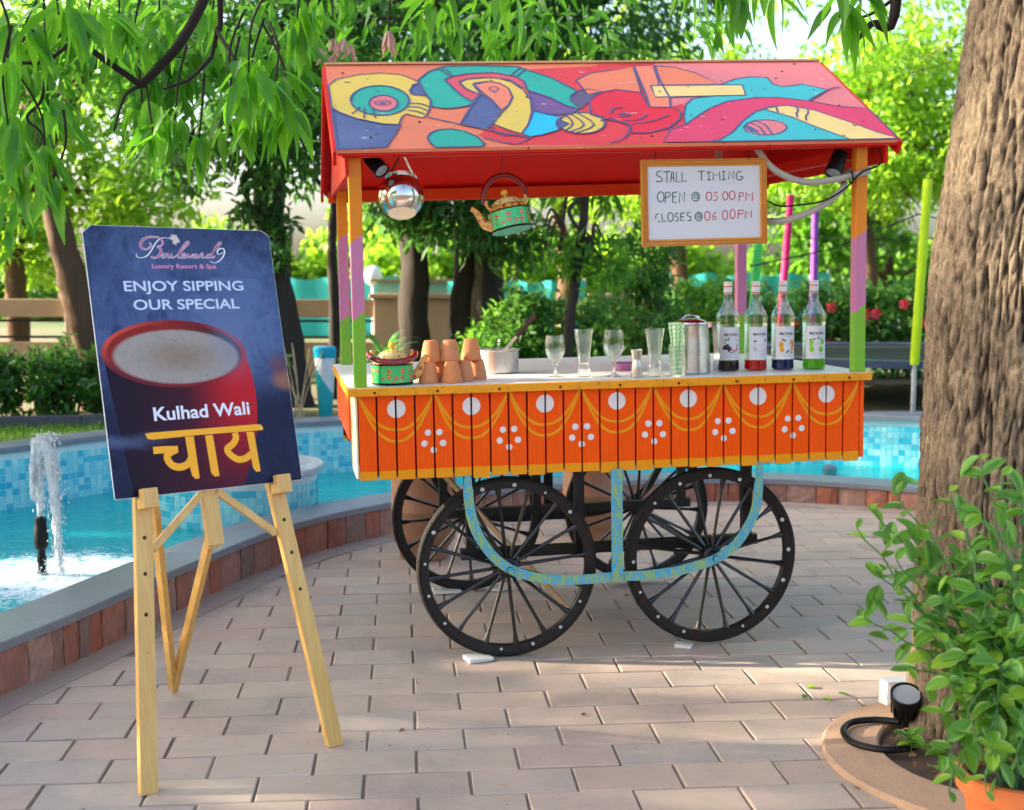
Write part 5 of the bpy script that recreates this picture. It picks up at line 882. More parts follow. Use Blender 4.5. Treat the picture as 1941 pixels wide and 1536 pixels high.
def bottle(x, y, rz, lcol, art, label):
    b_ = thing('syrup_bottle', label, 'bottle', onCart(x, y, CZ+.0005, rz), 'syrup bottles on the counter')
    m = MB(); m.lathe(BZ, 40); m.build('glass', M_BOTTLE, b_, smooth=True, angle=60)
    m = MB(); m.lathe([(0, .004), (.036, .004), (.041, .008), (.042, .022), (.0408, .032), (.0415, .040), (.0415, .043), (0, .043)], 36); m.build('syrup', liquid('syrup_'+art, lcol), b_, smooth=True)
    lab = MB(); rl = .0440; n_ = 22; A0, A1 = -PI/2-1.05, -PI/2+1.05
    L_ = []; U_ = []
    for i in range(n_+1): a = A0+(A1-A0)*i/n_; L_.append((rl*math.cos(a), rl*math.sin(a), .0445)); U_.append((rl*math.cos(a), rl*math.sin(a), .172))
    lab.strip(L_, U_); lo_ = lab.build('label', M_LABEL, b_, smooth=True)
    def wrap(px, py, r=rl+.0004): a = -PI/2+px/rl; return Vector((r*math.cos(a), r*math.sin(a), .0445+py))
    V, F = text_shape('MONIN', .058, .0105, 0, .02); m = MB(); m.add([wrap(p[0]-.029, p[1]+.094) for p in V], F); m.build('brand_lettering', M_PRINT, lo_)
    m = MB(); mats = []; 
    for k_, (c_, P) in enumerate(ART[art]):
        if c_ not in mats: mats.append(c_)
        m.mat(mats.index(c_)); m.poly([wrap(a, q_, rl+.0004+.00008*k_) for a, q_ in P])
    m.build('fruit_print', mats, lo_)
    m = MB()
    for zz, ww in ((.088, .03), (.020, .044), (.015, .050), (.010, .036), (.058, .018), (.054, .018)): m.strip([wrap(-ww/2+ww*i/8, zz) for i in range(9)], [wrap(-ww/2+ww*i/8, zz+.0011) for i in range(9)])
    m.build('small_print', pmat('label_grey_print', (.45, .40, .42), .5), lo_)
    cap = MB(); cap.lathe([(.0155, .300), (.0168, .302), (.0168, .325), (.0165, .327), (.0165, .343), (.0155, .348), (0, .348)], 28); co_ = cap.build('cap', M_CAPW, b_, smooth=True)
    for z0, z1 in ((.3025, .306), (.3275, .331)): m = MB(); m.lathe([(.01695, z0), (.01695, z1)], 28); m.build('cap_band', M_CAPR, co_, smooth=True)
    return b_
bottle(1.462, .225, -.02, (.018, .008, .014), 'berry', 'syrup bottle with black syrup, leftmost of the four bottles')
bottle(1.568, .205, .10, (.75, .008, .012), 'melon', 'syrup bottle with red syrup and watermelon on the label')
bottle(1.676, .195, .02, (.005, .02, .13), 'mango', 'syrup bottle with dark blue syrup and orange fruit on the label')
bottle(1.797, .175, -.12, (.12, .55, .01), 'lime', 'syrup bottle with green syrup and limes, rightmost of the four bottles')
# ================================================================== EASEL AND POSTER
EB = Vector((-.881, 3.706, .788)); EYW, ETI = .663, .25
ex = Vector((math.cos(EYW), math.sin(EYW), 0)); en = Vector((-math.sin(EYW), math.cos(EYW), 0)); eu = Vector((0, 0, 1))*math.cos(ETI)+en*math.sin(ETI); ez = ex.cross(eu)
EM = Matrix((ex, eu, ez)).transposed().to_4x4(); EM.translation = EB        # x right, y up along the slope, z to the viewer
t = NT('pale_pine'); co = t.coords(); x, y, z = t.xyz(co); gr = t.noise(t.coords(scale=(30, 2.2, 30)), 1.6, 5, .6, .8); n2 = t.noise(co, 5, 3); kn = t.noise(co, 13, 2)
c = t.mix(t.step(gr, .35, .7), (.60, .33, .075), (.70, .43, .12)); c = t.mix(t.step(kn, .72, .80)*.7, c, (.34, .15, .04)); t.pbr(t.mix(n2*.3, c, (.72, .44, .13)), .45, 0, t.bump(gr, .08, .003), coat=.15); M_EASEL = t.m
foot_t = -EB.z/math.cos(ETI)
easel = thing('easel', 'pale pine tripod easel holding up the poster on the paving', 'easel', Matrix.Translation((-.90, 3.72, 0)))
ERoot = easel.matrix_world.inverted() @ EM
def leg(p0, p1, wd, th_, name='leg', zc=-.012, bev=.002):
    m = MB(); a = Vector(p0); b_ = Vector(p1); d_ = (b_-a).normalized(); m.bar(a, b_, wd, th_, Vector((0, 0, 1))); return m.build(name, M_EASEL, easel, bevel=bev, M=ERoot)
M_HOLE = pmat('hole_dark', (.06, .03, .01), .9)
for sg in (-1, 1):
    zc = -.0145
    # legs cut level with the ground
    m = MB(); s0, s1, t1 = sg*.294, sg*.128, .76
    def pt(s_, t_, zz): return Vector((s_, t_, zz))
    d_ = Vector((s1-s0, t1-foot_t, 0)).normalized(); q_ = Vector((d_.y, -d_.x, 0))*.0255
    cor = []
    for tt, (bs, bt) in ((0, (s0, foot_t)), (1, (s1, t1))):
        for sa, zz in ((-1, zc-.012), (1, zc-.012), (1, zc+.012), (-1, zc+.012)):
            p = Vector((bs, bt, zz))+q_*sa
            if tt == 0:     # slide along the leg until the corner is on the ground
                wz = (EM @ p).z; p = p - d_*((wz-.001)/(EM.to_3x3() @ d_).z)
            cor.append(p)
    m.hexa(cor); lg_ = m.build('leg', M_EASEL, easel, bevel=.002, M=ERoot)
    for tt in (-.113, -.214, -.327):
        sx_ = s0+(s1-s0)*(tt-foot_t)/(t1-foot_t); m = MB(); m.lathe([(0, .0006), (.0048, .0006), (.0058, -.0004)], 12, Matrix.Translation((sx_, tt, zc+.0124))); m.build('peg_hole', M_HOLE, lg_)
    # holder peg: block with upstand
    m = MB(); sx_ = s0+(s1-s0)*(-.012-foot_t)/(t1-foot_t)
    m.prism([(sx_-.022, -.034, .0), (sx_-.022, -.034, .052), (sx_-.022, .022, .052), (sx_-.022, .022, .024), (sx_-.022, -.003, .022), (sx_-.022, -.003, .0)], (.046, 0, 0)); m.build('holder', M_EASEL, easel, bevel=.002, M=ERoot)
    leg((sg*.196, -.150, -.020), (sg*.022, -.002, -.020), .022, .014, 'brace')
leg((0, -.16, -.026), (0, .50, -.026), .050, .018, 'centre_post')
leg((0, .70, -.026), (0, .80, -.026), .27, .018, 'top_block')
# back struts meeting at one foot
Cf = ERoot.inverted() @ (easel.matrix_world.inverted() @ Vector((-1.150, 4.215, .014)))
for a, nm in (((-.165, -.02, -.040), 'back_leg'), ((.012, -.10, -.050), 'back_leg')):
    m = MB(); m.bar(Vector(a)+(Vector(a)-Cf)*.25*0, Cf, .020, .030, Vector((0, 0, 1))); m.build(nm, M_EASEL, easel, bevel=.002, M=ERoot)
m = MB(); m.cyl((-.012, -.155, -.03), (.03, -.15, -.06), .004, n=8); m.build('hinge_pin', M_STEELD, easel, M=ERoot)
for sg in (-1, 1): leg((sg*.014, -.17, -.042), (sg*.014, -.02, -.042), .012, .016, 'hinge_cheek')
PWD, PHT = .589, .794
po = thing('poster', 'dark blue tea poster with a red clay cup on the easel', 'poster', EM @ Matrix.Translation((0, .0015, .0)))
t = NT('poster_print'); co = t.coords(); x, y, z = t.xyz(co)
def ss(v, a, b_): return t.step(v, a, b_)
n0 = t.noise(co, 2.6, 3, .5, .6); sm = t.noise(co, 4.2, 5, .55, 2.4); sm2 = t.noise(t.coords(scale=(1.6, .8, 1)), 5.5, 4, .6, 3.0)
band = ss(y, .22, .48)*(1-ss(y, .62, .85)*.6)
bgc = t.mix(band*(n0*.9+.2), (.010, .012, .040), (.042, .072, .20))
wisp = (1-(sm-.5).abs()*9).max(0)*.5+(1-(sm2-.5).abs()*8).max(0)*.45
cloud = ss(n0+sm*.5, .70, .98)
plume = ((x-.17)*(x-.17)*30+(y-.50)*(y-.50)*16); pl2 = (1-plume).max(0)
c = t.mix((wisp*(band*.40+.05)+cloud*band*.5+pl2*.5).min(.75), bgc, (.12, .18, .36))
def ell_(cx, cy, rx, ry, rot=-.035):
    ca, sa = math.cos(rot), math.sin(rot); dx = x-cx; dy = y-cy; u = (dx*ca+dy*sa)/rx; v = (dy*ca-dx*sa)/ry; return (u*u+v*v).sqrt()
eo = ell_(-.060, .409, .2235, .1010); ei = ell_(-.060, .4105, .209, .0905); lq = ell_(-.056, .400, .197, .082)
redge = .165+ss(y, .20, .38)*(-.0)+(y-.27)*(y-.27)*(-1.1)+.012
body = x.lt(redge)*y.lt(.41)*x.gt((.41-y)*.10-.279)
litb = ss(x, -.06, .13)*ss(y, -.05, .30)
bodyc = t.mix(litb, t.mix(ss(x, -.27, .02), (.012, .004, .014), (.055, .006, .017)), (.52, .010, .018))
c = t.mix(body*(1-ss(x, .150, .185)*.0), c, bodyc)
rimc = t.mix(ss(x, -.25, -.02), t.mix(ss(y, .36, .46), (.14, .014, .03), (.62, .07, .035)), t.mix(ss(x, .0, .15), (.20, .012, .014), (.42, .014, .02)))
c = t.mix(1-ss(eo, .985, 1.01), c, rimc)
c = t.mix(1-ss(ei, .97, 1.02), c, t.mix(ss(x, -.1, .12), (.26, .018, .012), (.035, .010, .022)))
foam = t.noise(co, 55, 5, .75); liqc = t.mix(ss(ell_(-.05, .40, .15, .06), .0, 1.2), t.mix(foam, (.19, .13, .09), (.36, .27, .205)), t.mix(foam, (.28, .24, .22), (.42, .37, .34)))
c = t.mix(1-ss(lq, .93, 1.03), c, t.mix(t.step(t.noise(co, 110, 3), .62, .70)*.6, liqc, (.13, .08, .055)))
c = t.mix((1-ss(((x-.12)*(x-.12)+(y-.45)*(y-.45)*.35).sqrt(), .0, .10))*.45, c, (.17, .21, .34))
bl = (1-ss(((x-.285)*(x-.285)*1.0+(y-.315)*(y-.315)*2.2).sqrt(), .02, .065)); c = t.mix(bl*.8, c, (.34, .15, .08))
bl = (1-ss(((x-.27)*(x-.27)+(y-.36)*(y-.36)).sqrt(), .01, .05)); c = t.mix(bl*.7, c, (.16, .05, .06))
w2 = (1-ss((y-.155-(x+.2)*(x+.2)*1.2+(sm-.5)*.05).abs(), .0, .03))*(1-ss(x, -.28, -.06)); c = t.mix(w2*.5, c, (.12, .17, .33))
t.pbr(c, .4, 0, None, .15); M_POSTER = t.m
m = MB(); hw = PWD/2; ct = .022
outl = [(-hw+.003, 0), (hw-.003, 0), (hw, .003), (hw, PHT-ct), (hw-ct*1.1, PHT-.004), (-hw+ct*1.2, PHT), (-hw, PHT-ct), (-hw, .003)]
m.prism([(a, b_, .0012) for a, b_ in outl], (0, 0, .0048)); m.build('foam_board', pmat('foam_board_white', (.72, .71, .69), .6, var=.05), po)
m = MB(); m.poly([(a*.9965, .0012+b_*.9968, .0064) for a, b_ in outl]); m.build('print', M_POSTER, po)
def ptext(key, body, mat, name, h, z_=.0068, bold=.0, shear=0):
    (a, b_, c_) = TXT[key]; V, F = text_shape(body, b_[0]-a[0], h, shear, bold); m = MB(); m.add([(a[0]+p[0], a[1]+p[1], z_) for p in V], F); m.build(name, mat, po)
M_PTXT = pmat('print_pale_blue', (.62, .68, .86), .4, var=.04); M_PWHITE = pmat('print_white', (.78, .78, .86), .4, var=.04); M_PMAG = pmat('print_magenta', (.50, .012, .12), .4, var=.1); M_PORG = pmat('print_amber', (.98, .43, .02), .4, var=.03); M_PPINK = pmat('print_pink', (.66, .24, .42), .4)
ptext('enj', 'ENJOY SIPPING', M_PTXT, 'lettering', .0302, bold=.018); ptext('our', 'OUR SPECIAL', M_PTXT, 'lettering', .0302, bold=.018)
ptext('kul', 'Kulhad Wali', M_PWHITE, 'lettering', .0385, bold=.022); ptext('lux', 'Luxury Resort & Spa', M_PPINK, 'lettering', .0135, bold=.03)
for lst, mat_, z_, grow, nm in ((LOGO_M, M_PWHITE, .0067, .0030, 'logo_outline'), (LOGO_W, M_PWHITE, .0069, 0, 'logo_swash'), (LOGO_M, M_PMAG, .0072, 0, 'logo_script')):
    zz = z_
    for P, wd in lst:
        m = MB(); Q = smooth_path(P, 5); k_ = len(Q); L_ = []; R_ = []
        for i, p in enumerate(Q):
            d_ = (Q[min(i+1, k_-1)]-Q[max(i-1, 0)]); d_ = d_.normalized() if d_.length > 1e-9 else Vector((1, 0, 0)); q_ = Vector((-d_.y, d_.x, 0)); f_ = .35+.65*math.sin(PI*min(1, max(0, (i+1)/(k_+1))))
            if abs(d_.y) < .4: f_ *= .7
            L_.append(p+q_*(wd*f_+grow)/2+Vector((0, 0, zz))); R_.append(p-q_*(wd*f_+grow)/2+Vector((0, 0, zz)))
        m.strip(R_, L_); zz += .00003; m.build(nm, mat_, po)
m = MB(); cx_ = sum(p[0] for p in LOGO_F)/len(LOGO_F); cy2 = sum(p[1] for p in LOGO_F)/len(LOGO_F)
for i, p in enumerate(LOGO_F): m.poly([(a, b_, .0074+.00003*i) for a, b_ in leaf2((p[0]+cx_)/2, (p[1]+cy2)/2, math.hypot(p[0]-cx_, p[1]-cy2)*.55, .0034, math.atan2(p[1]-cy2, p[0]-cx_))])
m.build('logo_flower', pmat('print_cream_flower', (.68, .58, .56), .4, var=.15, scale=200), po)
m = MB(); zz = .0068
for P in DEV: m.poly([(a, b_, zz) for a, b_ in reversed(P)]); zz += .00004
for P, wd in DEVS: m.ribbon([Vector((p.x, p.y, zz)) for p in smooth_path(P, 6)], wd, (0, 0, 1)); zz += .00004
m.build('tea_lettering', M_PORG, po)
# ================================================================== THE GARDEN
NR_ = np.random.default_rng(11)
def unit(a): return a/np.maximum(1e-9, np.linalg.norm(a, axis=-1, keepdims=True))
def leaf_arrays(P, D, L, W_, rs, fold=.25, curl=.0):
    """rhombic folded leaves: P base points, D directions, L lengths, W_ widths"""
    n = len(P); up = unit(rs.normal(0, 1, (n, 3))*.55+np.array([0, 0, 1.0])); S = unit(np.cross(D, up)); N = np.cross(S, D)
    L = L[:, None]; W_ = W_[:, None]
    mid = P+D*L*.42+N*W_*.0
    V = np.stack([P, mid+S*W_*.5+N*W_*fold, P+D*L-N*L*curl, mid-S*W_*.5+N*W_*fold], 1).reshape(-1, 3)
    b = np.arange(n)*4
    F = np.stack([np.stack([b, b+1, b+2], 1), np.stack([b, b+2, b+3], 1)], 1).reshape(-1, 3)
    return V, F
SDN = np.array(sd)
# openings between the crowns, given as where their light lands on the terrace: centre, half length along the light, half width, thinning
GAPS = [(.9, 4.54, 1.5, .10, .97), (1.1, 4.37, 1.3, .065, .95), (.5, 4.68, .9, .05, .9), (1.3, 4.22, .8, .04, .9), (2.9, 4.75, .8, .35, .97), (4.6, 4.35, .6, .2, .97), (5.6, 3.5, 1.8, .22, .9), (-2.0, 5.7, 1.4, .42, .93), (.75, 3.90, .6, .07, .9), (1.0, 3.72, .5, .05, .85), (.2, 3.98, .4, .04, .8), (1.3, 4.02, .6, .05, .9)]
def in_gap(P, rs):
    G = P-SDN*(P[:, 2:3]/SDN[2]); hit = np.zeros(len(P), bool); hx, hy = SUN_AZ[0], SUN_AZ[1]
    for cx, cy0, a, b_, k in GAPS:
        dx, dy = G[:, 0]-cx, G[:, 1]-cy0; u = dx*hx+dy*hy; v = -dx*hy+dy*hx; hit |= (((u/a)**2+(v/b_)**2) < 1) & (rs.random(len(P)) < k) & (P[:, 2] < 9)
    return hit
def blob_leaves(blobs, size, aspect, rs, droop=.35, cl=22, sig=.11, outward=.5):
    Vs = []; Fs = []; o = 0
    for (c, r, n) in blobs:
        c = np.array(c, float); r = np.array(r if hasattr(r, '__len__') else (r, r, r), float)
        k = max(3, n//cl); u = unit(rs.normal(0, 1, (k, 3))); rad = rs.random((k, 1))**.45; cen = c+u*rad*r
        cid = rs.integers(0, k, n); P = cen[cid]+rs.normal(0, 1, (n, 3))*sig*(r.mean()**.5)
        keep = ~in_gap(P, rs); P = P[keep]; n = len(P)
        if n == 0: continue
        D = unit(unit(P-c)*outward+rs.normal(0, 1, (n, 3))*.7+np.array([0, 0, -droop]))
        L = size*rs.uniform(.6, 1.25, n); V, F = leaf_arrays(P, D, L, L*aspect*rs.uniform(.8, 1.2, n), rs, .22, .12)
        Vs.append(V); Fs.append(F+o); o += len(V)
    return np.concatenate(Vs), np.concatenate(Fs)
def crown_obj(name, blobs, size, aspect, mat, parent, rs, inv, **k):
    V, F = blob_leaves(blobs, size, aspect, rs, **k); I_ = np.array(inv); V = V@I_[:3, :3].T+I_[:3, 3]
    o = bpy.data.objects.new(name, numpy_mesh(name, V, F, mat)); link(o, parent); return tag(o, kind='stuff')
M_BARK = pmat('dark_bark', (.035, .027, .022), .9, var=.4, scale=9, bump=.9, bscale=22, stretch=(1, 1, .25))
M_BARK2 = pmat('brown_bark', (.10, .058, .034), .9, var=.35, scale=9, bump=.8, bscale=22, stretch=(1, 1, .25))
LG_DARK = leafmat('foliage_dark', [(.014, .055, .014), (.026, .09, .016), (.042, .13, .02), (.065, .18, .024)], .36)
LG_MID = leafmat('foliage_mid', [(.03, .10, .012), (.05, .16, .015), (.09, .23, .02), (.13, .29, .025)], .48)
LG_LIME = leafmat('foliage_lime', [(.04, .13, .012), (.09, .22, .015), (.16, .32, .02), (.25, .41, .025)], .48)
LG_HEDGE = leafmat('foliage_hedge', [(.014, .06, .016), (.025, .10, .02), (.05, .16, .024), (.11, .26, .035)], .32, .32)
def tree(name, label, trunks, limbs, blobs, size, aspect, mat, bark=None, group=None, **k):
    base = Vector(trunks[0][0][0]); T_ = thing(name, label, 'tree', tuple(base), group); I_ = Matrix.Translation(-base); bark = bark or M_BARK
    for path, rad_ in trunks:
        P = smooth_path(path, 6); R = np.interp(np.linspace(0, 1, len(P)), np.linspace(0, 1, len(rad_)), rad_)
        m = MB(); m.tube([I_ @ p for p in P], list(R), 14)
        m.v = [tuple(Vector(v)*(1)+Vector((noise.noise(Vector(v)*5), noise.noise(Vector(v)*5+Vector((9, 0, 0))), 0))*.035*R[0]/.12) for v in m.v]
        m.build('trunk', bark, T_, smooth=True, angle=60)
    for path, r0, r1 in limbs:
        P = smooth_path(path, 5); m = MB(); m.tube([I_ @ p for p in P], list(np.linspace(r0, r1, len(P))), 8); m.build('limb', bark, T_, smooth=True, angle=60)
    crown_obj('crown', blobs, size, aspect, mat, T_, NR_, I_, **k)
    return T_
def autolimb(top, blobs, r0=.05):
    out = []
    for c, r, n in blobs:
        c = Vector(c); t_ = Vector(top); mid = t_.lerp(c, .5)+Vector((rng.uniform(-.2, .2), rng.uniform(-.2, .2), rng.uniform(-.05, .35)))
        out.append(([t_, mid, c], r0, .012))
        for _ in range(3):
            rr = r[0] if hasattr(r, '__len__') else r
            e = c+Vector((rng.uniform(-1, 1), rng.uniform(-1, 1), rng.uniform(-.7, .6)))*rr*.8; out.append(([mid.lerp(c, .7), mid.lerp(e, .7)+Vector((0, 0, .1)), e], .018, .004))
    return out
# --- trees behind the pool, left to right
B = [((-2.3, 10.0, 3.1), (1.0, .9, .75), 2600), ((-1.2, 9.8, 3.4), (1.0, .9, .6), 2500), ((-1.75, 9.5, 2.5), (.55, .5, .45), 1700), ((-2.5, 9.7, 2.35), (.4, .5, .3), 500), ((-1.3, 10.2, 4.3), (1.5, 1.2, .9), 1500), ((-2.6, 10.2, 4.4), (1.5, 1.3, .9), 1500), ((-1.9, 9.75, 1.75), (.16, .16, .5), 420)]
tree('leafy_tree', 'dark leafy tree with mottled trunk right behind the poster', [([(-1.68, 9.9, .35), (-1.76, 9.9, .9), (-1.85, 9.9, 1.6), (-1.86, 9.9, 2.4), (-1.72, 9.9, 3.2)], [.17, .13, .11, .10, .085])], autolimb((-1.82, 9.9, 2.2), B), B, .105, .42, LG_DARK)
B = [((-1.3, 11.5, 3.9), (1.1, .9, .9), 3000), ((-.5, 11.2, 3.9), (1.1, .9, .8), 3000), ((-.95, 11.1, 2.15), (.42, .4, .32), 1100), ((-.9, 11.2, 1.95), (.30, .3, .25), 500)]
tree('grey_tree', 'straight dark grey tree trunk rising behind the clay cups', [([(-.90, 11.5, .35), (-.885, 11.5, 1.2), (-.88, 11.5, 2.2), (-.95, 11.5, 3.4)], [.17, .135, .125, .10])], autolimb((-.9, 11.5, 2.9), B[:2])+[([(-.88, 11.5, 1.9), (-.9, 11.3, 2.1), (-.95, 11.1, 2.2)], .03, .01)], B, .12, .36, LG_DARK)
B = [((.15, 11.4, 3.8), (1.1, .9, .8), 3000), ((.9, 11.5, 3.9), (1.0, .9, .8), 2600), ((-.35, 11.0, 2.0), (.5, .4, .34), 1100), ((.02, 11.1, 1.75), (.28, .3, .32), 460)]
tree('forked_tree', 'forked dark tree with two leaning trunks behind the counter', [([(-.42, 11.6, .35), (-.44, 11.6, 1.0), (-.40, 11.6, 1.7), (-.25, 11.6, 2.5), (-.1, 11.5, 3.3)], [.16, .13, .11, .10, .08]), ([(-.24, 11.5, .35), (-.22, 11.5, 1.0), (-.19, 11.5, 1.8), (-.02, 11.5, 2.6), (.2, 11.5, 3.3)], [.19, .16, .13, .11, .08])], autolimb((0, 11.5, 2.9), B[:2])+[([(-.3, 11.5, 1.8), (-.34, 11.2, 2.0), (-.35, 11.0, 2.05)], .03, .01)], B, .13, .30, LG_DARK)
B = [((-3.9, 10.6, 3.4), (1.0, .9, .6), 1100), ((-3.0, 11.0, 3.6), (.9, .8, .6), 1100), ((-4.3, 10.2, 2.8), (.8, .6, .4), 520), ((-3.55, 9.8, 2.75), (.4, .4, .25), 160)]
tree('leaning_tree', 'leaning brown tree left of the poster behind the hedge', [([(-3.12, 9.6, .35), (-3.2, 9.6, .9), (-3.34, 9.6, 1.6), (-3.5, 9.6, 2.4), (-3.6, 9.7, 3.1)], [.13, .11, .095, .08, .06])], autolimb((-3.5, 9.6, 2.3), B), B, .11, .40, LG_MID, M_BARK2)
B = [((-5.6, 13.2, 2.5), (1.2, .9, .9), 2000), ((-4.6, 13.6, 2.9), (1.2, .9, .9), 2000), ((-5.2, 13.3, 1.75), (.9, .7, .45), 1600), ((-3.9, 13.3, 2.2), (.8, .8, .5), 1500), ((-6.2, 13.3, 3.6), (1.3, .9, .9), 2200), ((-4.6, 13.6, 3.9), (1.3, .9, .8), 2000)]
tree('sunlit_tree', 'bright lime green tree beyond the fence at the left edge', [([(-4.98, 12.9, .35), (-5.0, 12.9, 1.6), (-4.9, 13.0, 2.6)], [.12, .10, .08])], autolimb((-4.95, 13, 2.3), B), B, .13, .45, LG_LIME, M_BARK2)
B = [((.62, 9.6, 2.3), (.5, .4, .3), 500), ((.9, 9.6, 2.7), (.6, .5, .4), 500), ((.35, 9.5, 1.6), (.22, .2, .3), 170), ((.66, 9.5, 1.55), (.2, .2, .25), 150)]
tree('slim_tree', 'slim leaning young tree behind the pilsner glass', [([(.36, 9.5, .35), (.43, 9.5, 1.1), (.50, 9.5, 1.6), (.55, 9.5, 2.1), (.6, 9.5, 2.7)], [.045, .04, .034, .028, .02])], autolimb((.55, 9.5, 2.0), B, .02), B, .15, .26, LG_MID)
B = [((-1.35, 10.5, 2.6), (.5, .4, .35), 500), ((-1.7, 10.6, 2.2), (.3, .3, .2), 160)]
tree('thin_tree', 'thin dark tree just left of the left cart posts', [([(-1.50, 10.5, .35), (-1.46, 10.5, 1.0), (-1.47, 10.5, 1.7), (-1.4, 10.5, 2.5)], [.05, .045, .04, .025])], autolimb((-1.45, 10.5, 2.0), B, .02), B, .12, .35, LG_DARK)
# bright trees at the right
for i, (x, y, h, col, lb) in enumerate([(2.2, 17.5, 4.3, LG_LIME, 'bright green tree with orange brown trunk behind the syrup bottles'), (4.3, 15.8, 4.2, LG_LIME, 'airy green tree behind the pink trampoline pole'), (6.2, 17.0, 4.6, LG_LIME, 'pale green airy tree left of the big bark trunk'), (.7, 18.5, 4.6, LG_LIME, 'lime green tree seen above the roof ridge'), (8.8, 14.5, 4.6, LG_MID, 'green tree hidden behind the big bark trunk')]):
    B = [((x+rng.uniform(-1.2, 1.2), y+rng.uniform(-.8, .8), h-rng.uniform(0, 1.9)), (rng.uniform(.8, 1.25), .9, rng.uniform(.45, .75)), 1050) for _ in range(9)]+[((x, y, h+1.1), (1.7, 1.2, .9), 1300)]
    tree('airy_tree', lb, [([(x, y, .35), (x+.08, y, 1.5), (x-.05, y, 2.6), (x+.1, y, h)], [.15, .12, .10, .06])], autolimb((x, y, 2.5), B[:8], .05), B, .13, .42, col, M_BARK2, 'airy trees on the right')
# far row of hazy trees
far_lab = ['far green tree line bush at the left edge', 'far pale tree between poster and cart post', 'far pale tree behind the hanging kettle', 'far pale tree behind the whiteboard', 'far pale tree right of the cart post', 'far pale tree left of the trunk at the right edge', 'far tree behind the hanging steel pot', 'far tree behind the slim leaning tree', 'far tree well right of the big trunk', 'far tree at the outer right end of the tree line']
for i, x in enumerate((-13, -5.6, -.4, 4.6, 8.6, 12.5, -3.0, 2.0, 16.5, 20.5)):
    y = 32+rng.uniform(-3, 4); hh = rng.choice([1.8, 2.1, 2.5]) if i not in (0, 4, 5, 8, 9) else 3.4
    B = [((x+rng.uniform(-2, 2), y+rng.uniform(-1, 1), .6+rng.uniform(.3, hh-.4)), (1.5, 1.2, .8), 900) for _ in range(6)]
    tree('distant_tree', far_lab[i], [([(x, y, .35), (x, y, 1.2), (x+.1, y, hh)], [.15, .12, .05])], autolimb((x, y, 1.0), B, .05), B, .30, .5, LG_LIME if i % 4 else LG_MID, M_BARK2, 'far tree line')
# trees outside the frame on the left that shade the terrace
for (x, y, h, lb) in ((-7.5, 7.2, 5.0, 'tall dark shade tree beside the left end of the pool'), (-7.6, 2.9, 5.0, 'tall dark shade tree at the near left of the pool'), (-9.4, 4.0, 5.4, 'tall dark shade tree nearest the viewer on the left'), (-11.5, 6.6, 7.0, 'tallest dark shade tree far left of the pool')):
    B = [((x+rng.uniform(-1.5, 1.5), y+rng.uniform(-1.5, 1.5), rng.uniform(h*.28, h*1.0)), (1.3, 1.3, 1.0), 1100) for _ in range(11)]
    tree('shade_tree', lb, [([(x, y, .35), (x+.1, y, h*.4), (x-.1, y, h*.8)], [.22, .18, .1])], autolimb((x, y, h*.5), B, .07), B, .19, .42, LG_DARK, None, 'shade trees on the left')
# --- hedges and shrubs
def shrub(name, label, cat, base, blobs, size, aspect, mat, stems, group=None, **k):
    S = thing(name, label, cat, base, group); I_ = S.matrix_world.inverted(); b_ = Vector(base)
    for i in range(stems):
        c, r, n = blobs[i % len(blobs)]; rr = r if hasattr(r, '__len__') else (r, r, r)
        e = Vector(c)+Vector((rng.uniform(-.8, .8)*rr[0], rng.uniform(-.6, .6)*rr[1], rng.uniform(-.2, .8)*rr[2])); s0 = Vector((c[0]*.35+b_.x*.65+rng.uniform(-.08, .08)*4*rr[0], b_.y+rng.uniform(-.1, .1), b_.z))
        m = MB(); P = smooth_path([s0, s0.lerp(e, .45)+Vector((rng.uniform(-.06, .06), 0, .08)), e], 4); m.tube([I_ @ p for p in P], list(np.linspace(.011, .003, len(P))), 5); m.build('stem', M_BARK2, S)
    crown_obj('foliage', blobs, size, aspect, mat, S, NR_, I_, **k); return S
hl = [(-4.35, 8.6), (-3.75, 8.75), (-3.15, 8.9), (-2.6, 9.05), (-2.05, 9.2)]
hlab = ['clipped garden shrub at the far left edge behind the lawn', 'dense green shrub behind the fountain jet', 'dense green shrub left of the poster edge', 'dense green shrub hidden partly behind the poster', 'green shrub at the right end of the left hedge']
for (x, y), lb in zip(hl, hlab): shrub('hedge_shrub', lb, 'shrub', (x, y, GZ), [((x+rng.uniform(-.1, .1), y, GZ+.24), (.38, .30, .22), 1500), ((x+.1, y+.1, GZ+.40), (.30, .22, .13), 520)], .075, .5, LG_HEDGE, 5, 'hedge shrubs behind the lawn', sig=.06, droop=.1)
hr = [(1.55, 12.4), (2.3, 12.7), (3.1, 12.9), (3.9, 12.9), (4.7, 12.8), (5.5, 12.5), (6.3, 12.2)]
hrl = ['hedge shrub behind the first syrup bottle', 'hedge shrub behind the second syrup bottle', 'hedge shrub with red blooms behind the third syrup bottle', 'hedge shrub behind the rightmost syrup bottle', 'hedge shrub left of the right cart post', 'hedge shrub right of the right cart post', 'hedge shrub beside the yellow trampoline pole']
M_BLOOM = leafmat('red_petals', [(.42, .01, .02), (.6, .03, .05)], .3)
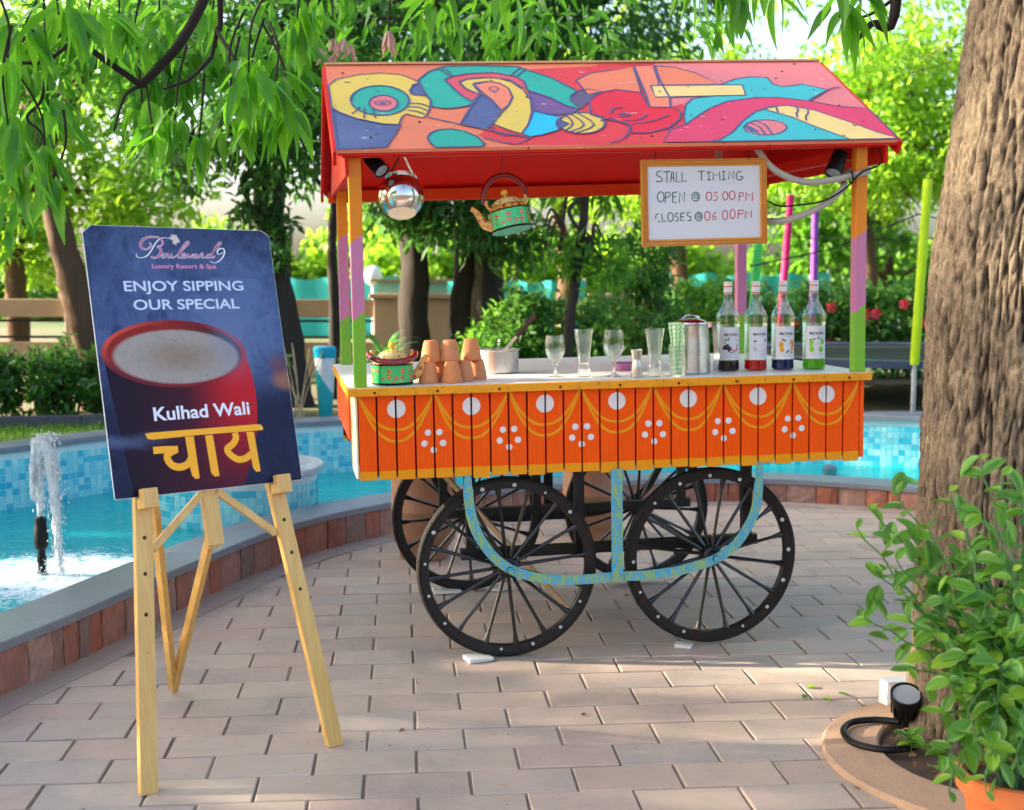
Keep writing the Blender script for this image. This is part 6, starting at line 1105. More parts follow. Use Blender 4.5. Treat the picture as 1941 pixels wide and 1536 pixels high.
for (x, y), lb in zip(hr, hrl):
    S = shrub('flowering_shrub', lb, 'shrub', (x, y, GZ), [((x, y, GZ+.42), (.52, .42, .40), 1900), ((x+rng.uniform(-.15, .15), y, GZ+.80), (.40, .30, .14), 600)], .10, .45, LG_HEDGE, 5, 'flowering hedge behind the trampoline', sig=.09, droop=.1)
    for q in range(3):
        c_ = Vector((rng.uniform(-.4, .4), -.42-rng.uniform(0, .06), rng.uniform(.35, .8))); m = MB()
        for j in range(5): a_ = 2*PI*j/5; m.add([c_, c_+Vector((.045*math.cos(a_-.5), -.015, .045*math.sin(a_-.5))), c_+Vector((.06*math.cos(a_), -.03, .06*math.sin(a_))), c_+Vector((.045*math.cos(a_+.5), -.015, .045*math.sin(a_+.5)))], [(0, 1, 2, 3)])
        m.build('flower', M_BLOOM, S)
for (x, y, zt, n, mat_, lb) in ((.05, 10.3, .95, 1500, LG_HEDGE, 'low green shrub behind the steel pan'), (.55, 10.5, .85, 1100, LG_HEDGE, 'low green shrub behind the leftmost goblet'), (1.02, 10.0, 1.45, 1200, LG_HEDGE, 'tall bushy shrub with bare stems behind the jigger'), (1.55, 10.6, 1.0, 1200, LG_MID, 'green shrub behind the steel jug'), (-.2, 10.9, .75, 700, LG_MID, 'bright sapling shrub behind the ladle'), (.8, 10.9, .75, 1000, LG_HEDGE, 'shadowy shrub between goblet and jigger')):
    shrub('garden_shrub', lb, 'shrub', (x, y, GZ), [((x, y, GZ+zt*.42), (.34, .28, zt*.34), n), ((x+.05, y, GZ+zt*.78), (.26, .24, zt*.22), int(n*.5)), ((x-.15, y-.1, GZ+.22), (.3, .25, .2), int(n*.35))], .085, .42, mat_, 9, 'shrubs behind the counter', sig=.08, droop=.2)
# strap-leaved plants
M_STRAP = leafmat('strap_leaf', [(.025, .10, .02), (.05, .17, .03), (.10, .25, .05)], .3)
for (x, y, n, L_, lb) in ((-1.02, 10.1, 46, .55, 'spiky strap-leaved plant behind the left cart posts'), (-4.0, 9.5, 40, .5, 'spiky strap-leaved plant over the hedge at the left'), (-3.3, 9.4, 34, .45, 'spiky strap-leaved plant at the foot of the leaning tree'), (-2.35, 10.6, 34, .6, 'spiky strap-leaved plant beside the poster edge')):
    S = thing('strap_plant', lb, 'plant', (x, y, GZ), 'strap-leaved plants')
    stem = MB(); stem.tube(smooth_path([(0, 0, 0), (.02, 0, .2), (0, .02, .42)], 4), .02, 8); stem.build('stem', M_BARK2, S)
    for i in range(n):
        a_ = rng.uniform(0, 2*PI); z_ = rng.uniform(.15, .42); l_ = L_*rng.uniform(.6, 1); el = rng.uniform(.2, 1.2); d_ = Vector((math.cos(a_)*math.cos(el), math.sin(a_)*math.cos(el), math.sin(el)))
        P = [Vector((0, 0, z_))+d_*l_*t_+Vector((0, 0, -.45*l_*t_*t_)) for t_ in (0, .3, .6, .85, 1)]; s_ = d_.cross(Vector((0, 0, 1))).normalized(); w_ = (.008, .016, .015, .009, .001)
        m = MB(); m.strip([p+s_*q for p, q in zip(P, w_)], [p-s_*q for p, q in zip(P, w_)]); m.build('leaf', M_STRAP, S)
# lawn by the pool with short grass
m = MB(); m.add([(-5.5, 6.2, GZ+.004), (-4.15, 6.45, GZ+.004), (-3.05, 7.4, GZ+.004), (-2.6, 8.05, GZ+.004), (-1.9, 8.5, GZ+.004), (-1.9, 9.0, GZ+.004), (-2.6, 8.75, GZ+.004), (-5.5, 8.2, GZ+.004)], [tuple(range(8))]); tag(m.build('lawn', pmat('turf', (.05, .12, .015), .95, var=.3, scale=30, bump=.6)), kind='structure')
n = 16000; X = NR_.uniform(-5.2, -1.95, n); Y = NR_.uniform(6.4, 8.7, n); lim = np.interp(X, [-5.5, -4.15, -3.05, -2.6, -1.9], [6.2, 6.45, 7.4, 8.05, 8.5])+.12; k_ = Y > lim; X, Y = X[k_], Y[k_]; n = len(X)
P = np.stack([X, Y, np.full(n, GZ+.003)], 1); D = unit(NR_.normal(0, .35, (n, 3))+np.array([0, 0, 1.])); L_ = NR_.uniform(.02, .055, n); V, F = leaf_arrays(P, D, L_, np.full(n, .006), NR_)
tag(link(bpy.data.objects.new('grass', numpy_mesh('grass', V, F, leafmat('grass_blades', [(.05, .14, .012), (.09, .22, .02), (.16, .30, .03)], .4)))), 'short green lawn grass behind the pool', 'grass', kind='stuff')
m = MB(); P = [Vector(p) for p in ((-5.2, 8.22, GZ), (-3.9, 8.34, GZ), (-2.9, 8.55, GZ), (-1.9, 8.86, GZ))]
for a, c in zip(P, P[1:]): m.bar(a+Vector((0, 0, .035)), c+Vector((0, 0, .035)), .10, .08)
tag(m.build('bed_kerb', pmat('dark_kerb', (.10, .10, .11), .7, var=.2)), 'low dark kerb between the lawn and the hedge', 'kerb')
# --- fence beyond the garden
M_FENCE = pmat('fence_concrete', (.30, .21, .14), .85, var=.2, scale=4, bump=.3, dirt=.3); M_PILLAR = pmat('fence_pillar', (.34, .25, .18), .85, var=.15, bump=.2)
fe = thing('garden_fence', 'brown board fence with capped pillars and black rails across the garden', 'fence', (-2.0, 12.2, GZ)); px = [-6.2, -4.1, -2.55, -1.18, -.72, .9]
for i, x in enumerate(px):
    m = MB(); m.box(x+2-.13, x+2+.13, -.13, .13, 0, .80); p_ = m.build('pillar', M_PILLAR, fe, bevel=.01)
    m = MB(); m.box(x+2-.17, x+2+.17, -.17, .17, .801, .85); m.build('pillar_cap', M_PILLAR, p_, bevel=.01)
    if i in (3, 4): m = MB(); m.box(x+2-.10, x+2+.10, -.10, .10, .851, .96); m.build('lantern', pmat('lantern_glass', (.25, .55, .45), .3), p_); m = MB(); m.box(x+2-.15, x+2+.15, -.15, .15, .961, .985); m.build('lantern_cap', M_PILLAR, p_)
for a, c in zip(px, px[1:]):
    for z0, z1, nm, mt in ((.62, .79, 'top_board', M_FENCE), (.05, .38, 'bottom_board', M_FENCE)): m = MB(); m.box(a+2+.13, c+2-.13, -.05, .05, z0, z1); m.build(nm, mt, fe, bevel=.006)
    for z0 in (.585, .43): m = MB(); m.box(a+2+.13, c+2-.13, -.012, .012, z0-.012, z0+.012); m.build('rail', M_IRON, fe)
# turquoise shade net far behind
M_NET = pmat('turquoise_net', (.04, .38, .36), .8, var=.2, scale=2)
for i, (x0, x1, h, lb) in enumerate(((-6.0, -1.9, .98, 'turquoise net screen far behind the left cart posts'), (-1.2, 1.2, .92, 'turquoise net screen far behind the slim tree'), (2.4, 5.2, 1.05, 'turquoise net screen far behind the syrup bottles'))):
    S = thing('net_screen', lb, 'screen', ((x0+x1)/2, 21, GZ), 'turquoise net screens'); w_ = (x1-x0)/2; n = 30; L_ = []; U_ = []
    for j in range(n+1): u = -w_+2*w_*j/n; q = .06*math.sin(j*1.3); L_.append((u, q, .02)); U_.append((u, q*.3, h+.03*math.sin(j*.9)))
    m = MB(); m.strip(L_, U_); m.strip([(a, b_+.02, c) for a, b_, c in U_], [(a, b_+.02, c) for a, b_, c in L_]); m.strip(U_, [(a, b_+.02, c) for a, b_, c in U_]); m.build('net', M_NET, S, smooth=True)
    for u in (-w_, 0, w_): m = MB(); m.cyl((u, .06, 0), (u, .06, h+.08), .025, n=8); m.build('pole', M_STEELD, S)
# globe lamp
S = thing('globe_lamp', 'white globe lamp on a thin pole beyond the fence', 'lamp', (-1.74, 16, GZ)); m = MB(); m.cyl((0, 0, 0), (0, 0, .92), .022, .018, n=10); m.build('pole', pmat('white_metal', (.7, .7, .7), .4), S)
m = MB(); m.lathe([(.03, .90), (.07, .92), (.105, .97), (.115, 1.03), (.10, 1.09), (.06, 1.13), (0, 1.145)], 20); m.build('globe', pmat('opal_glass', (.85, .85, .83), .2), S, smooth=True)
# --- trampoline
TR = Vector((3.3, 10.75, GZ)); RT = 1.45; HT = .37
T_ = thing('trampoline', 'round trampoline with dark mat and blue rim behind the cart', 'trampoline', tuple(TR))
m = MB(); m.lathe([(0, HT+.005), (RT-.18, HT+.005)], 40); m.build('mat', pmat('jump_mat', (.015, .016, .02), .6), T_)
m = MB(); m.lathe([(RT-.20, HT+.012), (RT-.05, HT+.03), (RT+.02, HT+.022), (RT+.03, HT-.03), (RT-.05, HT-.01), (RT-.2, HT-.0)], 44); m.build('rim_pad', pmat('navy_pad', (.03, .045, .085), .35, var=.2, scale=4), T_, smooth=True)
M_GALV = pmat('galvanised', (.42, .44, .47), .4, .6, var=.1)
def tramp_ang(wx): return 0
poles = [((2.948, 9.33), 2.12, 'yellow-green', (.42, .60, .01)), ((1.925, 10.35), 1.75, 'green', (.06, .50, .10)), ((2.50, 11.95), 2.17, 'pink', (.62, .015, .12)), ((2.86, 12.15), 2.03, 'purple', (.20, .05, .30)), ((4.60, 11.4), 2.1, 'orange', (.7, .2, .02))]
for (x, y), zt, nm, c_ in poles:
    b_ = Vector((x, y, GZ))-TR; out = Vector((b_.x, b_.y, 0)).normalized()
    m = MB(); m.tube([b_, b_+Vector((0, 0, HT+.02)), b_+Vector((0, 0, HT+.05))], .019, 10); m.build('leg', M_GALV, T_, smooth=True)
    lean = {'pink': Vector((.08, 0, 0)), 'yellow-green': Vector((.055, 0, 0)), 'green': Vector((.06, 0, 0))}.get(nm, Vector((0, 0, 0)))
    m = MB(); m.tube([b_+Vector((0, 0, HT-.0)), b_+Vector((0, 0, zt-GZ))*.5+lean*.5+Vector((0, 0, HT*.5)), b_+lean+Vector((0, 0, zt-GZ))], .034, 14); m.build('pole_sleeve', pmat('sleeve_'+nm.replace('-', '_'), c_, .45, var=.12, scale=5), T_, smooth=True)
m = MB()
tops = [(Vector((x, y, zt))-TR-Vector((0, 0, .25))) for (x, y), zt, _, _ in (poles[0], poles[1], poles[2], poles[3], poles[4])]
for a, c in zip(tops, tops[1:]+tops[:1]): m.tube([a, a.lerp(c, .5)-Vector((0, 0, .06)), c], .006, 5)
m.build('net_rope', M_IRON, T_)
m = MB(); m.tube([(-.36-.3, -1.42, .01), (-.35+1.6, -1.42, .01)], .02, 8); m.build('foot_tube', M_GALV, T_, smooth=True)
# --- brown clay barrels behind the cart
M_CLAYB = pmat('brown_clay', (.30, .155, .085), .6, var=.25, scale=4, bump=.15, dirt=.35, stretch=(1, 1, 2), coat=.1)
for (x, y, s_, lb) in ((-.445, 6.36, 1.0, 'brown clay barrel behind the left rear cart wheel'), (.44, 6.85, 1.0, 'brown clay barrel behind the right rear cart wheel')):
    m = MB(); m.lathe([(0, .0), (.118, .0), (.122, .005), (.122, .05), (.128, .06), (.158, .10), (.162, .12), (.162, .24), (.165, .245), (.165, .255), (.162, .26), (.163, .42), (.160, .50), (.15, .52), (0, .52)], 40); o = m.build('clay_barrel', M_CLAYB, None, smooth=True, M=Matrix.Translation((x, y, .0005))); tag(o, lb, 'barrel', 'clay barrels behind the cart')
# teal and white tapered bin
S = thing('tapered_bin', 'tapered white and teal bin standing behind the pool', 'bin', (-1.33, 9.05, GZ)); m = MB(); m.lathe([(0, 0), (.042, 0), (.045, .01), (.060, .20), (.075, .44)], 28)
t = NT('bin_wrap'); x, y, z = t.xyz(t.coords()); t.pbr(t.mix((z+x*1.6).lt(.27), (.55, .58, .60), (.01, .32, .38)), .3); m.build('body', t.m, S, smooth=True)
m = MB(); m.lathe([(.077, .435), (.080, .44), (.082, .50), (.072, .515), (0, .52)], 28); m.build('lid', pmat('teal_lid', (.01, .30, .42), .3), S, smooth=True)
# dry stems by the bin
S = thing('dry_twigs', 'bare dry twigs sticking up left of the teal bin', 'twigs', (-1.5, 8.95, GZ))
for i in range(9):
    a_ = rng.uniform(-.5, .5); m = MB(); m.tube(smooth_path([(rng.uniform(-.05, .05), 0, 0), (a_*.12, .02, .22), (a_*.35, .0, rng.uniform(.35, .6))], 4), .004, 5); m.build('twig', pmat('dry_twig', (.42, .33, .2), .8), S)
# ================================================================== THE BIG TREE AND THE FOREGROUND
t = NT('ridged_bark'); co = t.coords(); at = t.n('ShaderNodeAttribute', attribute_name='ridge'); rg = E(t, at.outputs['Fac']); n1 = t.noise(t.coords(scale=(1, 1, .45)), 75, 8, .78); n2 = t.noise(co, 6, 5, .7)
c = t.mix(t.step(rg, .25, .75), (.045, .027, .016), t.mix(t.step(n1, .3, .7), (.17, .115, .068), (.52, .385, .24))); c = t.mix(t.step(n2, .55, .75)*.35, c, (.20, .16, .12))
t.pbr(c, .92, 0, t.bump(n1*1.6+rg*.5, 1.0, .016)); M_BIGBARK = t.m
big = thing('bark_tree', 'big rough-barked tree rising out of the stone ring at the right', 'tree', (1.50, 3.84, 0)); BI = big.matrix_world.inverted()
nth, nz_ = 330, 420; V = np.zeros((nz_, nth, 3)); RG = np.zeros((nz_, nth)); zs_ = np.linspace(-.02, 4.6, nz_)
cxs = np.interp(zs_, [-.02, .1, .75, 1.45, 2.25, 4.6], [.0, .0, -.005, .015, .10, .42]); rads = np.interp(zs_, [-.02, .08, .3, .75, 1.45, 2.25, 4.6], [.285, .265, .25, .248, .262, .25, .21])
for i, z in enumerate(zs_):
    for j in range(nth):
        a_ = 2*PI*j/nth; ca, sa = math.cos(a_), math.sin(a_)
        wx = noise.noise(Vector((ca*3, sa*3, z*2.2)))*.35
        p_ = Vector((ca*8.2+wx, sa*8.2+wx, z*3.0)); r1 = min(1, abs(noise.noise(p_*1.3))*5.5); r2 = min(1, abs(noise.noise(Vector((ca*14+wx, sa*14-wx, z*15+7))))*4); r3 = noise.noise(Vector((ca*22, sa*22, z*13)))
        rid = r1*.52+r2*.30+(.5+.5*noise.noise(Vector((ca*18, sa*18, z*8))))*.18; RG[i, j] = rid
        lump = noise.noise(Vector((ca*1.4, sa*1.4, z*.9)))*.018
        R_ = rads[i]-.030+rid*.030+r3*.006+noise.noise(Vector((ca*40, sa*40, z*30)))*.004+lump; V[i, j] = (cxs[i]+R_*ca, R_*sa*.96, z)
idx = np.arange(nz_*nth).reshape(nz_, nth); a = idx[:-1]; b_ = np.roll(idx, -1, 1)[:-1]; c_ = np.roll(idx, -1, 1)[1:]; d_ = idx[1:]
me = numpy_mesh('trunk', V.reshape(-1, 3), np.stack([a, b_, c_, d_], -1).reshape(-1, 4), M_BIGBARK, True); at_ = me.attributes.new('ridge', 'FLOAT', 'POINT'); at_.data.foreach_set('value', RG.ravel().astype(np.float32))
link(bpy.data.objects.new('trunk', me), big)
# limbs that carry the drooping sprays over the terrace
def W(px, py, d):   # a point at depth d along a sight line of the photo (used once, to lay out the branches)
    xx = (px-970.5)/CAM_F; yy = (768-py)/CAM_F; cp_, sp_ = math.cos(CAM_PITCH), math.sin(CAM_PITCH)
    f = Vector((xx, cp_+yy*sp_, -sp_+yy*cp_)); return Vector((0, 0, CAM_H))+f*(d/f.y)
M_TWIG = pmat('dark_twig', (.022, .015, .012), .85, var=.3, bump=.4)
top = Vector((1.92, 3.84, 4.3))
def limb(P, r0, r1, name='limb'):
    Q = smooth_path(P, 6); m = MB(); m.tube([BI @ p for p in Q], list(np.linspace(r0, r1, len(Q))), 8); m.build(name, M_TWIG, big, smooth=True, angle=60)
mainL = [top, Vector((1.0, 3.9, 4.35)), Vector((-.2, 4.0, 4.1)), Vector((-.95, 4.1, 3.6)), W(400, -60, 4.15)]
limb(mainL, .085, .022); limb([top, Vector((2.0, 3.8, 5.2)), Vector((1.4, 4.2, 6.0))], .12, .05); limb([top, Vector((2.6, 3.4, 5.0)), Vector((3.3, 3.0, 5.6))], .10, .04)
limb([W(400, -60, 4.15), W(385, 0, 4.15), W(335, 90, 4.1), W(266, 163, 4.05)], .019, .014); limb([W(266, 163, 4.05), W(205, 120, 4.0), W(140, 78, 3.9), W(70, 65, 3.8), W(5, 100, 3.7)], .011, .006); limb([W(266, 163, 4.05), W(235, 185, 4.0), W(215, 250, 4.0)], .007, .003)
limb([W(135, 80, 3.9), W(85, 118, 3.8), W(20, 125, 3.75), W(0, 170, 3.7)], .007, .003); limb([W(86, 120, 3.8), W(78, 190, 3.8), W(50, 225, 3.8), W(80, 260, 3.8), W(90, 340, 3.8)], .006, .003)
limb([Vector((-.95, 4.1, 3.6)), W(415, -30, 4.4), W(410, 60, 4.4), W(400, 110, 4.4)], .012, .006); limb([W(400, 110, 4.4), W(360, 150, 4.3), W(310, 170, 4.2)], .008, .004); limb([W(410, 60, 4.4), W(450, 120, 4.2), W(500, 170, 4.0)], .007, .004)
limb([Vector((1.0, 3.9, 4.35)), Vector((1.15, 4.0, 3.4)), W(1700, -20, 4.0), W(1650, 45, 4.0), W(1610, 90, 4.0)], .03, .004); limb([W(1690, 0, 4.0), W(1640, 30, 4.0), W(1590, 30, 3.9)], .006, .003); limb([Vector((.3, 3.95, 4.25)), W(1340, -100, 4.0), W(1370, -5, 4.0)], .03, .005); limb([Vector((-.2, 4.0, 4.1)), W(830, -90, 4.1), W(825, -5, 4.1)], .02, .004)
# hanging sprays of long leaves: every leaf an object
LM = []
def long_leaf(L_, w_, bend, fold):
    m = MB(); n = 7; A = []; Bm = []; C = []
    for i in range(n+1):
        t_ = i/n; ww = w_*math.sin(PI*min(1, t_**.75*.98+.015))**.9*(1-.35*t_)+.0008; y_ = L_*t_; z_ = -bend*L_*t_*t_
        A.append((-ww, y_, z_+ww*fold)); Bm.append((0, y_, z_)); C.append((ww, y_, z_+ww*fold))
    m.strip(Bm, A); m.strip(C, Bm); return m
M_MANGO = leafmat('mango_leaf', [(.014, .06, .010), (.04, .15, .012), (.08, .26, .012), (.14, .36, .016)], .52, .38, .4, island=False)
for k in range(6): LM.append(long_leaf(.140*rng.uniform(.7, 1.25), .0225*rng.uniform(.8, 1.25), rng.uniform(.05, .55), rng.uniform(.1, .6)).mesh('leaf', M_MANGO, True, 180))
nleaf = 0
def spray(c, n, spread, tw=.10):
    global nleaf
    c = Vector(c)
    for i in range(n):
        if nleaf >= 300: return
        a_ = 2*PI*i/n*1.618*2+rng.uniform(-.4, .4); el = rng.uniform(-1.25, -.15)*spread-.15; d_ = Vector((math.cos(a_)*math.cos(el), math.sin(a_)*math.cos(el)*.8, math.sin(el))).normalized()
        up = Vector((rng.uniform(-.4, .4), rng.uniform(-.4, .4), 1)); x_ = d_.cross(up).normalized(); z_ = x_.cross(d_)
        Mx = Matrix((x_, d_, z_)).transposed().to_4x4(); Mx.translation = c+Vector((rng.uniform(-1, 1), rng.uniform(-1, 1), rng.uniform(-.8, .8)))*tw*.35
        s_ = rng.uniform(.75, 1.15); o = inst('leaf', LM[rng.randrange(6)], big, BI @ Mx @ Matrix.Scale(s_, 4)); nleaf += 1
SP = [(165, 25, 3.7, 12), (110, 15, 3.6, 10), (40, 45, 3.6, 10), (10, 120, 3.5, 8), (15, 230, 3.5, 9), (85, 290, 3.8, 11), (40, 330, 3.6, 8), (225, 30, 4.0, 11), (250, 65, 4.1, 9), (470, 125, 3.8, 14), (520, 145, 3.9, 11), (440, 165, 3.9, 8), (290, 245, 4.0, 13), (330, 215, 4.0, 10), (270, 200, 4.1, 8), (480, 215, 4.0, 11), (545, 215, 4.0, 11), (430, 235, 4.05, 8), (560, 40, 4.2, 11), (585, 15, 4.2, 8), (300, 20, 4.2, 8), (400, 20, 4.5, 8), (90, 190, 3.9, 7), (95, 340, 3.85, 8), (375, 265, 4.05, 7), (1345, -35, 4.0, 7), (1385, -25, 4.0, 9), (1290, -50, 4.1, 6), (1600, 0, 3.9, 11), (1630, -10, 3.9, 7), (830, -10, 4.1, 7), (970, -20, 4.1, 5), (1450, -20, 4.0, 6)]
for px, py, d, n in SP:
    c_ = W(px, py, d); spray(c_, n, 1.0); e_ = Vector((rng.uniform(-.10, .10), rng.uniform(-.05, .10), rng.uniform(.16, .30))); limb([c_-Vector((0, 0, .02)), c_+e_*.5+Vector((rng.uniform(-.03, .03), 0, 0)), c_+e_], .0026, .0045, 'twig')
for px, py in ((733, 62),):      # a bunch of withered leaves
    pass
M_DRY = leafmat('withered_leaf', [(.30, .17, .11), (.42, .26, .19)], .3, island=False); DLM = [long_leaf(.11, .012, .3, .8).mesh('leaf', M_DRY, True, 180) for _ in range(2)]
D_ = thing('withered_bunch', 'withered brown leaf bunch dangling above the roof', 'leaves', W(735, 55, 5.2)); 
for i in range(9):
    a_ = rng.uniform(0, 6.28); d_ = Vector((math.cos(a_)*.35, math.sin(a_)*.35, -1)).normalized(); x_ = d_.cross(Vector((0, 1, .1))).normalized(); Mx = Matrix((x_, d_, x_.cross(d_))).transposed().to_4x4(); inst('leaf', DLM[i % 2], D_, Mx)
m = MB(); m.tube(smooth_path([(0, 0, -.01), (.01, 0, .3), (-.05, .1, .9), (-.15, .3, 1.5)], 4), .004, 6); m.build('twig', M_TWIG, D_)
D_ = thing('withered_bunch', 'withered pinkish leaf bunch at the left end of the roof ridge', 'leaves', W(632, 85, 5.6))
for i in range(11):
    a_ = rng.uniform(0, 6.28); d_ = Vector((math.cos(a_)*.7, math.sin(a_)*.6, -.8)).normalized(); x_ = d_.cross(Vector((0, 1, .1))).normalized(); Mx = Matrix((x_, d_, x_.cross(d_))).transposed().to_4x4(); Mx.translation = (rng.uniform(-.08, .08), 0, rng.uniform(-.03, .03)); inst('leaf', DLM[i % 2], D_, Mx)
m = MB(); m.tube(smooth_path([(0, 0, -.01), (-.02, .05, .3), (-.1, .2, .8), (-.15, .5, 1.5)], 4), .004, 6); m.build('twig', M_TWIG, D_)
# upper crown of the big tree, above the frame
UB = [(tuple(W(150, 40, 5.6)), (.5, .35, .22), 150), (tuple(W(30, 110, 5.4)), (.4, .35, .35), 150), (tuple(W(60, 300, 5.6)), (.22, .25, .35), 90), (tuple(W(420, 60, 5.8)), (.55, .35, .25), 180), (tuple(W(560, 130, 5.9)), (.25, .25, .3), 150), (tuple(W(300, 140, 5.8)), (.4, .3, .25), 200), (tuple(W(1000, 30, 6.5)), (1.0, .4, .25), 300), ((1.2, 4.3, 6.0), (1.3, 1.2, .7), 900), ((2.6, 3.2, 5.6), (1.2, 1.2, .8), 800), ((-.3, 4.6, 5.2), (1.1, .9, .45), 420), ((3.3, 4.8, 5.6), (1.2, 1.2, .7), 800), ((-1.1, 4.3, 4.1), (.55, .4, .25), 120)]
crown_obj('crown', UB, .135, .32, leafmat('mango_crown', [(.02, .085, .010), (.05, .18, .012), (.10, .29, .015)], .5), big, NR_, BI, droop=.9)
# --- potted plant
PP = Vector((1.235, 2.985, 0))
plant = thing('potted_plant', 'bushy plant with oval pale-edged leaves in an orange pot', 'plant', tuple(PP))
m = MB(); m.lathe([(0, 0), (.095, 0), (.10, .004), (.135, .175), (.150, .180), (.152, .225), (.138, .227), (.130, .19), (0, .185)], 40); m.build('pot', pmat('orange_clay_pot', (.58, .16, .05), .7, var=.15, scale=5, bump=.15, dirt=.2), plant, smooth=True)
m = MB(); m.lathe([(0, .196), (.131, .192)], 24); m.build('soil', M_SOIL, plant)
t = NT('edged_leaf'); gx, gy, gz = t.xyz(t.coords(kind='Generated')); ed = ((gx-.5).abs()*2)/((1-((gy*2-1)*(gy*2-1))).max(.02).sqrt()); oi = t.n('ShaderNodeObjectInfo').outputs['Random']
gc = t.ramp(oi, [(0, (.035, .13, .010)), (.4, (.08, .22, .013)), (.75, (.14, .31, .018)), (1, (.24, .38, .025))]); c = t.mix(t.step(ed+t.noise(t.coords(), 40, 2)*.25-.12, .72, .95), gc, (.30, .44, .16)); c = t.mix((gx-.5).abs().lt(.02)*.5, c, (.25, .4, .12))
p = t.n('ShaderNodeBsdfPrincipled'); t.set(p.inputs['Base Color'], c); p.inputs['Roughness'].default_value = .5; p.inputs['Specular IOR Level'].default_value = .3; tr = t.n('ShaderNodeBsdfTranslucent'); t.set(tr.inputs[0], t.mix(.5, c, (.25, .55, .03))); mx = t.n('ShaderNodeMixShader'); mx.inputs[0].default_value = .35
t.t.links.new(p.outputs[0], mx.inputs[1]); t.t.links.new(tr.outputs[0], mx.inputs[2]); t.surf(mx.outputs[0]); M_EDGED = t.m
def oval_leaf(L_, w_, bend, fold):
    m = MB(); n = 7; A = []; A2 = []; Bm = []; C = []; C2 = []
    for i in range(n+1):
        t_ = i/n; ww = w_*(math.sin(PI*min(.995, max(.02, t_)))**.62)*(1-.12*t_)*(1 if t_ < .98 else .1); y_ = L_*t_; z_ = -bend*L_*t_*t_
        A.append((-ww, y_, z_+ww*fold)); A2.append((-ww*.5, y_, z_+ww*fold*.35)); Bm.append((0, y_, z_)); C2.append((ww*.5, y_, z_+ww*fold*.35)); C.append((ww, y_, z_+ww*fold))
    m.strip(A2, A); m.strip(Bm, A2); m.strip(C2, Bm); m.strip(C, C2); return m
OL = [oval_leaf(.070*rng.uniform(.6, 1.3), .0205*rng.uniform(.85, 1.15), rng.uniform(-.15, .4), rng.uniform(.15, .6)).mesh('leaf', M_EDGED, True, 180) for _ in range(8)]
M_STEM = pmat('green_stem', (.05, .13, .045), .6, var=.2)
PI_ = plant.matrix_world.inverted(); cnt = 0
tips = [W(1625, 1000, 3.2), W(1655, 965, 3.25), W(1700, 935, 3.3), W(1640, 1170, 3.1), W(1660, 1080, 3.15), W(1860, 870, 3.2), W(1800, 930, 3.25), W(1900, 900, 3.1), W(1940, 940, 3.05), W(1760, 1000, 3.2), W(1830, 1000, 3.1), W(1700, 1060, 3.1), W(1725, 1265, 3.0), W(1720, 1170, 2.95), W(1780, 1120, 3.0), W(1850, 1100, 2.95), W(1920, 1080, 2.9), W(1960, 1180, 2.85), W(1790, 1350, 2.9), W(1800, 1290, 2.85), W(1830, 1240, 2.85), W(1900, 1260, 2.8), W(1960, 1340, 2.8), W(1800, 1440, 2.8), W(1850, 1400, 2.75), W(1930, 1450, 2.75), W(1990, 1000, 3.0), W(2010, 1150, 2.9), W(1870, 1500, 2.75), W(1800, 1500, 2.8), W(1790, 1220, 3.1), W(1880, 1180, 3.05)]
for ti_, tip in enumerate(tips):
    s0 = PP+Vector((rng.uniform(-.07, .07), rng.uniform(-.07, .07), .19)); ln = (tip-s0).length
    mid = s0.lerp(tip, .5)+Vector((0, 0, .10 if tip.z > .35 else .22)); P = smooth_path([s0, s0.lerp(mid, .55)+Vector((rng.uniform(-.03, .03), 0, .05)), mid, tip], 5)
    zz = [p+Vector((((i % 2)-.5)*.012, 0, 0)) if 0 < i < len(P)-1 else p for i, p in enumerate(P)]
    m = MB(); m.tube([PI_ @ p for p in zz], list(np.linspace(.0042, .0018, len(zz))), 6); m.build('stem', M_STEM, plant, smooth=True)
    nl = 9 if cnt < 300 else 0
    for i in range(nl):
        if cnt >= 298: break
        t_ = 1-(i/nl)**1.1*.72; q = t_*(len(zz)-1); j = min(len(zz)-2, int(q)); p_ = zz[j].lerp(zz[j+1], q-j); dd = (zz[j+1]-zz[j]).normalized()
        a_ = i*2.4+rng.uniform(-.5, .5); side = Vector((math.cos(a_), math.sin(a_)*.8, rng.uniform(-.5, .35))); d_ = (side+dd*(.9 if i == 0 else .25)).normalized(); up = Vector((rng.uniform(-.5, .5), rng.uniform(-.9, .1), 1)); x_ = d_.cross(up).normalized()
        Mx = Matrix((x_, d_, x_.cross(d_))).transposed().to_4x4(); Mx.translation = p_; s_ = rng.uniform(.7, 1.1)*(.6 if i == 0 else 1); inst('leaf', OL[rng.randrange(8)], plant, PI_ @ Mx @ Matrix.Scale(s_, 4)); cnt += 1
n = 380; T3 = np.array([tuple(q) for q in tips]); P = T3[NR_.integers(0, len(T3), n)]*NR_.uniform(.80, 1.0, (n, 1)); base_ = np.array(PP)+np.array([0, 0, .25]); u_ = NR_.uniform(.35, .98, (n, 1)); P = base_+(T3[NR_.integers(0, len(T3), n)]-base_)*u_+NR_.normal(0, .03, (n, 3))+np.array([0, 0, .06])*u_*(1-u_)*4+np.array([.03, .04, 0])
vs_ = []; fs_ = []; tm = oval_leaf(.072, .021, .2, .35); TV = np.array(tm.v)
for i in range(n):
    d_ = Vector(unit(NR_.normal(0, 1, 3)+np.array([0, -.2, -.1]))); x_ = d_.cross(Vector((NR_.uniform(-.4, .4), -.4, 1))).normalized(); R3 = np.array(Matrix((x_, d_, x_.cross(d_))).transposed()); b0 = len(vs_)*len(TV); vs_.append(TV@R3.T*NR_.uniform(.6, 1.1)+P[i]-np.array(PP)); fs_.append(np.array(tm.f)+b0)
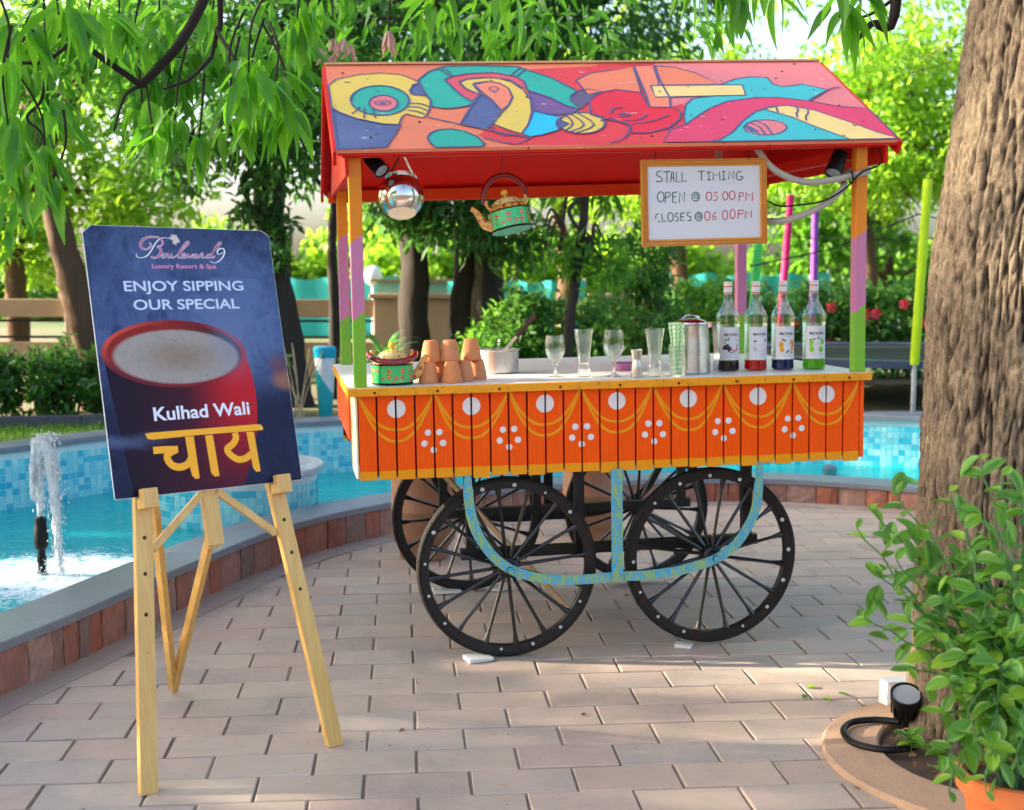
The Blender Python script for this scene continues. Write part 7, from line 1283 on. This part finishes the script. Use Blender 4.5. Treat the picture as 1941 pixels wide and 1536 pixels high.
o = link(bpy.data.objects.new('inner_foliage', numpy_mesh('inner_foliage', np.concatenate(vs_), np.concatenate(fs_), leafmat('plant_inner_leaf', [(.03, .12, .012), (.055, .18, .016), (.10, .26, .03), (.16, .33, .06)], .35), True)), plant); tag(o, kind='stuff')
# seedlings in the ring
for (x, y, n, lb) in ((1.17, 3.62, 12, 'small green seedling beside the garden light'), (1.28, 3.40, 14, 'small green seedling near the orange pot'), (1.22, 3.52, 9, 'small green seedling at the inner edge of the stone ring')):
    S = thing('seedling', lb, 'plant', (x, y, .022)); m = MB(); m.tube([(0, 0, -.01), (.004, 0, .03), (0, .004, .06)], .002, 6); m.build('stem', M_STEM, S)
    for i in range(n):
        a_ = i*2.4; el = rng.uniform(.0, .7); d_ = Vector((math.cos(a_)*math.cos(el), math.sin(a_)*math.cos(el), math.sin(el))); x_ = d_.cross(Vector((0, 0, 1))).normalized(); Mx = Matrix((x_, d_, x_.cross(d_))).transposed().to_4x4(); Mx.translation = (0, 0, .02+.04*i/n); inst('leaf', OL[rng.randrange(8)], S, Mx @ Matrix.Scale(rng.uniform(.6, .95), 4))
# fallen leaves on the paving and soil
fl = [(1525, 1328, 'green leaf standing on the paving, leftmost near the stone ring'), (1575, 1331, 'large green leaf fallen on the paving before the stone ring'), (1610, 1322, 'small green leaf fallen behind the largest fallen leaf'), (1632, 1342, 'green leaf fallen beside the stone ring'), (1548, 1305, 'pale green leaf fallen farthest from the tree')]
for px, py, lb in fl:
    q = W(px, py, 4.0); o_ = Vector((0, 0, CAM_H)); g_ = o_+(q-o_)*(CAM_H/(CAM_H-q.z)); o = bpy.data.objects.new('fallen_leaf', OL[rng.randrange(8)]); link(o); o.matrix_world = Matrix.Translation((g_.x, g_.y, .009)) @ Matrix.Rotation(rng.uniform(0, 6), 4, 'Z') @ Matrix.Rotation(rng.uniform(-.15, .15), 4, 'Y') @ Matrix.Scale(.6, 4); tag(o, lb, 'leaf', 'fallen green leaves')
LITM = leafmat('dry_litter', [(.20, .09, .04), (.30, .16, .07), (.12, .06, .03)], .15, .8, .2)
n = 60; A_ = NR_.uniform(0, 2*PI, n); R_ = np.sqrt(NR_.uniform(.3, 1, n))*.37; P = np.stack([RING[0]+R_*np.cos(A_), RING[1]+R_*np.sin(A_), np.full(n, .034)], 1); D = unit(np.stack([NR_.normal(0, 1, n), NR_.normal(0, 1, n), NR_.normal(0, .15, n)], 1)); L_ = NR_.uniform(.02, .06, n); V, F = leaf_arrays(P, D, L_, L_*.4, NR_); tag(link(bpy.data.objects.new('leaf_litter', numpy_mesh('leaf_litter', V, F, LITM))), 'dry brown leaf litter on the soil inside the stone ring', 'leaf litter', kind='stuff')
n = 150; X = NR_.uniform(-1.6, 2.0, n); Y = NR_.uniform(3.1, 7.0, n); P = np.stack([X, Y, np.full(n, .003)], 1); D = unit(np.stack([NR_.normal(0, 1, n), NR_.normal(0, 1, n), NR_.normal(0, .2, n)], 1)); L_ = NR_.uniform(.003, .010, n); L_[:7] = .028; V, F = leaf_arrays(P, D, L_, L_*.6, NR_); tag(link(bpy.data.objects.new('paving_debris', numpy_mesh('paving_debris', V, F, LITM))), 'tiny dry specks scattered over the paving', 'debris', kind='stuff')
# garden light, its cable and the switch box
gl_ = thing('garden_light', 'black garden spotlight at the foot of the big tree', 'garden light', (1.205, 3.80, .02)); d_ = Vector((-.10, -.45, .80)).normalized(); x_, y_, dd = frame(d_); Mx = Matrix.Translation((0.01, .03, .045)) @ Matrix((x_, y_, dd)).transposed().to_4x4()
m = MB(); m.lathe([(0, 0), (.028, .0), (.036, .012), (.038, .05), (.046, .075), (.047, .098), (.043, .100), (.041, .093), (0, .090)], 28, Mx); hs = m.build('housing', M_BLACK, gl_, smooth=True)
m = MB(); m.lathe([(0, .0935), (.041, .0935)], 24, Mx); m.build('lens', pmat('garden_lens', (.25, .27, .28), .12), gl_)
for i in range(10): a_ = 2*PI*i/10; m = MB(); m.bar(Mx @ Vector((.039*math.cos(a_), .039*math.sin(a_), .012)), Mx @ Vector((.041*math.cos(a_), .041*math.sin(a_), .060)), .004, .007); m.build('fin', M_BLACK, hs)
m = MB(); m.cyl((.01, .03, -.01), (.01, .03, .05), .014, n=12); m.build('spike', M_BLACK, gl_, smooth=True)
P = smooth_path([(1.20, 3.83, .045), (1.13, 3.86, .04), (1.06, 3.85, .035), (1.015, 3.78, .033), (1.02, 3.69, .031), (1.075, 3.63, .034), (1.14, 3.62, .036), (1.20, 3.66, .03)], 6); m = MB(); m.tube(P, .0105, 10); tag(m.build('light_cable', M_BLACK, smooth=True), 'thick black cable looped on the stone ring beside the garden light', 'cable')
sb = thing('switch_box', 'white plastic switch box behind the garden light', 'switch box', Matrix.Translation((1.262, 4.09, .012)) @ Matrix.Rotation(.25, 4, 'Z')); M_WPL = pmat('white_plastic', (.66, .66, .64), .4, var=.06)
m = MB(); m.box(-.042, .042, -.028, .028, 0, .085); m.build('box', M_WPL, sb, bevel=.004)
m = MB(); m.box(-.036, .036, -.0315, -.0285, .012, .075); f_ = m.build('face_plate', M_WPL, sb, bevel=.002)
for x, z in ((-.016, .05), (.016, .05), (0, .03)): m = MB(); m.cyl((x, -.0325, z), (x, -.030, z), .004, n=8); m.build('socket_hole', M_BLACK, f_)
